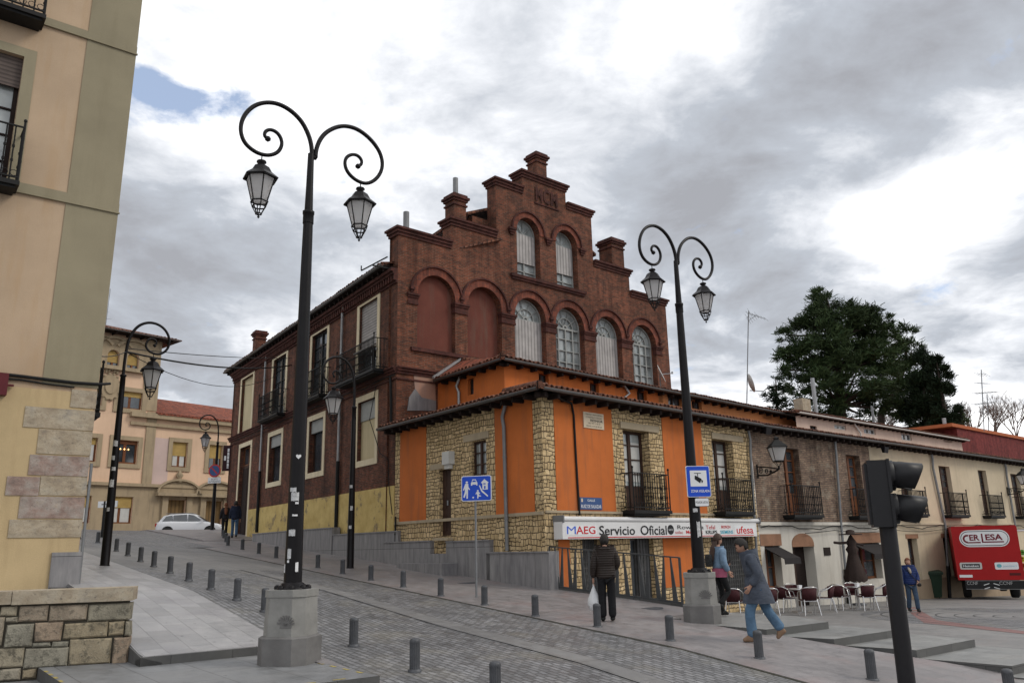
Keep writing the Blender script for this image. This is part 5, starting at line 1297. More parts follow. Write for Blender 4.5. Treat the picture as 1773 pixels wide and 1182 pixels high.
# parapet wall
pa, pb_ = atz(217, 1146, -1.55), atz(0, 1168, -1.55)
PW = Fac(pa, (pa-Vector((atz(66, 1155, -1.55))))[:2])
pu0 = PW.u(217, 1100); ztp = PW.z(229, 1016, 0)
TW = thing('parapet_wall', 'low wall of weathered stone blocks in the left foreground', 'wall', (pa.x, pa.y, -1.7))
w_ = MB(); w_.fbox(PW, pu0-6, pu0-.03, -2.3, ztp-.17, -.5, -.035); core = obj('mortar_core', w_, basic('lime_mortar', (.07, .062, .048), .95, .3, 8, .3), TW)
t = NT('weathered_wall_stone'); g = t.n('ShaderNodeNewGeometry'); c = t.ramp(g.outputs['Random Per Island'], [(0, (.32, .30, .25)), (.3, (.25, .245, .21)), (.5, (.35, .29, .2)), (.65, (.30, .285, .24)), (.85, (.38, .29, .22)), (1, (.24, .235, .2))])
o2 = t.obj(); li_ = t.noise(o2, 9, 7, .72); sp_ = t.noise(o2, 38, 4, .7)
c = t.mix(1.0, c, t.ramp(t.noise(o2, 3, 5, .6), [(.3, (.7, .68, .64)), (.7, (1.25, 1.22, 1.15))]), 'MULTIPLY'); c = t.mix(t.ramp(li_, [(.5, (0, 0, 0)), (.62, (.7,)*3)]), c, (.075, .07, .055)); c = t.mix(t.ramp(sp_, [(.58, (0, 0, 0)), (.66, (.5,)*3)]), c, (.46, .43, .34))
t.bump(t.math('ADD', li_, t.math('MULTIPLY', sp_, .7)), .8, .03); M['wall_stone'] = t.done(c, .95, 0, .2)
w_ = MB(); rnd = random.Random(4)
def stn(x0, x1, y0, y1):
    ym = (y0+y1)/2; ua, ub_ = PW.u(x0/4.4325, 1000+ym/4.4325), PW.u(x1/4.4325, 1000+ym/4.4325); xm = (x0+x1)/2/4.4325
    za, zb_ = PW.z(xm, 1000+y1/4.4325), PW.z(xm, 1000+y0/4.4325); g_ = .006; j = lambda: rnd.uniform(-.008, .008); o1 = rnd.uniform(-.006, .012); e = .022
    A = [(ua+g_+j(), za+g_+j()), (ub_-g_+j(), za+g_+j()), (ub_-g_+j(), zb_-g_+j()), (ua+g_+j(), zb_-g_+j())]; cx_, cz_ = (ua+ub_)/2, (za+zb_)/2
    B = [(u+math.copysign(e, cx_-u), z+math.copysign(e, cz_-z)) for u, z in A]
    w_.hull([PW.pt(u, z, -.3) for u, z in A], [PW.pt(u, z, -.012) for u, z in A]); b = len(w_.v)-4
    w_.v += [tuple(PW.pt(u, z, o1+.012)) for u, z in B]; w_.f += [(b, b+1, b+5, b+4), (b+1, b+2, b+6, b+5), (b+2, b+3, b+7, b+6), (b+3, b, b+4, b+7), (b+4, b+5, b+6, b+7)]; w_.sm += [False]*5
for q in ((0, 133, 220, 292), (140, 372, 214, 332), (378, 668, 208, 332), (672, 1003, 196, 326), (38, 137, 297, 346), (-150, 30, 300, 525), (36, 257, 350, 534), (261, 478, 336, 486), (484, 824, 338, 462), (829, 953, 330, 444), (958, 1000, 330, 446), (247, 387, 489, 530), (396, 523, 484, 530), (526, 856, 464, 664), (861, 990, 450, 660), (-150, 178, 540, 692), (184, 519, 534, 690), (-150, 158, 700, 795), (165, 283, 696, 775), (-150, -4, 200, 292)): stn(*q)
rr = -1.0
for kx in range(14):
    for kz in range(4): stn(-430-kx*280+90*(kz % 2), -160-kx*280+90*(kz % 2), 200+kz*150, 345+kz*150)
obj('masonry', w_, M['wall_stone'], TW)
for k, (a, b) in enumerate(((-1.55, -.0), (-3.3, -1.56), (-5.2, -3.31), (-6, -5.21))):
    w_ = MB(); w_.fbox(PW, pu0+a, pu0+b+(.06 if k == 0 else 0), ztp-.19+.01*(k % 2), ztp, -.56, .05); obj('coping_stone', w_, M['quoin'], TW)
# ================================================================== salmon building at the top of the street
FP = ray(275, 900)*63; FB = Fac(FP, ray(2150, 914))
HF = thing('town_building', 'salmon building with tower, sandstone window surrounds and ochre blinds at the top of the street', 'building', (FP.x, FP.y, 1.2))
def fz(x, y, off=0): return FB.px(130+x/3.031, 550+y/3.031, off)
def fr(xl, xr, yt, yb): ym = (yt+yb)/2; xm = (xl+xr)/2; return (fz(xl, ym)[0], fz(xr, ym)[0], fz(xm, yb)[1], fz(xm, yt)[1])
ztw = fz(300, 98)[1]; zwg = fz(600, 530)[1]; utw = fz(440, 300)[0]; zld = fz(400, 885)[1]
a_ops = [fr(92, 124, 200, 262), fr(165, 230, 200, 275), fr(270, 332, 212, 288)]
az1 = avg(a_ops[1][3], a_ops[2][3]); az0 = avg(a_ops[1][2], a_ops[2][2]); aws = avg(a_ops[1][1]-a_ops[1][0], a_ops[2][1]-a_ops[2][0])
acn = [avg(q[0], q[1]) for q in a_ops]; acn[0] = acn[1]-(acn[2]-acn[1])
win_t = [fr(253, 325, 388, 478), fr(228, 300, 642, 765)]
w2u = (win_t[0][0]+win_t[0][1])/2; hw2 = .9
rows_ = [(win_t[0][2], win_t[0][3]), (win_t[1][2], win_t[1][3]), (fz(240, 1078)[1], fz(240, 938)[1])]
tw_ops = []
dxw = w2u-fr(62, 130, 380, 460)[1]+.75
for z0, z1 in rows_:
    for k in range(3): tw_ops.append((w2u-hw2-dxw*k, w2u+hw2-dxw*k, z0, z1))
w_ = MB(); w_.poly(FB, [(-14, -1), (utw, -1), (utw, ztw), (-14, ztw)], [rpoly(q) for q in tw_ops]+[arch(c-aws/2, c+aws/2, az0, az1, 10) for c in acn], 0, .3); obj('tower_wall', w_, M['far_peach'], HF)
w_ = MB(); w_.add([FB.pt(utw, -1), FB.pt(utw, ztw), FB.pt(utw, ztw, -12), FB.pt(utw, -1, -12)], [(0, 1, 2, 3)]); obj('tower_side', w_, M['far_stone'], HF)
wg = [fr(507, 587, 652, 782), fr(700, 770, 668, 795)]; zwt = avg(wg[0][3], wg[1][3]); zwb = avg(wg[0][2], wg[1][2])
wg = [(a, b, zwb, zwt) for a, b, _, _ in wg]
dr = [fr(478, 577, 952, 1070), fr(677, 770, 962, 1070)]; zdt = avg(dr[0][3], dr[1][3]); dr = [(a, b, .6, zdt) for a, b, _, _ in dr]
uwe = 18
w_ = MB(); w_.poly(FB, [(utw, -1), (uwe, -1), (uwe, zwg), (utw, zwg)], [rpoly(q) for q in wg+dr], 0.0, .3); obj('wing_wall', w_, M['far_peach'], HF)
w_ = MB(); ua, ub_ = fz(410, 700)[0], fz(495, 700)[0]; w_.fbox(FB, ua, ub_, zld+.1, fz(450, 630)[1], 0, .01); obj('repainted_patch', w_, M['far_pink'], HF)
# stone base as facing around openings
gops = [rpoly(q) for q in tw_ops[6:]+dr]
w_ = MB(); w_.poly(FB, [(-14, -1), (uwe, -1), (uwe, zld), (-14, zld)], [[(u, max(z, -.9)) for u, z in q] for q in gops], .06); obj('stone_base', w_, M['far_stone'], HF)
def fbx(name, u0, u1, z0, z1, o0, o1, mat='far_stone'):
    w_ = MB(); w_.fbox(FB, u0, u1, z0, z1, o0, o1); return obj(name, w_, M[mat], HF)
fbx('stone_ledge', -14, uwe, zld-.05, zld+.18, 0, .3)
q1 = fz(385, 700)[0]
fbx('tower_corner_stones', utw-1.15, utw+.02, zwg+.3, ztw-.02, 0, .08)
fbx('corner_stones', fz(362, 700)[0], fz(412, 700)[0], zld+.18, zwg+.2, 0, .1)
fbx('cornice', utw-1.9, uwe, zwg-.9, zwg-.65, 0, .2); fbx('cornice', utw-2.0, uwe, zwg-.3, zwg+.05, 0, .45)
zst = fz(300, 278)[1]
fbx('stone_ledge', -14, fz(362, 290)[0], zst-.15, zst+.12, 0, .4)
w_ = MB()
wst = MB(); wst.poly(FB, [(-14, zst+.12), (acn[2]+aws/2+.75, zst+.12), (acn[2]+aws/2+.75, az1+1.0), (acn[2]+aws/2+.2, az1+1.35), (-14, az1+1.35)], [arch(c-aws/2, c+aws/2, az0+.001, az1, 10) for c in acn if 1], .07); obj('loggia_stone', wst, M['far_stone'], HF)
for c in acn:
    o_ = MB(); ringarc2 = None
    def rga(mb, F, c, z, r0, r1, o0, o1, a0, a1, n=12):
        vs = []
        for k in range(n+1):
            t_ = R_(a0+(a1-a0)*k/n); ca, sa = math.cos(t_), math.sin(t_)
            vs += [F.pt(c+r0*ca, z+r0*sa, o0), F.pt(c+r1*ca, z+r1*sa, o0), F.pt(c+r1*ca, z+r1*sa, o1), F.pt(c+r0*ca, z+r0*sa, o1)]
        mb.add(vs, [(4*k+j, 4*k+(j+1) % 4, 4*k+4+(j+1) % 4, 4*k+4+j) for k in range(n) for j in range(4)]+[(0, 1, 2, 3), (4*n, 4*n+1, 4*n+2, 4*n+3)])
    rga(o_, FB, c, az1-.3, aws/2+1.15, aws/2+1.35, 0, .25, 40, 140); obj('hood_mould', o_, M['far_stone'], HF)
    w_ = MB(); w_.poly(FB, arch(c-aws/2, c+aws/2, az0, az1, 10), (), -.22); p_ = obj('arched_window', w_, M['glass'], HF)
    w_ = MB(); w_.poly(FB, arch(c-aws/2+.05, c+aws/2-.05, az0+(az1-az0)*.55, az1, 10), (), -.17); obj('roller_blind', w_, M['shutter_ochre'], p_)
    w_ = MB(); w_.fbox(FB, c-.06, c+.06, az0, az0+(az1-az0)*.55, -.21, -.12); w_.fbox(FB, c-aws/2, c+aws/2, az0, az0+.1, -.21, -.12); obj('window_frame', w_, M['wood_brown'], p_)
for i, q in enumerate(tw_ops+wg):
    u0, u1, z0, z1 = q; ground = 6 <= i < 9
    o_ = MB(); e_ = .32
    for r in ((u0-e_, u0, z0-e_, z1+e_), (u1, u1+e_, z0-e_, z1+e_), (u0, u1, z1, z1+e_), (u0, u1, z0-e_, z0)): o_.fbox(FB, *r, 0, .1)
    if not ground: obj('window_surround', o_, M['far_stone'], HF)
    wn = casement(FB, q, -.15, HF, M['wood_brown'], M['glass'], 2, 1, .13)
    if i == 3:   # lit chandelier behind this pane
        pass
    fr_ = .55 if i > 8 else (.3 if i < 3 else (.28 if i < 6 else .42))
    o_ = MB(); o_.fbox(FB, u0+.05, u1-.05, z1-(z1-z0)*(fr_ if i != 3 else .16), z1, -.14, -.1); obj('roller_blind', o_, M['shutter_ochre'] if i != 3 else M['wood_brown'], wn)
    if i not in (3,): o_ = MB(); o_.fbox(FB, u0+.15, avg(u0, u1)-.1, z0+.1, z1-(z1-z0)*fr_, -.142, -.135); o_.fbox(FB, avg(u0, u1)+.1, u1-.15, z0+.1, z1-(z1-z0)*fr_, -.142, -.135); obj('curtain', o_, M['curtain'] if i in (4, 6, 7, 9) else M['glass'], wn)
q = tw_ops[3]; cl = MB()
for k in range(3): cl.lathe([(.01, -.07), (.06, 0), (.01, .07)], 8, FB.pt(avg(q[0], q[1])-.35+.3*k, q[2]+(q[3]-q[2])*.62, -.08))
t = NT('lit_bulb'); t.b.inputs['Emission Color'].default_value = (1, .55, .2, 1); t.b.inputs['Emission Strength'].default_value = 2.5; M['bulb'] = t.done((.9, .6, .3), .5)
obj('lit_chandelier', cl, M['bulb'], HF)
for q in dr:
    o_ = MB(); o_.fbox(FB, q[0], q[1], q[2], q[3], -.25, -.2); obj('slatted_door', o_, M['shutter_v_ochre'], HF)
    c = avg(q[0], q[1]); hw = (q[1]-q[0])/2
    o_ = MB(); o_.fbox(FB, c-hw-1.0, c+hw+1.0, zdt+.25, zdt+.5, .06, .6)
    P_ = [(c+(hw+.95)*math.cos(math.pi*k/14), zdt+.5+.95*math.sin(math.pi*k/14)) for k in range(15)]
    o_.fprism(FB, P_, .06, .22); o_.fprism(FB, [(c+(hw+1.0)*math.cos(math.pi*k/14)*(1 if j_ == 0 else .93), zdt+.5+(1.08 if j_ == 0 else .93)*math.sin(math.pi*k/14)) for j_ in (0, 1) for k in (range(15) if j_ == 0 else range(14, -1, -1))], .22, .45); o_.lathe([(.25, 0), (.15, .3), (.3, .5), (.05, .9)], 8, FB.pt(c, zdt+1.35, .2))
    o_.fbox(FB, c-hw-.45, c-hw, .5, zdt+.25, .06, .25); o_.fbox(FB, c+hw, c+hw+.45, .5, zdt+.25, .06, .25); obj('door_pediment', o_, M['far_stone'], HF)
eaves(FB, -14, utw+1.0, ztw, 1.1, HF, raft=1.1, tstep=.3)
roof_quad(HF, [FB.pt(-14, ztw+.08, 1.15), FB.pt(utw+1.1, ztw+.08, 1.15), FB.pt(utw-3, ztw+2.2, -6), FB.pt(-14, ztw+2.2, -6)], M['tile'])
roof_quad(HF, [FB.pt(utw+1.1, ztw+.08, 1.15), FB.pt(utw+1.1, ztw+.08, -13), FB.pt(utw-3, ztw+2.2, -12), FB.pt(utw-3, ztw+2.2, -6)], M['tile'])
zrt = fz(500, 430, -6)[1]
roof_quad(HF, [FB.pt(utw, zwg+.08, .5), FB.pt(uwe, zwg+.08, .5), FB.pt(uwe, zrt-.3, -6), FB.pt(utw, zrt, -6)], M['tile_red'])
eaves(FB, utw, uwe, zwg+.02, .45, HF, raft=1, gut=False, tstep=.3, tmat=M['tile_red'])
cr = fz(182, 362); o_ = MB()
o_.fprism(FB, [(cr[0]+.72*math.cos(k*math.pi/10), cr[1]+.95*math.sin(k*math.pi/10)) for k in range(20)], 0, .15)
o_.fprism(FB, [(cr[0]+.42*math.cos(k*math.pi/10), cr[1]+.55*math.sin(k*math.pi/10)) for k in range(20)], .15, .24)
for k in range(14): an = k*math.pi/7; P = FB.pt(cr[0]+.75*math.cos(an), cr[1]+.98*math.sin(an), .1); o_.lathe([(.02, -.12), (.15, 0), (.02, .12)], 6, P)
for k in range(5): P = FB.pt(cr[0]-.4+.2*k, cr[1]+1.2+.1*(2-abs(k-2)), .1); o_.lathe([(.08, -.2), (.12, 0), (.02, .18)], 6, P)
obj('stone_crest', o_, M['far_stone'], HF)
# hanging banner on the brick house end
bn = Fac(FA.pt(uF-.3, 0, .15), (1, .1)); 
bq = bn.rect(386, 399, 771, 815); t = thing('hanging_banner', 'dark vertical banner with white lettering at the far corner of the brick house', 'banner', bn.pt(bq[0], bq[2]))
o_ = MB(); o_.fbox(bn, *bq, 0, .05); obj('cloth', o_, flat('dark_maroon_banner', (.03, .008, .012), .6), t)
o_ = MB()
for k in range(11): z = bq[2]+.15+(bq[3]-bq[2]-.3)*k/11; o_.fbox(bn, bq[0]+.6*(bq[1]-bq[0]), bq[0]+.85*(bq[1]-bq[0]), z, z+.07+.03*(k % 2), -.012 if bn.n.y > 0 else .05, 0 if bn.n.y > 0 else .062)
o_.fbox(bn, bq[0]+.2*(bq[1]-bq[0]), bq[0]+.45*(bq[1]-bq[0]), bq[2]+.6, bq[3]-.6, .05, .062)
obj('lettering', o_, M['sign_white'], t)
o_ = MB(); o_.bar(bn.pt(bq[1]+.4, bq[3]-.05, .02), bn.pt(bq[0], bq[3]-.05, .02), .04, .04); obj('bracket', o_, M['ironwork'], t)
# ================================================================== railing above the sunken shop front
ra_, rb_ = hit(953, 1019), hit(1182, 1050)
RL = thing('ramp_railing', 'grey iron railing of tapering blades between pavement and sunken shop', 'railing', ra_)
n = 18; dd = (rb_-ra_)
hr = proj_h = .0
def zat(px, py, P): return ray(px, py).z*P.y
h0 = zat(953, 944, ra_)-ra_.z; h1 = zat(1182, 967, rb_)-rb_.z; hr = avg(h0, h1)
o_ = MB(); o_.bar(ra_+Vector((0, 0, hr)), rb_+Vector((0, 0, hr)), .05, .03); obj('top_rail', o_, M['rail'], RL)
o_ = MB(); o_.bar(ra_+Vector((0, 0, .08)), rb_+Vector((0, 0, .08)), .04, .05); obj('bottom_rail', o_, M['rail'], RL)
dn = dd.normalized()
for k in range(n+1):
    P = ra_+dd*k/n; post = k % 6 == 0
    tw = .03; bw = .13 if not post else .06; sh = (.05 if k % 2 else -.05) if not post else 0
    o_ = MB(); a = P+dn*(sh)+Vector((0, 0, .1)); b = P+dn*(-sh*.4)+Vector((0, 0, hr)); nn = Vector((-dn.y, dn.x, 0)).normalized()*.012
    dx = Vector((dn.x, dn.y, 0)).normalized()
    o_.hull([a-dx*bw/2-nn, a+dx*bw/2-nn, a+dx*bw/2+nn, a-dx*bw/2+nn], [b-dx*tw/2-nn, b+dx*tw/2-nn, b+dx*tw/2+nn, b-dx*tw/2+nn])
    if post: o_.bar(P+Vector((0, 0, -.1)), P+Vector((0, 0, hr)), .05, .05)
    obj('post' if post else 'blade', o_, M['rail'], RL)
o_ = MB(); o_.hull([ra_+Vector((0, 0, -1.4)), rb_+Vector((0, 0, -1.4)), rb_+Vector((.0, .25, -1.4)), ra_+Vector((0, .25, -1.4))], [ra_+Vector((0, -.02, .05)), rb_+Vector((0, -.02, .05)), rb_+Vector((0, .25, .05)), ra_+Vector((0, .25, .05))]); obj('kerb_stone', o_, M['riser'], RL)
# ================================================================== street lamps
def lantern(mb_f, mb_g, c, s=1.0, n=6):
    # c = hanging point
    f = lambda l: [(r*s, z*s) for r, z in l]
    mb_f.lathe(f([(.012, 0), (.012, -.1), (.09, -.13), (.1, -.16), (.05, -.2), (.055, -.22)]), 10, c)
    hexlathe(mb_f, f([(.02, -.205), (.09, -.22), (.16, -.27), (.22, -.38), (.36, -.50), (.35, -.525), (.30, -.50), (.02, -.49)]), n, c)
    hexlathe(mb_g, f([(.275, -.52), (.15, -1.0)]), n, c)
    for k in range(n):
        a = 2*math.pi*k/n; ca, sa = math.cos(a), math.sin(a)
        C = Vector(c)
        mb_f.bar(C+Vector((ca*.285, sa*.285, -.5))*s, C+Vector((ca*.155, sa*.155, -1.0))*s, .02*s, .02*s)
        mb_f.bar(C+Vector((ca*.175, sa*.175, -1.0))*s, C+Vector((ca*.13, sa*.13, -1.12))*s, .018*s, .018*s)
        mb_f.bar(C+Vector((ca*.13, sa*.13, -1.12))*s, C+Vector((ca*.05, sa*.05, -1.27))*s, .018*s, .018*s)
        a2 = a+2*math.pi/n
        for r, z in ((.165, -1.01), (.135, -1.11), (.06, -1.265)):
            mb_f.bar(C+Vector((ca*r, sa*r, z))*s, C+Vector((math.cos(a2)*r, math.sin(a2)*r, z))*s, .022*s, .022*s)
    mb_f.lathe(f([(.008, -1.26), (.012, -1.3), (.028, -1.33), (.008, -1.36)]), 8, c)
q1_ = atz(502, 1140, -1.55); base1 = Vector((q1_.x, q1_.y, -1.55))
base1 = ray(503, 1100)*12.35; base1.z = -1.55
PLN = Fac(base1, SW)
zpt = PLN.z(505, 1019)
LMP = thing('double_street_lamp', 'nearer double-armed black street lamp on a stone pedestal with a scallop shell, left foreground', 'street lamp', base1, 0, 'double street lamps on granite pedestals')
def Ploc(u, z): p = SW*u; return Vector((p.x, p.y, z-base1.z))
def octa(w, c): h = w/2; return [(h, -h+c), (h, h-c), (h-c, h), (-h+c, h), (-h, h-c), (-h, -h+c), (-h+c, -h), (h-c, -h)]
def octp(mb, w, c, z0, z1, ang=R_(-14), w2=None):
    ca, sa = math.cos(ang), math.sin(ang)
    A = [(x*ca-y*sa, x*sa+y*ca, z0) for x, y in octa(w, c)]; B = [(x*ca-y*sa, x*sa+y*ca, z1) for x, y in octa(w2 or w, c)]
    mb.hull(A, B)
hp_ = zpt-base1.z
o_ = MB(); octp(o_, .76, .15, -.08, .36); octp(o_, .76, .15, .36, .385, w2=.70); ped_l = obj('pedestal_base', o_, M['granite_dark'], LMP, False)
o_ = MB(); octp(o_, .66, .14, .385, hp_-.1, w2=.63); octp(o_, .655, .14, hp_-.1, hp_); ped = obj('pedestal', o_, M['granite'], LMP, False)
o_ = MB(); ang = R_(-14); nrm = Vector((math.cos(ang-math.pi/2), math.sin(ang-math.pi/2), 0)); nrm2 = Vector((math.cos(ang-math.pi/4), math.sin(ang-math.pi/4), 0))
fc = nrm*.325; tx = Vector((-nrm.y, nrm.x, 0))
for k in range(9):
    a = R_(180+ (k-4)*17+90-0); a = R_(-90+(k-4)*19)
    d_ = tx*math.sin(R_((k-4)*19))+Vector((0, 0, 1))*math.cos(R_((k-4)*19))
    o_.bar(fc+tx*.1+Vector((0, 0, hp_-.48)), fc+tx*.1+Vector((0, 0, hp_-.48))+d_*.14, .022, .02)
o_.bar(fc+tx*.01+Vector((0, 0, hp_-.5)), fc+tx*.19+Vector((0, 0, hp_-.5)), .02, .03)
obj('scallop_shell', o_, M['granite_dark'], ped, False)
o_ = MB(); o_.lathe([(.25, hp_), (.25, hp_+.015), (.19, hp_+.035), (.17, hp_+.08), (.13, hp_+.1)], 8)
for k in range(8): a = k*math.pi/4+.2; o_.lathe([(.045, 0), (.045, .04), (.02, .06)], 6, (math.cos(a)*.22, math.sin(a)*.22, hp_))
obj('base_plate', o_, M['iron'], LMP, False)
zcol = PLN.z(536, 372)-base1.z; zsp = PLN.z(543, 268)-base1.z
o_ = MB(); o_.lathe([(.135, hp_+.08), (.125, hp_+.9), (.085, zcol-.6), (.078, zcol)], 12)
o_.lathe([(.09, zcol-.16), (.09, zcol), (.098, zcol+.01), (.098, zcol+.05), (.07, zcol+.06)], 12)
o_.lathe([(.07, zcol+.05), (.06, zcol+.5), (.052, zsp)], 12)
obj('pole', o_, M['iron'], LMP, False)
def L4(pts): return [PLN.px(380+x/3.94, 150+y/3.94) for x, y in pts]
rightT = L4([(655, 490), (658, 440), (672, 390), (700, 340), (740, 303), (800, 275), (860, 268), (930, 285), (1000, 330), (1060, 393), (1100, 460), (1114, 530), (1100, 590), (1060, 640), (1005, 664), (950, 650), (900, 615), (865, 570), (853, 520), (865, 482), (900, 462), (942, 468), (970, 500), (970, 530), (945, 545)])
leftT = L4([(632, 490), (628, 400), (605, 320), (560, 235), (490, 165), (410, 120), (330, 106), (250, 122), (190, 167), (152, 230), (142, 300), (162, 370), (205, 420), (270, 460), (340, 472), (400, 450), (428, 400), (420, 350), (390, 310), (348, 292), (314, 303), (304, 335), (330, 358)])
def smooth(P, it=2):
    P = [Vector((a, b)) for a, b in P]
    for _ in range(it):
        Q = [P[0]]
        for i in range(len(P)-1): Q += [P[i]*.75+P[i+1]*.25, P[i]*.25+P[i+1]*.75]
        P = Q+[P[-1]]
    return P
def arm(P, hangpx, nm):
    P = smooth(P); o_ = MB(); path = [Ploc(p.x*1.0, p.y) for p in P]; path[0] = Vector((0, 0, path[0].z))
    m = len(path); rs = [.040-.012*i/m for i in range(m)]
    o_.tube(path, .04, 8, True, rs); e = path[-1]; o_.lathe([(.005, -.05), (.045, -.02), (.05, .01), (.03, .04), (.005, .05)], 10, e)
    obj('scroll_arm', o_, M['iron'], LMP, False)
    hu, hz = PLN.px(*hangpx); c = Ploc(hu, hz); fm, gm = MB(), MB(); lantern(fm, gm, c, .80)
    l_ = obj('lantern', fm, M['iron'], LMP, False); obj('lantern_glass', gm, M['lamp_glass'], l_, False)
arm(leftT, (380+290/3.94, 150+468/3.94), 'l'); arm(rightT, (380+962/3.94, 150+655/3.94), 'r')
def stickers(root, specs, rad, mat, name='sticker'):
    for (z, ang, w, h, mt) in specs:
        o_ = MB(); r = rad(z)+.004; n = 5; rnd = random.Random(int(z*1000))
        vs = []
        for j in range(4):
            for k in range(n+1):
                a = R_(ang)+(k/n-.5)*w/r; zz = z+(j/3-.5)*h+rnd.uniform(-1, 1)*h*.07*(j in (0, 3)); vs.append((r*math.cos(a), r*math.sin(a), zz))
        o_.add(vs, [(j*(n+1)+k, j*(n+1)+k+1, (j+1)*(n+1)+k+1, (j+1)*(n+1)+k) for j in range(3) for k in range(n)])
        obj(name, o_, M[mt], root, False)
prad = lambda z: .135 if z < hp_+.5 else max(.085, .128-(z-hp_-.9)*.043/(zcol-.6-hp_-.9))
LM2 = None
b2 = ray(1216, 1060)*17.2; b2 = Vector((b2.x, b2.y, -1.58))
LM2 = dup(LMP, b2, 0, 'farther double-armed black street lamp on a pedestal, right of the shop, carrying a blue sign', 'double street lamps on granite pedestals', .965)
zz1 = lambda y: PLN.z(510, y)-base1.z
stickers(LMP, [(zz1(860), -85, .12, .13, 'sticker'), (zz1(848), -100, .1, .06, 'sticker'), (zz1(871), -70, .05, .03, 'sticker_white'), (zz1(892), -80, .08, .025, 'sticker_white'), (zz1(922), -95, .1, .09, 'sticker'), (zz1(958), -105, .06, .14, 'sticker'), (zz1(971), -110, .035, .035, 'sticker_white'), (zz1(981), -55, .045, .13, 'sticker_white'), (zz1(983), -140, .04, .12, 'sticker')], prad, 'sticker')
# heart
hz_ = zz1(791); o_ = MB(); r = prad(hz_)+.006
hp2 = []
for k in range(20):
    t_ = k/20*2*math.pi; x = 16*math.sin(t_)**3; y = 13*math.cos(t_)-5*math.cos(2*t_)-2*math.cos(3*t_)-math.cos(4*t_); hp2.append((x/16*.04, y/16*.04))
a0 = R_(-72); hv = [(r*math.cos(a0+x/r), r*math.sin(a0+x/r), hz_+y) for x, y in hp2]
o_.add(hv, [tuple(range(20))]); obj('heart_sticker', o_, M['sticker_white'], LMP, False)
stickers(LM2, [(3.0-.0, -80, .07, .14, 'sticker'), (2.75, -60, .05, .1, 'sticker'), (1.9, -75, .08, .3, 'sticker'), (2.3, -95, .1, .08, 'sticker'), (2.5, -60, .05, .06, 'sticker_white')], prad, 'sticker')
# single arm lamps
bs = hit(181, 980); PS = Fac(bs, SW)
SLP = thing('single_street_lamp', 'tall black single-arm street lamp beside the left building, arm curling right', 'street lamp', bs, 0, 'single-arm street lamps')
def S3(x, y): u, z = PS.px(130+x/3.031, 550+y/3.031); return u, z
u_off = 0
zc1 = S3(250, 300)[1]-bs.z
o_ = MB(); o_.lathe([(.13, -.05), (.13, .02), (.118, .05), (.113, 1.2), (.075, zc1-.5), (.07, zc1-.05), (.09, zc1-.04), (.09, zc1), (.045, zc1+.03)], 12); obj('pole', o_, M['iron'], SLP, False)
arcp = [S3(*q) for q in [(262, 298), (266, 240), (275, 170), (290, 105), (318, 60), (350, 34), (392, 24), (435, 33), (470, 58), (492, 95), (496, 132), (486, 163), (465, 183), (437, 193), (405, 186), (380, 168), (370, 145), (378, 122), (398, 108), (420, 114), (430, 132), (418, 146)]]
u0_ = arcp[0][0]
P = smooth([(a-u0_*(1-i/8) if i < 8 else a, b) for i, (a, b) in enumerate(arcp)])
path = [SW*p.x+Vector((0, 0, p.y-bs.z)) for p in P]
o_ = MB(); o_.tube(path, .035, 8, True, [.045-.018*i/len(path) for i in range(len(path))]); o_.lathe([(.005, -.06), (.06, 0), (.005, .06)], 8, path[-1]); obj('scroll_arm', o_, M['iron'], SLP, False)
hu, hz = S3(412, 190); c = SW*hu+Vector((0, 0, hz-bs.z)); fm, gm = MB(), MB(); lantern(fm, gm, c, 1.0); l_ = obj('lantern', fm, M['iron'], SLP, False); obj('lantern_glass', gm, M['lamp_glass'], l_, False)
b3 = hit(606, 984); SL3 = dup(SLP, b3, math.pi, 'single-arm black street lamp on the right pavement in front of the brick house', 'single-arm street lamps')
b4 = hit(367, 918); SL4 = dup(SLP, b4, math.pi, 'farthest single-arm street lamp, carrying a round no-parking sign', 'single-arm street lamps')
stickers(SLP, [(2.2, -80, .12, .2, 'sticker'), (2.9, -95, .1, .12, 'sticker'), (3.3, -80, .12, .16, 'sticker'), (2.6, -70, .1, .1, 'sticker'), (1.5, -90, .08, .1, 'sticker')], lambda z: max(.08, .115-max(0, z-1.2)*.0075), 'sticker')
stickers(SL3, [(2.6, 80, .1, .1, 'sticker'), (1.9, 100, .08, .14, 'sticker'), (1.3, 85, .09, .1, 'sticker')], lambda z: max(.08, .115-max(0, z-1.2)*.0075), 'sticker')
# cables over the street
o_ = MB(); A = ray(295, 593)*26; B = FA.pt(FA.u(505, 632, .1), FA.z(505, 632, .1), .1)
def sag(A, B, s_, n=16): return [A.lerp(B, k/n)+Vector((0, 0, -s_*4*(k/n)*(1-k/n))) for k in range(n+1)]
A0 = path[9]+bs
o_.tube(sag(LF.pt(edge_u(4), LF.z(160, 615), 0), A0, .05), .012, 5); o_.tube(sag(A0, B, .3), .03, 5); o_.tube(sag(A0+Vector((0, 0, .1)), B+Vector((0, 0, .35)), .1), .014, 5); o_.tube(sag(A0, B+Vector((-1, 1.2, -.2)), .8), .012, 5)
tag(obj('overhead_cable', o_, M['ironwork']), 'bundle of black cables crossing the street to the brick house', 'cable')
o_ = MB()
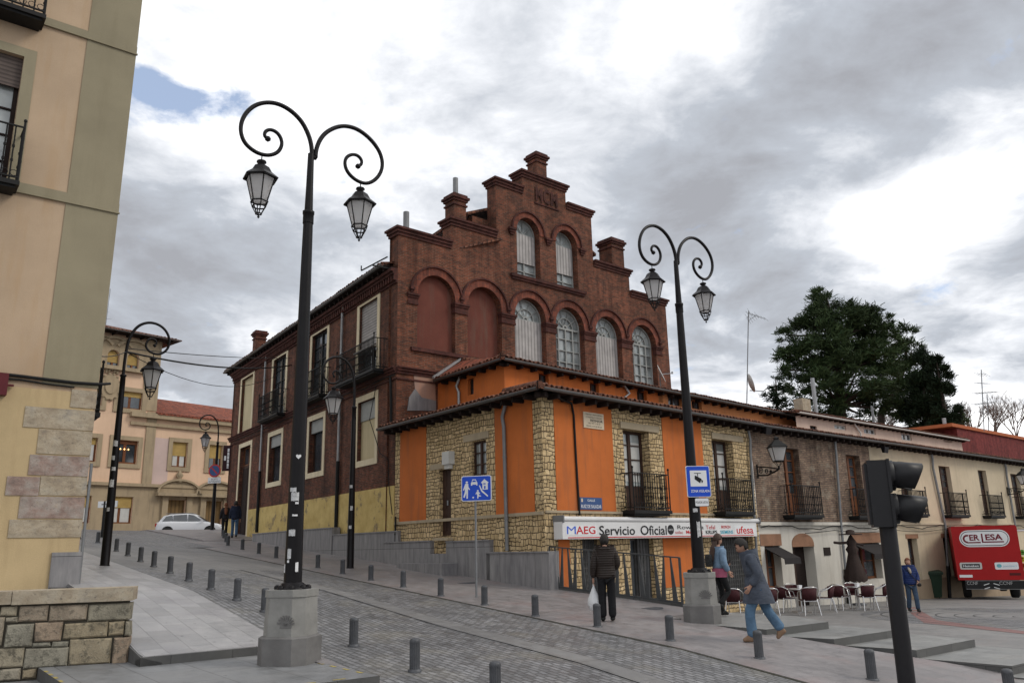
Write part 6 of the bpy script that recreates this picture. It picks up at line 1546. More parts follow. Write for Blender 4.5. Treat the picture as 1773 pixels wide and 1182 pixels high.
# ------------------------------------------------------------------ bollards
bo = [(1510.5, 1176), (1315, 1139), (1160.7, 1108.5), (1034.6, 1085), (927, 1066), (839, 1047), (763, 1031.5), (698, 1016), (642, 1004), (593, 993), (550, 982.5), (478, 965.5), (448, 958), (419.5, 951), (394.6, 944), (391, 938), (387, 932)]
bl_ = [(718, 1160.5), (612, 1117), (458, 1057), (410, 1037), (365, 1019), (326.5, 1004), (294, 991), (266, 980), (243, 971), (221, 961), (201, 953), (169, 938.5), (137, 932)]
proto = None
ordn = ['first', 'second', 'third', 'fourth', 'fifth', 'sixth', 'seventh', 'eighth', 'ninth', 'tenth', 'eleventh', 'twelfth', 'thirteenth', 'fourteenth', 'fifteenth', 'sixteenth', 'seventeenth', 'eighteenth', 'nineteenth', 'twentieth']
def boll(P, lab, grp):
    global proto
    if proto is None:
        t = thing('bollard', lab, 'bollard', P, 0, grp)
        o_ = MB(); o_.lathe([(.095, -.03), (.095, .012), (.08, .02)], 16); obj('base_flange', o_, M['bollard'], t, False)
        o_ = MB(); vs = []; fs = []; N = 32
        prof = [(.072, .0), (.072, .35), (.07, .375)]
        for r, z in prof:
            for k in range(N): rr = r*(1-.07*(k % 2)); vs.append((rr*math.cos(2*math.pi*k/N), rr*math.sin(2*math.pi*k/N), z))
        for i in range(2):
            for k in range(N): fs.append((i*N+k, i*N+(k+1) % N, (i+1)*N+(k+1) % N, (i+1)*N+k))
        o_.add(vs, fs); obj('fluted_post', o_, M['bollard'], t, False)
        o_ = MB(); o_.lathe([(.073, .36), (.074, .385), (.06, .41), (.03, .42), (.001, .423)], 16); obj('cap', o_, M['bollard'], t, False)
        proto = t; return t
    return dup(proto, P, random.uniform(0, 1), lab, grp)
for i, (x, y) in enumerate(bo):
    P = hit(x, y, .015)
    near = {0: 'fluted grey bollard on the right pavement beside the traffic light pole', 1: 'fluted grey bollard in front of the striding man', 2: 'fluted grey bollard in front of the farther lamp pedestal', 3: 'fluted grey bollard in front of the man in the black puffer jacket', 5: 'fluted grey bollard right beside the blue residential zone sign post'}
    boll(P, near.get(i, 'fluted grey bollard, %s up the right-hand row from the traffic light' % ordn[i]), 'bollards along the right pavement')
d_ = (hit(*bo[0])-hit(*bo[1])); P = hit(*bo[0])+d_
P = ray(1755, 1210)*11.55; P.z = ray(1755, 1154).z*11.55-.42
P = hit(1752, 1216, .015)
boll(P, 'fluted grey bollard cut off by the bottom right corner', 'bollards along the right pavement')
P = ray(858, 1205)*11.0
P = hit(858, 1207, .015)
boll(P, 'fluted grey bollard cut off by the bottom edge, nearest of the left row', 'bollards along the left pavement')
for i, (x, y) in enumerate(bl_):
    P = hit(x, y, .018)
    near = {0: 'fluted grey bollard just right of the nearer lamp pedestal, closer to the bottom edge', 1: 'fluted grey bollard just right of the nearer lamp pedestal, farther up the road', 2: 'fluted grey bollard half hidden behind the nearer lamp pedestal'}
    boll(P, near.get(i, 'fluted grey bollard, %s up the left-hand row beyond the nearer lamp pedestal' % ordn[max(0, i-3)]), 'bollards along the left pavement')
# ------------------------------------------------------------------ signs
def face_frame(P, az=0.0):
    # board facing the camera direction rotated by az; returns Fac
    d = Vector((math.cos(az), math.sin(az))); return Fac((P.x, P.y), (d.x, d.y))
def rrect(u0, u1, z0, z1, r, n=4):
    P = []
    for cx_, cz_, a in ((u1-r, z0+r, -90), (u1-r, z1-r, 0), (u0+r, z1-r, 90), (u0+r, z0+r, 180)):
        for k in range(n+1): t_ = R_(a+90*k/n); P.append((cx_+r*math.cos(t_), cz_+r*math.sin(t_)))
    return P
bp = hit(825, 1034, .015); az = R_(-12)
ZF = face_frame(bp, az)
RS = thing('residential_zone_sign', 'blue and white residential street sign on a thin grey post', 'traffic sign', bp)
u0, u1, z0, z1 = ZF.rect(799, 851, 823, 867, 'm', .04)
o_ = MB(); o_.tube([bp+Vector((0, 0, -.05)), Vector((bp.x, bp.y, z1))], .028, 10); obj('post', o_, M['pipe'], RS)
o_ = MB(); o_.fprism(ZF, rrect(u0, u1, z0, z1, .05), .03, .045); obj('board', o_, M['sign_white'], RS)
o_ = MB(); o_.fprism(ZF, rrect(u0+.018, u1-.018, z0+.018, z1-.018, .04), .046, .049); obj('blue_face', o_, M['sign_blue'], RS)
SWd, SHt = u1-u0, z1-z0
rev = ZF.d.x < 0
def sp(x, y): # zoom coords 115..418 x 125..402
    fx = (x-115)/303; fy = 1-(y-125)/277; return (u0+SWd*fx if not rev else u1-SWd*fx, z0+SHt*fy)
o_ = MB()
def pl_(pts, F=ZF, k=sp, o0=.05, o1=.052): o_.fprism(F, [k(*p) for p in pts], o0, o1)
def circ(x, y, r, n=12): return [(x+r*math.cos(2*math.pi*i/n), y+r*math.sin(2*math.pi*i/n)) for i in range(n)]
pl_(circ(171, 195, 12)); pl_([(155, 210), (185, 210), (188, 250), (203, 270), (198, 280), (183, 265), (182, 300), (180, 372), (166, 372), (166, 310), (148, 362), (134, 355), (150, 300), (152, 260), (140, 285), (132, 278)])
pl_([(228, 165), (262, 165), (272, 195), (278, 200), (278, 232), (266, 232), (266, 222), (226, 222), (226, 232), (213, 232), (213, 200), (220, 195)])
pl_([(313, 205), (348, 165), (392, 205), (382, 212), (382, 280), (328, 280), (328, 212)])
pl_([(294, 235), (302, 230), (325, 285), (384, 345), (380, 360), (316, 300)])
pl_(circ(281, 291, 9)); pl_([(270, 302), (292, 302), (304, 320), (298, 328), (290, 318), (292, 338), (316, 345), (312, 354), (290, 352), (284, 375), (276, 375), (276, 345), (270, 318), (262, 332), (258, 322)])
pl_(circ(234, 362, 9))
obj('pictograms', o_, M['sign_white'], RS)
o_ = MB(); pl_([(348, 210), (360, 210), (360, 225), (348, 225)], o0=.053, o1=.054); pl_([(338, 210), (345, 210), (345, 225), (338, 225)], o0=.053, o1=.054); pl_([(345, 240), (360, 240), (360, 272), (345, 272)], o0=.053, o1=.054); pl_([(232, 175), (258, 175), (264, 193), (226, 193)], o0=.053, o1=.054); obj('pictogram_openings', o_, M['sign_blue'], RS)
# CCTV sign on lamp 2
ZV = face_frame(b2, R_(8)); 
u0, u1, z0, z1 = ZV.rect(1189, 1230, 806, 860, 'm', .16); SWd, SHt = u1-u0, z1-z0; rev = ZV.d.x < 0
VS = thing('surveillance_sign', 'blue ZONA VIGILADA sign with a camera picture strapped to the farther lamp post', 'sign', (b2.x, b2.y, z0))
def sp2(x, y): fx = (x-165)/378; fy = 1-(y-128)/517; return (u0+SWd*fx if not rev else u1-SWd*fx, z0+SHt*fy)
o_ = MB(); o_.fprism(ZV, rrect(u0, u1, z0, z1, .035), .13, .15); obj('board', o_, M['sign_white'], VS)
o_ = MB(); o_.fprism(ZV, rrect(u0+.012, u1-.012, z0+.012, z1-.012, .03), .151, .154); obj('blue_face', o_, M['sign_blue'], VS)
o_ = MB(); pl_([(225, 205), (490, 205), (490, 470), (225, 470)], ZV, sp2, .155, .157); obj('white_panel', o_, M['sign_white'], VS)
o_ = MB(); pl_([(292, 246), (402, 246), (402, 256), (292, 256)], ZV, sp2, .158, .16); pl_([(342, 256), (352, 256), (352, 312), (342, 312)], ZV, sp2, .158, .16); pl_([(300, 290), (315, 290), (405, 345), (398, 365), (378, 418), (295, 350)], ZV, sp2, .158, .16); pl_([(398, 360), (428, 372), (415, 412), (402, 410)], ZV, sp2, .158, .16); obj('camera_picture', o_, M['black_text'], VS)
la, lb = sp2(222, 545), sp2(522, 545); lettering(ZV, .158, 'ZONA VIGILADA', min(la[0], lb[0]), max(la[0], lb[0]), la[1], SHt*.085, M['sign_white'], .015, VS)
o_ = MB(); a, b = sp2(272, 800), sp2(497, 660); o_.fprism(ZV, rrect(min(a[0], b[0]), max(a[0], b[0]), a[1], b[1], .03), .13, .15); obj('lower_board', o_, M['black_text'], VS)
o_ = MB(); o_.fprism(ZV, rrect(min(a[0], b[0])+.008, max(a[0], b[0])-.008, a[1]+.008, b[1]-.008, .025), .151, .154); obj('lower_plate', o_, M['sign_white'], VS)
lettering(ZV, .157, 'POLICIA LOCAL', min(a[0], b[0])+.02, max(a[0], b[0])-.02, avg(a[1], b[1]), SHt*.07, M['black_text'], .01, VS)
o_ = MB(); o_.tube([ZV.pt(avg(u0, u1), z0+.1, -.1), ZV.pt(avg(u0, u1), z0+.1, .13)], .02, 6); o_.lathe([(.125, z0+.08), (.125, z0+.12)], 12, (b2.x, b2.y, 0)); o_.lathe([(.125, z1-.12), (.125, z1-.08)], 12, (b2.x, b2.y, 0)); obj('clamp', o_, M['ironwork'], VS)
# no parking sign on the far lamp
ZN = face_frame(b4, R_(-6)); r = ZN.rect(361, 382, 804, 825, 'm', .2); c = (avg(r[0], r[1]), avg(r[2], r[3])); rr = (r[1]-r[0])/2
NS = thing('no_parking_sign', 'round blue and red no-parking sign with white plate on the farthest lamp', 'traffic sign', (b4.x, b4.y, r[2]))
cp_ = lambda q: [(c[0]+q*math.cos(k*math.pi/14), c[1]+q*math.sin(k*math.pi/14)) for k in range(28)]
o_ = MB(); o_.fprism(ZN, cp_(rr), .17, .2); obj('red_rim', o_, M['sign_red'], NS)
o_ = MB(); o_.fprism(ZN, cp_(rr*.8), .201, .208); obj('blue_face', o_, M['plate_blue'], NS)
o_ = MB(); q = .7*rr; w_ = .07*rr*2; s_ = 1 if ZN.d.x > 0 else -1; o_.fprism(ZN, [(c[0]-s_*(q*.7+w_*.5), c[1]+q*.7-w_*.5), (c[0]-s_*(q*.7-w_*.5), c[1]+q*.7+w_*.5), (c[0]+s_*(q*.7+w_*.5), c[1]-q*.7+w_*.5), (c[0]+s_*(q*.7-w_*.5), c[1]-q*.7-w_*.5)], .209, .213); obj('red_bar', o_, M['sign_red'], NS)
r = ZN.rect(360, 382, 826, 836, 'm', .2); o_ = MB(); o_.fbox(ZN, *r, .17, .2); obj('plate', o_, M['sign_white'], NS)
lettering(ZN, .203, 'EXCEPTO', r[0]+.2, r[1]-.2, r[2]+(r[3]-r[2])*.7, .1, M['black_text'], 0, NS); lettering(ZN, .203, 'AUTORIZADOS', r[0]+.06, r[1]-.06, r[2]+(r[3]-r[2])*.3, .1, M['black_text'], 0, NS)
o_ = MB(); o_.tube([ZN.pt(c[0], c[1], 0), ZN.pt(c[0], c[1], .17)], .03, 6); o_.tube([ZN.pt(c[0], avg(r[2], r[3]), 0), ZN.pt(c[0], avg(r[2], r[3]), .17)], .03, 6); obj('clamp', o_, M['ironwork'], NS)
# small direction board behind the left lamp
bq_ = hit(177, 930); ZD = face_frame(bq_, R_(-15)); DB = thing('direction_board', 'small pale notice board on a dark post beyond the left street lamp', 'sign', bq_)
r = ZD.rect(171, 204, 867, 878, 'm'); o_ = MB(); o_.fbox(ZD, *r, 0, .05); obj('board', o_, M['sign_white'], DB)
o_ = MB(); zz2 = avg(r[2], r[3]); o_.fbox(ZD, r[0]+.2, r[1]-.3, zz2-.03, zz2+.03, .05, .054); obj('faded_text_line', o_, M['pipe'], DB)
o_ = MB(); o_.bar(bq_, Vector((bq_.x, bq_.y, r[3])), .12, .12); obj('post', o_, M['ironwork'], DB)
# ------------------------------------------------------------------ traffic light in the foreground
tY = 6.0; tb = ray(1537, 912)*tY; t0 = ray(1570, 1182)*tY; bx, by = avg(tb.x, t0.x), tY
zbT = gz_sc(*sc_of((bx, by))); TZ = lambda y, x=1560: ray(x, y).z*tY
TL = thing('traffic_light', 'black pedestrian-height traffic light head seen from the side on a dark pole', 'traffic light', (bx, by, zbT))
black = flat('matt_black_polycarbonate', (.013, .013, .015), .45, 0, .3, .15)
px_top = Vector((tb.x, tY, tb.z)); pbm = Vector((t0.x, tY, t0.z)); dirp = (px_top-pbm); lowp = pbm-dirp*((pbm.z-zbT)/dirp.z)
o_ = MB(); o_.tube([lowp, px_top], .058, 16); obj('pole', o_, flat('dark_pole_paint', (.013, .012, .014), .45, .0, .3, .15), TL)
o_ = MB(); o_.lathe([(.16, 0), (.16, .02), (.08, .03)], 12, lowp); obj('base_plate', o_, M['bollard'], TL)
HX = lambda x, y, d=0: ray(x, y)*(tY+d)
lean = Vector((dirp.x, 0, dirp.z)).normalized(); rt_ = Vector((lean.z, 0, -lean.x)); fw = Vector((0, 1, 0))
# facing direction of the lamps: to the right and slightly towards the camera
fdir = (Vector((.95, -.32, 0))).normalized(); sdir = Vector((0, 0, 1)).cross(fdir).normalized()
hc = HX(1530, 850); hH = (HX(1524, 798).z-HX(1540, 912).z)
ctr = px_top+lean*(hH*.5)
o_ = MB()
def tlbox(mb, c, a0, a1, s0, s1, h0, h1):
    v = [c+fdir*a+sdir*s+lean*h for a in (a0, a1) for s in (s0, s1) for h in (h0, h1)]
    mb.add(v, [(0, 1, 3, 2), (4, 6, 7, 5), (0, 4, 5, 1), (2, 3, 7, 6), (0, 2, 6, 4), (1, 5, 7, 3)])
tlbox(o_, ctr, -.10, .03, -.115, .115, -hH/2, hH/2); tlbox(o_, ctr, .03, .05, -.13, .13, -hH/2-.005, -.004); tlbox(o_, ctr, .03, .05, -.13, .13, .004, hH/2+.005); tlbox(o_, ctr, -.12, -.09, -.09, .09, -hH/2+.02, hH/2-.02)
obj('housing', o_, black, TL)
for k in (-1, 1):
    c = ctr+lean*(hH*.25*k+.01)+fdir*.05; R0 = .108; N = 20; vs = []
    o_ = MB(); rows2 = []
    for j, (f, th) in enumerate(((0, 0), (1, 0))):
        for rr_ in (R0, R0-.006):
            ring = []
            for q in range(N+1):
                a = R_(-45+270*q/N) ; ln = .25 if a > 0 and a < math.pi else .25
                t_ = (math.sin(a)+.72)/1.72; L_ = .15+.075*max(0, min(1, t_*1.2))
                ring.append(c+sdir*(rr_*math.cos(a))+lean*(rr_*math.sin(a)*1.0)+fdir*(L_*f)-lean*(.03*f))
            rows2.append(ring)
    A0_, A1_, B0_, B1_ = rows2
    m = N+1
    o_.add(A0_+B0_+B1_+A1_, [(r_*m+q, r_*m+q+1, ((r_+1) % 4)*m+q+1, ((r_+1) % 4)*m+q) for r_ in range(4) for q in range(N)], True)
    v_ = obj('visor', o_, black, TL)
    o_ = MB(); qq = fdir.to_track_quat('Z', 'Y').to_matrix().to_4x4(); o_.lathe([(.11, -.01), (.11, .03), (.1, .035)], 20); o_.xf(Matrix.Translation(c) @ qq); obj('lens_collar', o_, black, v_)
    o_ = MB(); o_.lathe([(.095, .02), (.07, .04), (.001, .05)], 20); o_.xf(Matrix.Translation(c) @ qq); obj('lens', o_, flat('dark_lens', (.05, .015, .012) if k == 1 else (.012, .04, .02), .15), v_)
# stub on the pole near the bottom
# ================================================================== vehicles
def loft(mb, secs, smooth=True, closed=True):
    n = len(secs[0]); vs = [v for s_ in secs for v in s_]
    mb.add(vs, [(i*n+k, i*n+(k+1) % n, (i+1)*n+(k+1) % n, (i+1)*n+k) for i in range(len(secs)-1) for k in range(n)], smooth)
    mb.add(secs[0], [tuple(range(n))]); mb.add(secs[-1], [tuple(range(n))]); return mb
def wheel(parent, x, y, r, w, dark, rim):
    o_ = MB(); o_.lathe([(r*.62, -w/2), (r*.93, -w/2), (r, -w/3), (r, w/3), (r*.93, w/2), (r*.62, w/2)], 24); o_.xf(Matrix.Translation((x, y, r)) @ Matrix.Rotation(math.pi/2, 4, 'X')); t_ = obj('tyre', o_, dark, parent, False)
    o_ = MB(); o_.lathe([(r*.64, -w*.42), (r*.6, -w*.3), (r*.15, -w*.35), (r*.1, -w*.4), (.001, -w*.4)], 20); o_.lathe([(r*.64, w*.42), (r*.6, w*.3), (r*.15, w*.35), (.001, w*.4)], 20); 
    for k in range(5):
        a = k*2*math.pi/5
        for sg in (-1, 1): o_.bar((math.cos(a)*r*.1, math.sin(a)*r*.1, sg*w*.41), (math.cos(a)*r*.6, math.sin(a)*r*.6, sg*w*.41), .09*r/.33, .03)
    o_.xf(Matrix.Translation((x, y, r)) @ Matrix.Rotation(math.pi/2, 4, 'X')); obj('rim', o_, rim, t_, False)
rubber = flat('tyre_rubber', (.02, .02, .02), .85); alloy = flat('alloy', (.4, .4, .41), .35, .8); carw = flat('white_car_paint', (.62, .63, .65), .22, 0, .6, .03)
cL = ray(332, 905)*57; cz = base_z(45)
cs_ = sc_of(cL); cz = gz_sc(*cs_)
dxc = Vector((.985, .17, 0)); rzc = math.atan2(dxc.y, dxc.x)
CAR = thing('parked_car', 'white estate car parked across the top of the street', 'car', (cL.x, cL.y, cz), rzc)
# local: x forward, y left
def carsec(x, w, zb, zs, zt, wt):
    return [(x, -w, zb+.08), (x, -w*.98, zb), (x, w*.98, zb), (x, w, zb+.08), (x, w*1.0, zs), (x, wt, zt), (x, -wt, zt), (x, -w*1.0, zs)]
o_ = MB()
B = [(-2.18, .70, .42, .62, .80, .66), (-2.12, .80, .32, .70, .98, .74), (-1.9, .88, .28, .86, 1.04, .80), (-1.2, .90, .24, .9, 1.05, .82), (0, .91, .24, .9, 1.02, .82), (.95, .90, .24, .88, .99, .80), (1.25, .89, .26, .85, .95, .76), (1.8, .86, .28, .76, .86, .72), (2.12, .76, .32, .6, .70, .62), (2.22, .62, .40, .52, .6, .5)]
loft(o_, [carsec(*q) for q in B]); obj('body', o_, carw, CAR, False)
o_ = MB(); Gh = [(-2.0, .76, 1.0, .74), (-1.72, .72, 1.42, .60), (-1.3, .72, 1.52, .60), (-.2, .74, 1.56, .62), (.3, .74, 1.50, .60), (1.12, .76, .98, .72)]
loft(o_, [[(x, -w, .98), (x, w, .98), (x, wt, zt), (x, -wt, zt)] for x, w, zt, wt in Gh]); ghost = obj('cabin', o_, carw, CAR, False)
o_ = MB()
for sg in (-1, 1):
    for pts in ([(-1.75, 1.05), (-1.55, 1.38), (-1.15, 1.46), (-1.12, 1.05)], [(-1.05, 1.05), (-1.08, 1.46), (-.2, 1.5), (-.18, 1.05)], [(-.1, 1.05), (-.12, 1.5), (.25, 1.44), (.85, 1.06)]):
        def yy(z): return sg*(.775-(z-.98)*.25+.012)
        vs = [(x, yy(z), z) for x, z in pts]+[(x, yy(z)-sg*.02, z) for x, z in pts]; o_.add(vs, [(0, 1, 2, 3), (4, 5, 6, 7), (0, 1, 5, 4), (1, 2, 6, 5), (2, 3, 7, 6), (3, 0, 4, 7)])
o_.add([(.36, -.56, 1.46), (.36, .56, 1.46), (1.08, .70, 1.02), (1.08, -.70, 1.02)], [(0, 1, 2, 3)])
o_.add([(-1.78, -.56, 1.36), (-1.78, .56, 1.36), (-2.02, .68, 1.04), (-2.02, -.68, 1.04)], [(0, 1, 2, 3)])
gl = obj('windows', o_, M['glass'], CAR, False); gl['kind'] = 'stuff' if False else None; del gl['kind']
for sg in (-1, 1):
    o_ = MB(); o_.box(-2.2, -1.98, sg*.62-.16, sg*.62+.16, .72, .92); obj('tail_light', o_, flat('tail_light_red', (.35, .02, .02), .25), CAR, False)
    o_ = MB(); o_.box(1.92, 2.13, sg*.6-.14, sg*.6+.14, .58, .72); obj('headlight', o_, M['glass_light'], CAR, False)
    o_ = MB(); o_.box(.75, .9, sg*.93-.07, sg*.93+.07, .98, 1.1); obj('mirror', o_, carw, CAR, False)
    for x in (-1.35, 1.38):
        o_ = MB(); o_.lathe([(.40, -.02), (.40, .02)], 20); o_.xf(Matrix.Translation((x, sg*.90, .34)) @ Matrix.Rotation(math.pi/2, 4, 'X')); obj('wheel_arch', o_, rubber, CAR, False)
        wheel(CAR, x, sg*.84, .33, .2, rubber, alloy)
    o_ = MB(); o_.box(-1.6, .2, sg*.58-.015, sg*.58+.015, 1.56, 1.6); obj('roof_rail', o_, M['pipe'], CAR, False)
# ---- delivery truck, seen from behind
P0 = hit_plaza(1722, 1037); TYK = P0.y; ztk = plaza_z(*sc_of(P0)); 
bw = (ray(1764, 960).x-ray(1652, 960).x)*TYK
rz = R_(-25); bw *= .90
TK = thing('delivery_truck', 'red box truck with a white CERLESA oval on its rear, parked by the cream house', 'truck', (P0.x, P0.y, ztk), rz)
redp = flat('red_truck_panel', (.34, .010, .011), .45, 0, .2, .12, 1.2)
TH = ray(1700, 909).z*TYK-ztk; hw = bw/2
blk = flat('black_chassis', (.015, .015, .016), .6)
o_ = MB(); o_.box(-hw+.03, hw-.03, .06, 6.0, .85, TH-.02); obj('cargo_box', o_, redp, TK, False)
o_ = MB(); o_.add([(-hw, 0, .82), (hw, 0, .82), (hw, 0, TH-.06), (0, 0, TH), (-hw, 0, TH-.06), (-hw, .08, .82), (hw, .08, .82), (hw, .08, TH-.06), (0, .08, TH), (-hw, .08, TH-.06)], [(0, 1, 2, 3, 4), (5, 6, 7, 8, 9), (0, 1, 6, 5), (1, 2, 7, 6), (2, 3, 8, 7), (3, 4, 9, 8), (4, 0, 5, 9)]); rp = obj('rear_panel', o_, redp, TK, False)
o_ = MB(); o_.box(-hw+.25, hw, .02, .1, .42, .80); obj('bumper_bar', o_, blk, TK, False)
o_ = MB(); o_.box(-hw+.5, hw-.5, .6, 7.5, .5, .85); obj('chassis', o_, blk, TK, False)
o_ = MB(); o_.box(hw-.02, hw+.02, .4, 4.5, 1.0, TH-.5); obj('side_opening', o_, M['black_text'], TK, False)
o_ = MB(); o_.box(hw-.01, hw+.7, .3, 4.6, TH-.28, TH-.22); obj('side_flap', o_, M['sign_white'], TK, False)
fruit = [flat('yellow_fruit_crate', (.6, .5, .06), .7), flat('green_vegetables', (.12, .3, .05), .8), flat('orange_fruit', (.55, .18, .03), .7)]
for j in range(4):
    o_ = MB(); rnd = random.Random(j)
    o_.box(hw+.02, hw+.34, .45+.02, 4.3, .95+j*.3, 1.0+j*.3)
    for k in range(40): o_.lathe([(.01, -.05), (.06, 0), (.01, .06)], 6, (hw+.1+rnd.random()*.22, .5+k*.095, 1.06+j*.3+rnd.random()*.05))
    obj('goods_shelf', o_, fruit[(j+1) % 3], TK, False)
for x in (-hw+.25, hw-.25):
    for y in (1.6, 6.6): wheel(TK, x*.98, y, .42, .1, rubber, alloy) if False else None
for sg in (-1, 1):
    for y in (1.3, 6.4):
        o_ = MB(); o_.lathe([(.24, -.16), (.38, -.16), (.42, -.12), (.42, .12), (.38, .16), (.24, .16)], 24); o_.xf(Matrix.Translation((sg*(hw-.35), y, .42)) @ Matrix.Rotation(math.pi/2, 4, 'Y')); wt_ = obj('tyre', o_, rubber, TK, False)
        o_ = MB(); o_.lathe([(.25, -.1), (.12, -.06), (.001, -.08)], 16); o_.lathe([(.25, .1), (.12, .06), (.001, .08)], 16); o_.xf(Matrix.Translation((sg*(hw-.35), y, .42)) @ Matrix.Rotation(math.pi/2, 4, 'Y')); obj('rim', o_, alloy, wt_, False)
o_ = MB(); loft(o_, [[(-1, 6.1, .5), (1, 6.1, .5), (1, 6.1, 2.3), (-1, 6.1, 2.3)], [(-1, 7.3, .5), (1, 7.3, .5), (1, 7.3, 2.3), (-1, 7.3, 2.3)], [(-1, 7.9, .5), (1, 7.9, .5), (.95, 7.9, 1.4), (-.95, 7.9, 1.4)]], False); obj('cab', o_, M['sign_white'], TK, False)
# rear graphics, local x-z plane at y=-.003 ; zoom window 1600..1773 x 880..1060 (6.567x), panel x 280..1058(top) y 190..880
def tx_(x, y): f = (y-190)/690; xl = 280+f*75; xr = 1058+f*60; return -hw+2*hw*(x-xl)/(xr-xl), TH-.06-(TH-.88)*f
def stad(x0, x1, y0, y1, n=10):
    a = tx_(x0, (y0+y1)/2); b = tx_(x1, (y0+y1)/2); zt, zb_ = tx_(600, y0)[1], tx_(600, y1)[1]; r = (zt-zb_)/2; zc = (zt+zb_)/2
    return [(b[0]-r+r*math.cos(t_), zc+r*math.sin(t_)) for t_ in [R_(-90+180*k/n) for k in range(n+1)]]+[(a[0]+r+r*math.cos(t_), zc+r*math.sin(t_)) for t_ in [R_(90+180*k/n) for k in range(n+1)]]
def tdecal(name, pts, y, mat, par=rp): o_ = MB(); o_.add([(x, y, z) for x, z in pts]+[(x, y+.004, z) for x, z in pts], [tuple(range(len(pts)))]+[(i, (i+1) % len(pts), len(pts)+(i+1) % len(pts), len(pts)+i) for i in range(len(pts))]); return obj(name, o_, mat, par, False)
maroon = flat('maroon_lettering', (.16, .01, .025), .5)
tdecal('logo_oval', stad(382, 972, 232, 452), -.006, M['sign_white']); tdecal('logo_oval_line', stad(396, 958, 246, 438), -.010, M['black_text']); tdecal('logo_oval_field', stad(404, 950, 254, 430), -.014, M['sign_white'])
def ttext(s_, x0, x1, y0, y1, mat, y=-.02, bold=.03, par=rp):
    a, z1_ = tx_(x0, (y0+y1)/2)[0], tx_(x0, y0)[1]; b, z0_ = tx_(x1, (y0+y1)/2)[0], tx_(x0, y1)[1]
    Mx = Matrix(((1, 0, 0, (a+b)/2), (0, 0, 1, y), (0, 1, 0, (z0_+z1_)/2), (0, 0, 0, 1)))
    obj('lettering', text_mb(s_, z1_-z0_, Mx, 0, bold, width=b-a), mat, par, False)
ttext('ER', 500, 620, 290, 368, maroon); ttext('ESA', 690, 890, 288, 368, maroon)
for (x0, x1, y0, y1) in ((638, 668, 280, 398), (650, 905, 382, 398), (470, 636, 386, 402)):
    a = tx_(x0, y0); b = tx_(x1, y1); tdecal('logo_stroke', [(a[0], b[1]), (b[0], b[1]), (b[0], a[1]), (a[0], a[1])], -.02, maroon)
o_ = MB(); cx_, cz_ = tx_(478, 345); ro = (tx_(478, 290)[1]-tx_(478, 402)[1])/2; vs = []
for k in range(15):
    a = R_(70+200*k/14)
    for r in (ro, ro-.075): vs += [(cx_+r*math.cos(a), -.02, cz_+r*math.sin(a))]
o_.add(vs, [(2*k, 2*k+1, 2*k+3, 2*k+2) for k in range(14)]); obj('lettering', o_, maroon, rp, False)
def rr_t(x0, x1, y0, y1, r): a = tx_(x0, (y0+y1)/2); b = tx_(x1, (y0+y1)/2); return rrect(a[0], b[0], tx_(x0, y1)[1], tx_(x0, y0)[1], r)
tdecal('sticker_panel', rr_t(378, 636, 652, 742, .06), -.006, flat('pale_grey_sticker', (.5, .5, .48), .5)); tdecal('sticker_field', rr_t(402, 612, 672, 722, .02), -.010, M['black_text']); ttext('Heineken', 415, 600, 682, 712, M['sign_white'], -.016, .02)
tdecal('sticker_panel', rr_t(784, 1052, 655, 746, .06), -.006, M['sign_white']); ttext('pastisart', 880, 1035, 688, 722, flat('pale_blue_lettering', (.35, .5, .6), .5), -.016, .0); tdecal('sticker_mark', stad(805, 862, 676, 722), -.012, flat('teal_mark', (.15, .42, .48), .5))
tdecal('number_plate', rr_t(370, 522, 812, 846, .01), -.012, M['sign_white']); tdecal('warning_plate', rr_t(945, 1072, 790, 822, .01), -.012, flat('dark_red_plate', (.09, .01, .01), .5))
def bt(s_, x0, x1, z0, z1, m): Mx = Matrix(((1, 0, 0, (x0+x1)/2), (0, 0, 1, .015), (0, 1, 0, (z0+z1)/2), (0, 0, 0, 1))); obj('lettering', text_mb(s_, z1-z0, Mx, 0, 0, width=x1-x0), m, TK, False)
gry = flat('grey_lettering', (.35, .35, .35), .5)
bt('CCNF', -hw+.32, -hw+.75, .62, .76, gry); bt('CCNF', hw-1.0, hw-.5, .62, .76, gry)
for z in (.43, .785): tdecal('bumper_line', [(-hw+.27, z), (hw-.03, z), (hw-.03, z+.012), (-hw+.27, z+.012)], .012, gry, TK)
for sg in (-1, 1):
    for z in (.5, .66): tdecal('chevron', [(sg*.08-.02, z), (sg*.3-.02, z-.07), (sg*.3-.02, z-.04), (sg*.08-.02, z+.03)], .012, M['sign_white'], TK)
# ---- wheelie bin
bp_ = hit_plaza(1627, 1034)*1.0; bp_ = hit_plaza(1617, 1035)
BN = thing('wheeled_bin', 'dark green wheeled rubbish bin beside the red truck', 'bin', bp_, R_(-18)); BN.scale = (.0249*bp_.y*.92,)*2+(.0249*bp_.y*.95,)
gp = flat('dark_green_plastic', (.012, .03, .016), .5)
hb = 1.22; o_ = MB(); o_.hull([(-.34, -.3, .06), (.34, -.3, .06), (.34, .3, .06), (-.34, .3, .06)], [(-.48, -.42, hb), (.48, -.42, hb), (.48, .42, hb), (-.48, .42, hb)]); o_.box(-.52, .52, -.46, .46, hb-.08, hb+.0); obj('body', o_, gp, BN, False)
o_ = MB(); o_.hull([(-.55, -.5, hb), (.55, -.5, hb), (.55, .48, hb), (-.55, .48, hb)], [(-.5, -.42, hb+.09), (.5, -.42, hb+.09), (.5, .45, hb+.13), (-.5, .45, hb+.13)]); obj('lid', o_, gp, BN, False)
for sg in (-1, 1): o_ = MB(); o_.tube([(sg*.3-.03, .25, .09), (sg*.3+.03, .25, .09)], .09, 12); obj('wheel', o_, rubber, BN, False)
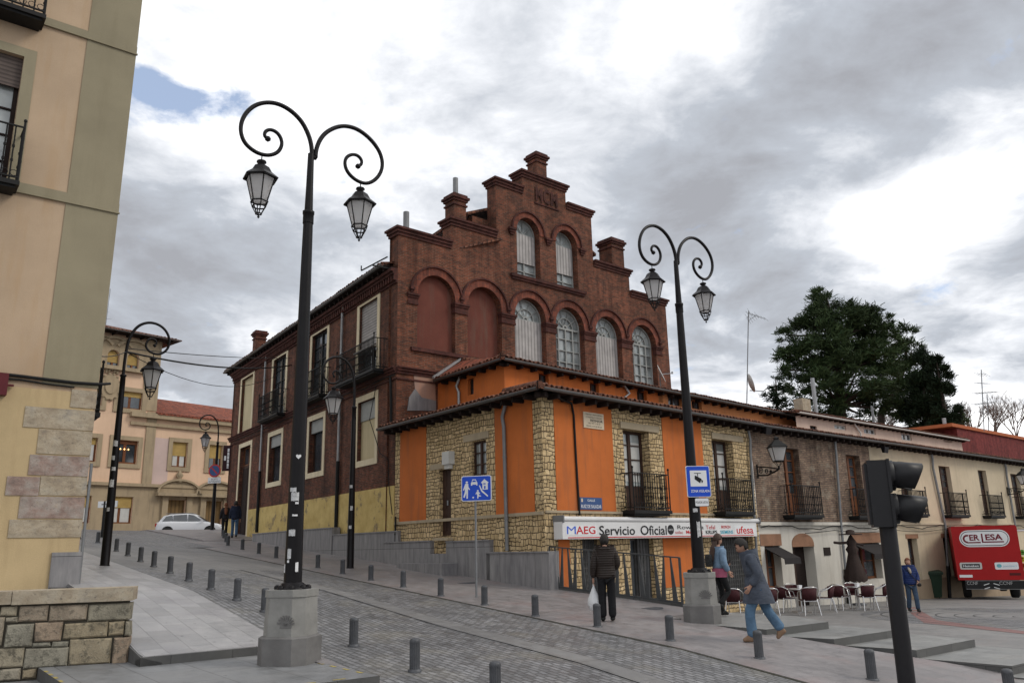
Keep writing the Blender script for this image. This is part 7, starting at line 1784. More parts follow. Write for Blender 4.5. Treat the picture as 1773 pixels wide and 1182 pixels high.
# ================================================================== cafe terrace
maro = flat('maroon_wicker', (.045, .009, .012), .75, 0, .3, .35, 30, .3); alu = flat('polished_aluminium', (.6, .6, .6), .28, .9)
def chair_mesh(t):
    o_ = MB(); o_.hull([(-.21, -.2, .42), (.21, -.2, .42), (.2, .22, .42), (-.2, .22, .42)], [(-.22, -.21, .455), (.22, -.21, .455), (.21, .23, .465), (-.21, .23, .465)]); obj('seat', o_, maro, t, False)
    o_ = MB(); secs = []
    for k in range(7):
        a = R_(-62+124*k/6); x = .25*math.sin(a); y = -.02-.23*math.cos(a)
        secs.append([(x, y, .45), (x*1.04, y-.04-.05*math.cos(a), .80), (x*1.0, y+.02-.05*math.cos(a), .80), (x*.93, y+.02, .45)])
    loft(o_, secs, True); obj('backrest', o_, maro, t, False)
    o_ = MB(); R0 = .017
    o_.tube([(-.26, .22, .0), (-.25, .2, .45), (-.265, .12, .66), (-.28, -.06, .72), (-.23, -.2, .80), (-.1, -.285, .835), (.1, -.285, .835), (.23, -.2, .80), (.28, -.06, .72), (.265, .12, .66), (.25, .2, .45), (.26, .22, 0)], R0, 6); obj('arm_frame', o_, alu, t, False)
    for sg in (-1, 1): o_ = MB(); o_.tube([(sg*.25, -.30, 0), (sg*.2, -.22, .44), (sg*.2, -.2, .46)], R0, 6); obj('leg', o_, alu, t, False)
    o_ = MB(); o_.tube([(-.25, .2, .44), (.25, .2, .44)], .012, 6); o_.tube([(-.21, -.22, .42), (.21, -.22, .42)], .014, 6); o_.tube([(-.24, -.22, .43), (-.24, .2, .43)], .012, 6); o_.tube([(.24, -.22, .43), (.24, .2, .43)], .012, 6); obj('seat_frame', o_, alu, t, False)
cproto = None
def place_chair(px, py, rz, lab, grp='maroon cafe chairs on the terrace'):
    global cproto
    P = hit_plaza(px, py)
    if cproto is None:
        cproto = thing('cafe_chair', lab, 'chair', P, rz, grp); chair_mesh(cproto); return
    dup(cproto, P, rz, lab, grp)
# rz: 0 = chair faces +y (away from the camera, its back towards us)
for px, py, rz, lab in (
    (1335, 1066, R_(-12), 'maroon cafe chair with its back to us, directly right of the walking man'),
    (1363, 1059, R_(-75), 'maroon cafe chair turned sideways, second from the left of the left table'),
    (1377, 1053, R_(-170), 'maroon cafe chair behind the left table facing the street'),
    (1402, 1064, R_(2), 'maroon cafe chair with its back to us in front of the left table'),
    (1431, 1059, R_(75), 'maroon cafe chair turned sideways on the right side of the left table'),
    (1458, 1055, R_(-55), 'maroon cafe chair on the left side of the right table'),
    (1480, 1050, R_(180), 'maroon cafe chair behind the right table facing the street'),
    (1502, 1056, R_(5), 'maroon cafe chair with its back to us in front of the right table'),
    (1526, 1054, R_(70), 'maroon cafe chair on the right side of the right table'),
    (1553, 1050, R_(95), 'maroon cafe chair half hidden behind the traffic light pole'),
    (1274, 1066, R_(-30), 'maroon cafe chair glimpsed between the young woman and the walking man')):
    place_chair(px, py, rz, lab)
def table(px, py, lab):
    P = hit_plaza(px, py); t = thing('cafe_table', lab, 'table', P, 0, 'round cafe tables')
    o_ = MB(); o_.lathe([(.36, .72), (.37, .73), (.37, .745), (.36, .75)], 28); obj('tabletop', o_, alu, t, False)
    o_ = MB(); o_.lathe([(.03, .03), (.03, .72)], 10); o_.bar((-.25, -.25, .02), (.25, .25, .02), .05, .04); o_.bar((-.25, .25, .02), (.25, -.25, .02), .05, .04); obj('pedestal_leg', o_, alu, t, False)
    g = thing('napkin_holder', 'small white holder on the %s cafe table' % ('left' if px < 1450 else 'right'), 'napkin holder', P+Vector((0, 0, .75)), .3, 'napkin holders on the cafe tables')
    o_ = MB(); o_.hull([(-.05, -.05, 0), (.05, -.05, 0), (.05, .05, 0), (-.05, .05, 0)], [(-.06, -.06, .11), (.06, -.06, .11), (.06, .06, .11), (-.06, .06, .11)]); obj('holder', o_, M['sign_white'], g, False)
table(1389, 1060, 'round metal cafe table of the left group'); table(1489, 1054, 'round metal cafe table of the right group')
# folded parasol
pb2 = hit_plaza(1487, 1052); pb2 = ray(1487, 1046)*(BR.P.dot(BR.n)/Vector((ray(1487, 1046).x, 1, 0)).dot(BR.n)*.93); zpz = plaza_z(*sc_of(pb2)); pb2.z = zpz
PR = thing('folded_parasol', 'folded dark brown parasol with ruffled hem and brimmed top standing by the cafe wall', 'parasol', pb2)
dkb = flat('dark_brown_canvas', (.045, .032, .028), .9, 0, .2, .25, 6, .4)
hz = lambda y: ray(1487, y).z*pb2.y-zpz
o_ = MB(); o_.lathe([(.025, .05), (.025, hz(918))], 8); obj('pole', o_, M['wood_dark'], PR, False)
o_ = MB(); o_.lathe([(.28, 0), (.28, .06), (.05, .09)], 14); obj('base', o_, M['bollard'], PR, False)
o_ = MB(); N = 20; prof = [(.36, hz(1006)), (.38, hz(1001)), (.27, hz(982)), (.19, hz(965)), (.15, hz(957)), (.21, hz(950)), (.13, hz(944)), (.17, hz(938)), (.1, hz(932)), (.04, hz(926))]
vs = [((r*(1+.2*math.cos(k*math.pi))*math.cos(2*math.pi*k/N)), r*(1+.13*math.cos(k*math.pi))*math.sin(2*math.pi*k/N), z+(.04*math.cos(k*math.pi) if i < 2 else 0)) for i, (r, z) in enumerate(prof) for k in range(N)]
o_.add(vs, [(i*N+k, i*N+(k+1) % N, (i+1)*N+(k+1) % N, (i+1)*N+k) for i in range(len(prof)-1) for k in range(N)], True); obj('folded_canopy', o_, dkb, PR, False)
o_ = MB(); z = hz(925); o_.lathe([(.05, z), (.42, z+.0), (.43, z+.03), (.17, z+.05), (.16, z+.16), (.05, z+.2)], 18); obj('top_cap', o_, dkb, PR, False)
o_ = MB(); z = hz(939); o_.tube([(0, 0, z+.02), (-.45, -.05, z), (-.7, -.08, z+.03)], .05, 8); o_.tube([(0, 0, z), (.3, 0, z-.05), (.45, 0, z-.1)], .04, 8); obj('wrapping_strap', o_, dkb, PR, False)
# ================================================================== people
def skin(name, pts, edges, mat, parent, sub=2, root=None, smooth=True):
    me = bpy.data.meshes.new(name); names = list(pts)
    me.from_pydata([pts[k][0] for k in names], [(names.index(a), names.index(b)) for a, b in edges], [])
    o = bpy.data.objects.new(name, me); COL.objects.link(o)
    m = o.modifiers.new('skin', 'SKIN'); m.use_smooth_shade = True
    lay = me.skin_vertices[0].data if me.skin_vertices else None
    if lay is None:
        bpy.context.view_layer.objects.active = o
        me.attributes  # skin layer appears with the modifier
    for i, k in enumerate(names):
        r = pts[k][1]; r = (r, r) if isinstance(r, (int, float)) else r
        me.skin_vertices[0].data[i].radius = r
        me.skin_vertices[0].data[i].use_root = (k == (root or names[0]))
    s_ = o.modifiers.new('sub', 'SUBSURF'); s_.levels = sub; s_.render_levels = sub
    dg = bpy.context.evaluated_depsgraph_get(); dg.update()
    m2 = bpy.data.meshes.new_from_object(o.evaluated_get(dg)); 
    o.modifiers.clear(); o.data = m2; bpy.data.meshes.remove(me)
    m2.materials.clear(); m2.materials.append(mat)
    for p in m2.polygons: p.use_smooth = True
    o.name = name; m2.name = name; o.parent = parent
    return o
def V(*a): return Vector(a)
skinm = flat('skin', (.42, .24, .17), .55, 0, .35, .08)
def finger_pts(pts, edges, wrist, hand, side, S):
    # palm then five chains; hand = direction unit vector, side = thumb side
    w = Vector(wrist); h = Vector(hand).normalized(); t_ = (Vector(side)-h*Vector(side).dot(h)).normalized(); nrm = h.cross(t_)
    k = S
    pts[k+'palm'] = (w+h*.05, (.036, .022)); edges.append((k+'wr', k+'palm'))
    for i, (off, ln) in enumerate(((.027, .062), (.009, .07), (-.009, .065), (-.026, .052))):
        a = w+h*.092+t_*off; b = a+h*ln*.5+nrm*.008; c = b+h*ln*.42+nrm*.026
        pts[f'{k}f{i}a'] = (a, .0095); pts[f'{k}f{i}b'] = (b, .0088); pts[f'{k}f{i}c'] = (c, .0075)
        edges += [(k+'palm', f'{k}f{i}a'), (f'{k}f{i}a', f'{k}f{i}b'), (f'{k}f{i}b', f'{k}f{i}c')]
    a = w+h*.04+t_*.038; b = a+h*.03+t_*.018+nrm*.01; c = b+h*.028+nrm*.012
    pts[k+'t1'] = (a, .0115); pts[k+'t2'] = (b, .0105); pts[k+'t3'] = (c, .009); edges += [(k+'palm', k+'t1'), (k+'t1', k+'t2'), (k+'t2', k+'t3')]
def head_geo(hd, f, u, kind='head', rnd=None, long=False):
    r_ = f.cross(u).normalized(); vs = []; fs = []; NA, NB = 20, 14
    def shape(th, ph, g):
        z = math.cos(th); x = math.sin(th)*math.cos(ph); y = math.sin(th)*math.sin(ph)
        ax, ay, az = .077+g, .096+g, .122+g
        X, Y, Z = x*ax, y*ay, z*az
        if Z < 0:
            k = min(1, -Z/.122); X *= 1-.28*k*k; Y *= 1-.10*k; Y += .014*k
            if y < 0: Y *= 1-.30*k
        if kind == 'head':
            d2 = (X/.016)**2+((Z+.022)/.026)**2
            if Y > 0: Y += .026*math.exp(-d2)
            d3 = (abs(X)-.030)/.016; Y -= .007*math.exp(-(d3**2+((Z-.012)/.014)**2)) if Y > 0 else 0
            d4 = (X/.028)**2+((Z+.062)/.012)**2
            if Y > 0: Y += .006*math.exp(-d4)
            d5 = ((abs(X)-.078)/.012)**2+((Z+.008)/.028)**2+((Y+.005)/.016)**2
            X += math.copysign(.016, X)*math.exp(-d5)
        return X, Y, Z
    for i in range(NB+1):
        for k in range(NA):
            X, Y, Z = shape(math.pi*i/NB, 2*math.pi*k/NA, 0 if kind == 'head' else .011+(rnd.uniform(-.003, .004) if rnd else 0)); vs.append((X, Y, Z))
    for i in range(NB):
        for k in range(NA):
            q = (i*NA+k, i*NA+(k+1) % NA, (i+1)*NA+(k+1) % NA, (i+1)*NA+k)
            if kind == 'hair':
                cy = sum(vs[j][1] for j in q)/4; cz = sum(vs[j][2] for j in q)/4
                if not (cz > .070 or (cz > .045-.0 and cy < .055) or (cy < .018 and cz > -.005) or (cy < -.015 and cz > (-.075 if not long else -.2))): continue
            fs.append(q)
    return [hd+r_*x+f*y+u*z for x, y, z in vs], fs
def figure(name, lab, loc, rz, J, C, H=1.0, group=None):
    """J: joints (right=+x, forward=+y). C: clothing colours / options."""
    t = thing('person', lab, 'person', loc, rz, group); t.scale = (H, H, H)
    P = {}; E = []
    def a(k, p, r): P[k] = (Vector(p), r)
    a('pel', J['pel'], (.12, .10)); a('spi', J['spi'], (.12, .09)); a('che', J['che'], (.14, .10)); a('nb', J['nb'], (.065, .06)); a('neck', J['neck'], (.052, .055))
    hd = Vector(J['head']); fdir_ = Vector(J.get('face', (0, 1, 0))).normalized(); upv = Vector(J.get('hup', (0, 0, 1))).normalized()
    rt2 = fdir_.cross(upv).normalized(); upv = rt2.cross(fdir_).normalized()
    a('jaw', hd-upv*.05-fdir_*.012, (.05, .055))
    E += [('pel', 'spi'), ('spi', 'che'), ('che', 'nb'), ('nb', 'neck'), ('neck', 'jaw')]
    for s_, sg in (('L', -1), ('R', 1)):
        a(s_+'sh', J[s_+'sh'], .055); a(s_+'el', J[s_+'el'], .038); a(s_+'wr', J[s_+'wr'], (.026, .024)); E += [('che', s_+'sh'), (s_+'sh', s_+'el'), (s_+'el', s_+'wr')]
        finger_pts(P, E, J[s_+'wr'], Vector(J[s_+'wr'])-Vector(J[s_+'el'])+Vector(J.get(s_+'hb', (0, 0, 0))), J.get(s_+'th', (0, 1, 0)), s_)
        a(s_+'hp', J[s_+'hp'], .075); a(s_+'kn', J[s_+'kn'], .05); a(s_+'an', J[s_+'an'], .034); E += [('pel', s_+'hp'), (s_+'hp', s_+'kn'), (s_+'kn', s_+'an')]
    bo_ = skin('body', P, E, C.get('skin', skinm), t, 2, 'pel')
    hv, hf = head_geo(hd, fdir_, upv); me0 = bo_.data; n0 = len(me0.vertices)
    av = [v.co.copy() for v in me0.vertices]+hv; af = [tuple(p.vertices) for p in me0.polygons]+[tuple(n0+i_ for i_ in q) for q in hf]
    me1 = bpy.data.meshes.new('body'); me1.from_pydata(av, [], af); me1.materials.append(C.get('skin', skinm)); me1.polygons.foreach_set('use_smooth', [True]*len(me1.polygons)); bo_.data = me1
    for sg in (-1, 1):
        o_ = MB(); o_.lathe([(.001, -.008), (.008, -.004), (.009, .0), (.008, .004), (.001, .008)], 8, hd+fdir_*.086+rt2*.030*sg+upv*.012); obj('eye', o_, M['black_text'], t, False)
    o_ = MB(); m0 = hd+fdir_*.094-upv*.062; o_.bar(m0-rt2*.02, m0+rt2*.02, .012, .008); obj('mouth', o_, flat('lips', (.25, .08, .07), .6), t, False)
    # trousers
    P = {}; E = []
    a('pel', Vector(J['pel'])+V(0, 0, .02), C.get('hipr', (.165, .125)))
    for s_ in 'LR':
        hp, kn, an = Vector(J[s_+'hp']), Vector(J[s_+'kn']), Vector(J[s_+'an'])
        lg = C.get('leg', (.098, .075, .066))
        a(s_+'hp', hp-V(0, 0, .02), lg[0]); a(s_+'md', hp.lerp(kn, .55), (lg[0]+lg[1])/2); a(s_+'kn', kn, lg[1]); a(s_+'cf', kn.lerp(an, .4), (lg[1]+lg[2])/2+.004); a(s_+'an', kn.lerp(an, 1.08), lg[2]*1.12)
        E += [('pel', s_+'hp'), (s_+'hp', s_+'md'), (s_+'md', s_+'kn'), (s_+'kn', s_+'cf'), (s_+'cf', s_+'an')]
    skin('trousers', P, E, C['trousers'], t, 2, 'pel')
    for s_ in 'LR':
        an = Vector(J[s_+'an']); fd = Vector(J.get(s_+'ft', (0, 1, 0))).normalized(); sd_ = fd.cross(V(0, 0, 1)).normalized(); up_ = sd_.cross(fd)
        P = {}; E = []
        a('h', an-up_*.045-fd*.045, (.050, .046)); a('m', an-up_*.05+fd*.06, (.055, .042)); a('t', an-up_*.060+fd*.165, (.052, .034)); a('a', an+up_*.03, .055)
        skin('shoe', P, [('h', 'm'), ('m', 't'), ('m', 'a')], C['shoes'], t, 2, 'm')
    # jacket
    P = {}; E = []
    jr = C.get('jr', (.20, .15)); hem = C.get('hem', .80)
    pel, che = Vector(J['pel']), Vector(J['che'])
    a('hem', V(pel.x, pel.y+C.get('hemy', 0), hem+.02), (jr[0]*1.0, jr[1]*1.05)); a('h2', V(pel.x, pel.y, hem+.13), (jr[0]*.99, jr[1]*1.05)); a('wa', Vector(J['spi']), (jr[0]*.93, jr[1]*.98)); a('che', che, (jr[0]*1.0, jr[1]*1.03)); a('up', che.lerp(Vector(J['nb']), .5), (jr[0]*.78, jr[1]*.75)); a('col', Vector(J['nb'])+V(0, 0, -.02), (.095, .09)); a('co2', Vector(J['nb']).lerp(Vector(J['neck']), .15), (C.get('coll', .078)*.92, C.get('coll', .078)*.92))
    E += [('hem', 'h2'), ('h2', 'wa'), ('wa', 'che'), ('che', 'up'), ('up', 'col'), ('col', 'co2')]
    for s_ in 'LR':
        sh, el, wr = Vector(J[s_+'sh']), Vector(J[s_+'el']), Vector(J[s_+'wr']); sl_2 = C.get('sl', (.085, .07, .058))
        a(s_+'sh', sh, sl_2[0]); a(s_+'ua', sh.lerp(el, .5), (sl_2[0]+sl_2[1])/2); a(s_+'el', el, sl_2[1]); a(s_+'fa', el.lerp(wr, .55), (sl_2[1]+sl_2[2])/2); a(s_+'wr', el.lerp(wr, .97), sl_2[2])
        E += [('up', s_+'sh'), (s_+'sh', s_+'ua'), (s_+'ua', s_+'el'), (s_+'el', s_+'fa'), (s_+'fa', s_+'wr')]
    skin('jacket', P, E, C['jacket'], t, 2, 'che')
    # hair
    hv, hf = head_geo(hd, fdir_, upv, 'hair', random.Random(3), C.get('long')); o_ = MB(); o_.add(hv, hf, True); hr_ = obj('hair', o_, C['hair'], t, False)
    sm_ = hr_.modifiers.new('thickness', 'SOLIDIFY'); sm_.thickness = .012
    P = {}; E = []
    if C.get('long'):
        q = Vector(J['nb'])
        a('n0', hd-upv*.03-fdir_*.075, (.075, .04)); a('n1', hd-upv*.12-fdir_*.075, (.085, .045)); a('n2', q-fdir_*.12+V(0, 0, -.02), (.095, .045)); a('n3', q-fdir_*.16+V(0, 0, -.2), (.085, .04)); a('n4', q-fdir_*.17+V(0, 0, -.34), (.05, .025))
        E += [('n0', 'n1'), ('n1', 'n2'), ('n2', 'n3'), ('n3', 'n4')]
        skin('long_hair', P, E, C['hair'], t, 2, 'n1')
    return t
def cloth(name, col, band=None, rough=.85, wr=.5):
    t = NT(name); o = t.obj(); n_ = t.noise(o, 7, 4, .6); f_ = t.noise(o, 90, 2, .5)
    c = t.ramp(n_, [(.3, hsv(col, .75)), (.7, hsv(col, 1.25))])
    h = t.noise(t.vmul(o, (1, 1, 2.2)), 9, 3, .5)
    if band:
        w = t.n('ShaderNodeTexWave'); w.bands_direction = 'Z'; t.l(o, w.inputs['Vector']); w.inputs['Scale'].default_value = band; w.inputs['Distortion'].default_value = .8
        h = t.math('ADD', t.math('MULTIPLY', w.outputs[1], 2.0), h)
    t.bump(h, wr, .02); return t.done(c, rough, 0, .3)
hair_d = flat('dark_grey_hair', (.03, .027, .025), .8, 0, .3, .3, 30, .4); hair_b = flat('dark_brown_hair', (.045, .022, .014), .6, 0, .4, .3, 30, .4); hair_r = flat('reddish_hair', (.16, .06, .03), .8, 0, .3, .3, 30, .4)
stand = dict(pel=(0, 0, .94), spi=(0, .0, 1.12), che=(0, .0, 1.33), nb=(0, -.01, 1.47), neck=(0, 0, 1.53), head=(0, .02, 1.635),
    Lsh=(-.175, 0, 1.41), Lel=(-.235, -.02, 1.13), Lwr=(-.24, .05, .89), Rsh=(.175, 0, 1.41), Rel=(.235, -.02, 1.13), Rwr=(.24, .05, .89),
    Lhp=(-.09, 0, .88), Lkn=(-.1, .02, .49), Lan=(-.1, 0, .10), Rhp=(.09, 0, .88), Rkn=(.1, .02, .49), Ran=(.1, 0, .10))
def J_(**k): d = dict(stand); d.update(k); return d
# man in the dark puffer jacket, back to us
P = hit(1053, 1076, .02); hgt = (ray(1053, 927).z*P.y-P.z)
MD = figure('m', 'man seen from behind in a dark brown puffer jacket, beside the iron railing', P, R_(-8),
    J_(Lwr=(-.27, .03, .86), Lel=(-.25, -.04, 1.12), Rel=(.25, .04, 1.14), Rwr=(.14, .22, 1.02), Lth=(0, 1, 0)), dict(trousers=cloth('black_trousers', (.008, .008, .01)), jacket=cloth('dark_brown_quilted_nylon', (.022, .015, .012), 6.5, .5, .22), shoes=flat('black_shoes', (.012, .012, .012), .5), hair=hair_d, jr=(.235, .17), sl=(.105, .09, .07), hem=.80, coll=.10, leg=(.108, .09, .08)), hgt/1.735)
k_ = hgt/1.735; o_ = MB()
hoodm = bpy.data.materials.get('dark_brown_quilted_nylon')
skin('hood', {'a': (V(-.09, -.10, 1.47), (.06, .05)), 'b': (V(0, -.135, 1.46), (.09, .06)), 'c': (V(.09, -.10, 1.47), (.06, .05)), 'd': (V(-.1, -.0, 1.51), .045), 'e': (V(.1, 0, 1.51), .045)}, [('a', 'b'), ('b', 'c'), ('a', 'd'), ('c', 'e')], hoodm, MD, 2, 'b')
def in_world(root, v): return root.matrix_world @ Vector(v) if False else (Matrix.Translation(root.location) @ Matrix.Rotation(root.rotation_euler.z, 4, 'Z') @ Matrix.Scale(root.scale.x, 4)) @ Vector(v)
hw_ = in_world(MD, (-.275, .045, .76)); BG = thing('plastic_bag', 'white plastic carrier bag hanging from the hand of the man in the puffer jacket', 'bag', hw_+Vector((0, 0, -.52)))
o_ = MB(); N = 14; rnd = random.Random(5); prof = [(.05, .0, 0), (.10, .03, 0), (.125, .12, 0), (.12, .2, 0), (.085, .3, 0), (.05, .38, 0), (.02, .46, 0), (.012, .52, 0)]
vs = []
for r, z, _ in prof:
    for k in range(N): q = r*(1+rnd.uniform(-.16, .16)); vs.append((q*math.cos(2*math.pi*k/N), q*.7*math.sin(2*math.pi*k/N), z))
o_.add(vs, [(i*N+k, i*N+(k+1) % N, (i+1)*N+(k+1) % N, (i+1)*N+k) for i in range(len(prof)-1) for k in range(N)], True); o_.add(vs[:N], [tuple(range(N))])
obj('bag_body', o_, flat('white_plastic_film', (.62, .63, .64), .45, 0, .4, .08, 8, .3), BG, False)
# striding man on the right
P = hit(1320, 1112, .02); hgt = (ray(1302, 933).z*P.y-P.z); 
MW = figure('m', 'grey-haired man striding left in a blue-grey coat and faded jeans, head bowed', P, R_(78),
    J_(pel=(0, 0, .90), spi=(0, .03, 1.08), che=(0, .07, 1.29), nb=(0, .10, 1.42), neck=(0, .14, 1.47), head=(0, .20, 1.55), face=(0, .86, -.5), hup=(0, .5, .86),
       Lsh=(-.175, .08, 1.36), Lel=(-.22, -.02, 1.10), Lwr=(-.2, .12, .90), Rsh=(.17, .07, 1.36), Rel=(.2, .0, 1.10), Rwr=(.16, .06, .86), 
       Lhp=(-.09, .02, .84), Lkn=(-.1, .17, .49), Lan=(-.1, .15, .10), Rhp=(.09, -.02, .84), Rkn=(.1, -.13, .50), Ran=(.1, -.33, .20), Rft=(0, .75, -.66), Lft=(0, 1, .02)),
    dict(trousers=cloth('faded_blue_jeans', (.08, .145, .225)), jacket=cloth('blue_grey_coat_cloth', (.06, .071, .094), None, .8, .6), shoes=flat('tan_suede_shoes', (.22, .14, .09), .85), hair=hair_d, jr=(.215, .165), sl=(.10, .085, .07), hem=.86, coll=.095, leg=(.108, .088, .082)), hgt/1.66)
o_ = MB(); secs = []
for z, rx, ry, dy in ((.62, .235, .265, -.005), (.74, .225, .24, .0), (.90, .21, .195, .01), (1.04, .195, .165, .03)):
    secs.append([(rx*math.cos(2*math.pi*k/24), dy+ry*math.sin(2*math.pi*k/24)*(1+.04*math.sin(k*2.1)), z) for k in range(24)])
loft(o_, secs, True); obj('coat_skirt', o_, bpy.data.materials['blue_grey_coat_cloth'], MW, False)
skin('collar', {'a': (V(-.07, .14, 1.44), .035), 'b': (V(0, .07, 1.47), .04), 'c': (V(.07, .14, 1.44), .035), 'd': (V(0, .20, 1.40), .028)}, [('a', 'b'), ('b', 'c'), ('a', 'd')], bpy.data.materials['blue_grey_coat_cloth'], MW, 2, 'b')
skin('shirt_front', {'a': (V(0, .20, 1.38), .03), 'b': (V(0, .21, 1.30), .02)}, [('a', 'b')], flat('beige_shirt', (.32, .26, .2), .85), MW, 2, 'a')
# young woman
P = atz(1252, 1066, -1.575); P = ray(1252, 1066)*(-1.575/ray(1252, 1066).z); hgt = ray(1252, 926).z*P.y-P.z
MG = figure('m', 'young woman with long brown hair and denim jacket behind the lamp pedestal', P, R_(-68),
    J_(Lsh=(-.165, 0, 1.40), Rsh=(.165, 0, 1.40), Lel=(-.21, -.0, 1.14), Lwr=(-.16, .24, 1.10), Rel=(.22, -.03, 1.13), Rwr=(.2, .10, .95), Lkn=(-.09, .1, .50), Lan=(-.09, .05, .1), Rkn=(.1, .13, .52), Ran=(.1, -.12, .27), Rft=(0, .7, -.7), face=(.0, 1, -.12)),
    dict(trousers=cloth('black_skinny_trousers', (.008, .008, .009)), jacket=cloth('light_denim', (.17, .25, .35), None, .85, .6), shoes=flat('black_boots', (.012, .012, .012), .5), hair=hair_b, long=True, jr=(.185, .145), sl=(.092, .08, .062), hem=.96, leg=(.09, .062, .05), hipr=(.15, .115)), hgt/1.735)
o_ = MB(); o_.lathe([(1, .83), (1.03, .90), (1.0, 1.02)], 20, (0, 0, 0), True, 0, .178, .15); obj('pink_top', o_, cloth('pink_knit', (.34, .09, .15)), MG, False)
skin('pink_front', {'a': (V(0, .125, 1.0), (.05, .04)), 'b': (V(0, .13, 1.2), (.05, .04)), 'c': (V(0, .10, 1.40), (.045, .04))}, [('a', 'b'), ('b', 'c')], bpy.data.materials['pink_knit'], MG, 2, 'a')
o_ = MB(); pk = in_world(MG, (-.05, -.22, 1.18)); BK = thing('backpack', 'small black dotted backpack worn by the young woman in denim', 'backpack', pk+Vector((0, 0, -.18)), R_(-68))
skin('pack_body', {'a': (V(0, 0, .05), (.12, .07)), 'b': (V(0, -.01, .2), (.12, .075)), 'c': (V(0, 0, .33), (.09, .05))}, [('a', 'b'), ('b', 'c')], flat('dotted_black_fabric', (.03, .03, .03), .8, 0, .2, .8, 40, .2), BK, 2, 'b')
phw = in_world(MG, (-.13, .36, 1.13)); o_ = MB(); o_.box(-.035, .035, -.005, .005, -.07, .07); PH = tag(obj('mobile_phone', o_, M['black_text'], None, False), 'dark mobile phone held up in the hand of the young woman', 'phone'); PH.location = phw; PH.rotation_euler = (R_(-40), 0, R_(-68))
# woman in the blue coat on the plaza
P = hit_plaza(1583, 1059); hgt = ray(1577, 967).z*P.y-P.z
MB2 = figure('m', 'older woman in a bright blue padded coat and jeans walking across the plaza towards us', P, R_(172),
    J_(Lel=(-.26, -.03, 1.13), Lwr=(-.2, .14, 1.0), Rel=(.25, 0, 1.12), Rwr=(.26, .02, .88), Lkn=(-.1, .1, .49), Lan=(-.11, .1, .1), Rkn=(.1, 0, .49), Ran=(.11, -.12, .11), face=(.15, 1, .12)),
    dict(trousers=cloth('dark_blue_jeans', (.035, .06, .10)), jacket=cloth('bright_blue_padding', (.010, .025, .105), 5.5, .7, .3), shoes=flat('black_boots_b', (.012, .012, .012), .5), hair=hair_r, jr=(.225, .18), sl=(.1, .085, .07), hem=.84, coll=.1, leg=(.105, .082, .07)), hgt/1.735)
skin('scarf', {'a': (V(-.06, .08, 1.49), .045), 'b': (V(.05, .09, 1.49), .045), 'c': (V(.01, .165, 1.36), .045), 'd': (V(0, .19, 1.26), .03)}, [('a', 'b'), ('b', 'c'), ('c', 'd')], cloth('beige_scarf', (.34, .29, .22)), MB2, 2, 'b')
hb_ = in_world(MB2, (-.22, .2, .86)); HB_ = thing('handbag', 'small black handbag carried across the body of the woman in blue', 'bag', hb_)
skin('bag_body', {'a': (V(-.07, 0, .03), (.04, .06)), 'b': (V(.07, 0, .03), (.04, .06))}, [('a', 'b')], flat('black_leather', (.015, .012, .012), .5), HB_, 2, 'a')
o_ = MB(); inv = lambda v: in_world(MB2, v)-hb_; o_.tube([inv((-.2, .2, .93)), inv((-.05, .215, 1.15)), inv((.12, .15, 1.4)), inv((.15, .0, 1.47)), inv((.1, -.16, 1.35)), inv((-.18, -.1, .95))], .012, 6); obj('strap', o_, M['black_text'], HB_, False)
# couple walking up the street
P = hit(405, 931, .02); hgt = 1.78
MC1 = figure('m', 'man in a navy jacket and blue jeans walking away up the street, seen from behind', P, R_(20), J_(Lkn=(-.09, .08, .49), Lan=(-.09, .1, .1), Rkn=(.09, -.02, .48), Ran=(.09, -.18, .14)),
    dict(trousers=cloth('mid_blue_jeans', (.05, .10, .18)), jacket=cloth('navy_jacket', (.012, .018, .04), 5), shoes=flat('dark_shoes', (.02, .015, .012), .6), hair=hair_d, jr=(.23, .17), hem=.84), ((ray(405, 868).z*P.y-P.z))/1.735)
P = ray(389, 928)*(P.y*1.03); P.z = gz_sc(*sc_of(P))+.02
P2 = hit(388, 928, .02)
MC2 = figure('m', 'woman in dark clothes walking away beside the man in the navy jacket', P2, R_(25), J_(Lkn=(-.09, .0, .49), Lan=(-.09, -.1, .12), Rkn=(.09, .08, .49), Ran=(.09, .1, .1)),
    dict(trousers=cloth('black_trousers_b', (.01, .01, .012)), jacket=cloth('black_jacket_b', (.014, .013, .016)), shoes=flat('dark_shoes_b', (.02, .015, .012), .6), hair=hair_r, long=True, jr=(.2, .15), hem=.84), ((ray(389, 871).z*P2.y-P2.z))/1.735)
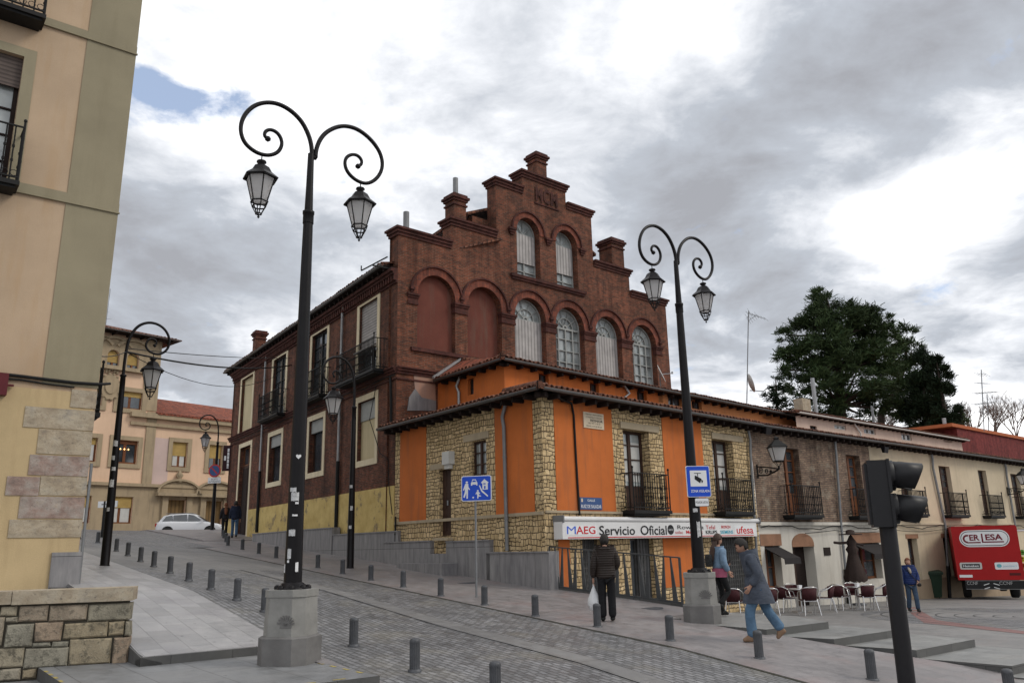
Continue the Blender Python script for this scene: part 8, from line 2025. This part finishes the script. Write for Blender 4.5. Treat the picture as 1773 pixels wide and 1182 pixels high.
# ================================================================== trees
pine = None
def leafmat(name, c1, c2):
    t = NT(name); g = t.n('ShaderNodeNewGeometry'); r = t.n('ShaderNodeValToRGB')
    oi = t.noise(t.obj(), .35, 4, .6)
    c = t.mix(g.outputs['Random Per Island'], c1, c2); c = t.mix(1.0, c, t.ramp(oi, [(.35, (.6, .6, .6)), (.65, (1.3, 1.3, 1.2))]), 'MULTIPLY')
    return t.done(c, .75, 0, .2)
M['pine'] = leafmat('pine_needles', (.02, .04, .016), (.06, .088, .034)); M['cypress'] = leafmat('cypress_foliage', (.008, .018, .008), (.018, .032, .014)); M['bark'] = basic('tree_bark', (.05, .038, .03), .9, .3, 4, .5)
def tufts(mb, blobs, n_per, size, rnd, flatz=.75, droop=0.0):
    for c, r, dens in blobs:
        n = int(n_per*dens*r*r)
        sub = [(Vector((rnd.gauss(0, 1), rnd.gauss(0, 1), rnd.gauss(0, 1))).normalized()*r*rnd.uniform(.45, .98)) for _ in range(max(6, int(9*r)))]
        for i in range(n):
            s_ = rnd.choice(sub); q = s_+Vector((rnd.gauss(0, 1), rnd.gauss(0, 1), rnd.gauss(0, .7)))*r*.2; q.z *= flatz
            p = c+q; d = (q.normalized()*.8+Vector((rnd.uniform(-1, 1), rnd.uniform(-1, 1), rnd.uniform(-.3, 1)))).normalized()
            L = size*rnd.uniform(.6, 1.3); x = d.cross(Vector((rnd.uniform(-1, 1), rnd.uniform(-1, 1), rnd.uniform(-1, 1)))).normalized()*L*.085
            b = len(mb.v); mb.v += [tuple(p-x), tuple(p+x), tuple(p+x*.6+d*L), tuple(p-x*.6+d*L)]; mb.f.append((b, b+1, b+2, b+3)); mb.sm.append(False)
def tree(name, label, Y, trunkpx, blobpx, n_per, size, mat, rnd, tr=.45, kind='tree', depthk=1.0, group=None, flatz=.85):
    x0, y0 = trunkpx[0]; base = ray(x0, y0)*Y; base.z = -3.2
    t = thing(name, label, kind, base, 0, group)
    bl2 = []
    for (x, y, rpx, dn, dy) in blobpx:
        c = ray(x, y)*(Y+dy); bl2.append((c, rpx/1400*(Y+dy), dn))
    o_ = MB(); path = [base]+[ray(x, y)*Y for x, y in trunkpx[1:]]; n = len(path)
    o_.tube(path, tr, 10, True, [tr*(1-.8*i/(n-1)) for i in range(n)])
    for c, r, dn in bl2:
        # limb from the trunk to the clump
        j = min(range(n), key=lambda i: abs(path[i].z-(c.z-1.2*r)))
        if n > 2 and (c-path[j]).length > .5: a = path[j]; o_.tube([a, a.lerp(c, .5)+Vector((0, 0, -.1*r)), c], tr*.25, 6, True, [tr*.3, tr*.2, tr*.06])
    obj('trunk', o_, M['bark'], t)
    o_ = MB(); tufts(o_, bl2, n_per, size, rnd, flatz); obj('crown', o_, mat, t)
    return t
rnd = random.Random(11)
bpx_ = [(1430, 525, 30, 1.2, 0), (1405, 560, 34, 1.2, 1), (1455, 545, 34, 1.2, -1), (1490, 545, 34, 1.2, 1), (1515, 575, 32, 1.2, 0), (1385, 600, 26, 1, 0), (1360, 580, 16, .9, 0), (1368, 610, 20, .9, 0), (1345, 612, 14, .7, 0), (1350, 640, 18, .7, 0), (1430, 590, 40, 1.3, -1), (1475, 590, 42, 1.3, 1), (1520, 620, 36, 1.2, 0), (1395, 640, 32, 1, 0), (1440, 640, 38, 1.1, 2), (1380, 668, 24, .9, 0), (1485, 640, 34, .9, 1), (1400, 690, 24, .9, 0), (1430, 705, 28, 1, 0), (1458, 712, 26, .9, 0), (1535, 655, 32, 1, 0), (1480, 690, 24, .7, 1), (1520, 690, 28, .9, 0), (1548, 705, 24, .9, 0), (1495, 718, 20, .7, 0), (1536, 560, 16, .9, 0), (1420, 508, 13, 1, 0), (1545, 590, 18, .9, 0)]
tree('pine_tree', 'largest dark pine with a broad ragged crown rising behind the roofs', 62, [(1452, 760), (1454, 700), (1450, 640), (1445, 580), (1432, 520)], bpx_+[(1450, 665, 26, 1, -1), (1465, 620, 28, 1.1, -2), (1425, 660, 24, 1, -2), (1500, 600, 26, 1, -1), (1505, 665, 26, 1, -2)], 1150, .34, M['pine'], rnd, .5, group='conifers behind the roofs')
tree('pine_tree', 'second pine with an open feathery crown between the large pine and the cypresses', 66, [(1508, 760), (1525, 715), (1550, 680), (1568, 630), (1570, 585)], [(1568, 580, 20, .6, 0), (1580, 605, 24, .7, 0), (1558, 615, 24, .8, 0), (1590, 640, 26, .9, 0), (1565, 650, 30, 1.1, 0), (1545, 680, 26, 1, 0), (1580, 690, 30, 1.2, 0), (1600, 630, 16, .7, 0), (1555, 712, 22, .8, 0)], 1150, .34, M['pine'], rnd, .35, group='conifers behind the roofs')
tree('cypress_tree', 'dark dense cypress column left of the last pointed cypress', 60, [(1600, 765), (1600, 700), (1598, 640)], [(1596, 625, 16, 2, 0), (1602, 650, 20, 2, 0), (1600, 680, 24, 2.2, 0), (1604, 710, 26, 2.2, 0), (1604, 738, 26, 2, 0), (1582, 700, 20, 1.6, 1), (1586, 730, 20, 1.6, 1)], 1500, .32, M['cypress'], rnd, .3, group='conifers behind the roofs', flatz=1.3)
tree('cypress_tree', 'rightmost pointed dark cypress leaning over the red wall roof', 58, [(1636, 765), (1634, 700), (1624, 640)], [(1621, 622, 9, 2.4, 0), (1625, 642, 13, 2.4, 0), (1629, 664, 17, 2.4, 0), (1634, 690, 20, 2.4, 0), (1637, 716, 20, 2.4, 0), (1638, 740, 19, 2.2, 0)], 1700, .3, M['cypress'], rnd, .25, group='conifers behind the roofs', flatz=1.35)
tree('cedar_tree', 'small layered cedar at the left foot of the large pine', 55, [(1345, 740), (1345, 700), (1343, 652)], [(1343, 656, 5, 1.2, 0), (1340, 668, 10, 1.2, 0), (1348, 678, 12, 1.2, 0), (1335, 688, 13, 1, 0), (1352, 696, 15, 1, 0), (1362, 704, 12, .9, 0), (1340, 706, 14, 1, 0)], 800, .32, M['cypress'], rnd, .15, group='conifers behind the roofs', flatz=.5)
tree('pine_tree', 'small low pine just right of the rightmost cypress', 64, [(1668, 775), (1668, 740), (1666, 720)], [(1665, 722, 9, .9, 0), (1672, 735, 12, .9, 0), (1660, 738, 10, .9, 0), (1682, 742, 10, .7, 0)], 700, .34, M['pine'], rnd, .15, group='conifers behind the roofs', flatz=.6)
for k_i, (x, ytop, Y, lab) in enumerate(((1690, 695, 75, 'leafless tree behind the flue pipe beyond the red wall'), (1725, 690, 78, 'leafless tree with the tallest bare crown beyond the red wall'), (1762, 683, 80, 'leafless tree at the right edge beyond the red wall'), (1541, 712, 70, 'thin leafless tree glimpsed between the pines'))):
    b = ray(x, 770)*Y; b.z = -2.5; t = thing('bare_tree', lab, 'tree', b, 0, 'leafless trees beyond the red wall'); topz = ray(x, ytop).z*Y
    tm, cm = MB(), MB(); rnd2 = random.Random(k_i*7+3)
    h0 = ray(x, 760).z*Y
    tm.tube([b, Vector((b.x, b.y, h0))], .22, 8)
    def br_(p, d, L, r, dep):
        q = p+d*L; cm.tube([p, p.lerp(q, .5)+Vector((rnd2.uniform(-1, 1), rnd2.uniform(-1, 1), 0))*L*.06, q], r, 4, False, [r, r*.8, r*.55])
        if dep == 0: return
        for _ in range(3 if dep > 1 else 4):
            nd = (d+Vector((rnd2.uniform(-1, 1), rnd2.uniform(-1, 1), rnd2.uniform(-.3, .7)))*.62).normalized(); br_(p.lerp(q, rnd2.uniform(.55, 1)), nd, L*rnd2.uniform(.55, .8), r*.6, dep-1)
    Ht = topz-h0
    for _ in range(5): br_(Vector((b.x, b.y, h0)), Vector((rnd2.uniform(-.6, .6), rnd2.uniform(-.6, .6), 1)).normalized(), Ht*.42, .07, 4)
    obj('trunk', tm, M['bark'], t); obj('crown', cm, basic('pale_twigs', (.16, .12, .10), .9, .2, 4, .1), t)
# ================================================================== aerials
def aerial(name, lab, P0, ytop, xtop, els, dish=None):
    t = thing('aerial', lab, 'aerial', P0, 0, 'television aerials'); Y = P0.y
    top = ray(xtop, ytop)*Y; o_ = MB(); o_.tube([P0, top], .022, 6); obj('mast', o_, M['pipe'], t)
    for (x0, y0, x1, y1, n, hl) in els:
        o_ = MB(); a = ray(x0, y0)*Y; b = ray(x1, y1)*Y; o_.tube([a, b], .012, 5)
        for k in range(n): c = a.lerp(b, k/max(1, n-1)); e = hl/1400*Y; o_.tube([c+Vector((-.1, e, -e*.0)), c+Vector((.1, -e, 0))] if hl < 0 else [c+Vector((0, -.3, -e)), c+Vector((0, .3, e))], .008, 4)
        obj('antenna', o_, M['pipe'], t)
    if dish:
        o_ = MB(); c = ray(*dish)*Y; o_.lathe([(.001, 0), (.25, .03), (.42, .1), (.42, .11), (.25, .04), (.001, .012)], 18); o_.xf(Matrix.Translation(c) @ Vector((.95, -.1, .25)).normalized().to_track_quat('Z', 'Y').to_matrix().to_4x4()); obj('dish', o_, M['white_paint'], t)
        o_ = MB(); o_.tube([c+Vector((0, 0, -.3)), c+Vector((.6, 0, -.35)), c+Vector((.9, 0, -.1))], .02, 5); obj('dish_arm', o_, M['pipe'], t)
P0 = ray(1293, 700)*35; aerial('a', 'tall roof aerial with small dish on the orange attic roof', P0, 538, 1296, [(1294, 542, 1326, 552, 7, 7), (1296, 555, 1310, 545, 5, 9), (1294, 550, 1298, 540, 3, 10)], (1297, 664))
P0 = ray(1704, 746)*40; aerial('a', 'taller of two thin aerials above the red wall', P0, 640, 1699, [(1692, 648, 1708, 648, 4, 6), (1688, 681, 1726, 678, 8, 3), (1693, 663, 1709, 664, 4, 2)])
P0 = ray(1712, 746)*42; aerial('a', 'shorter of two thin aerials above the red wall', P0, 682, 1709, [(1687, 700, 1722, 696, 8, 3)])
P0 = ray(177, 562)*63; aerial('a', 'thin aerial on the salmon tower roof', P0, 532, 178, [(170, 540, 186, 540, 5, 3), (168, 534, 178, 534, 3, 3)])
P0 = ray(183, 563)*63; aerial('a', 'leaning thin whip aerial on the salmon tower roof', P0, 500, 191, [(184, 552, 190, 552, 2, 2)])
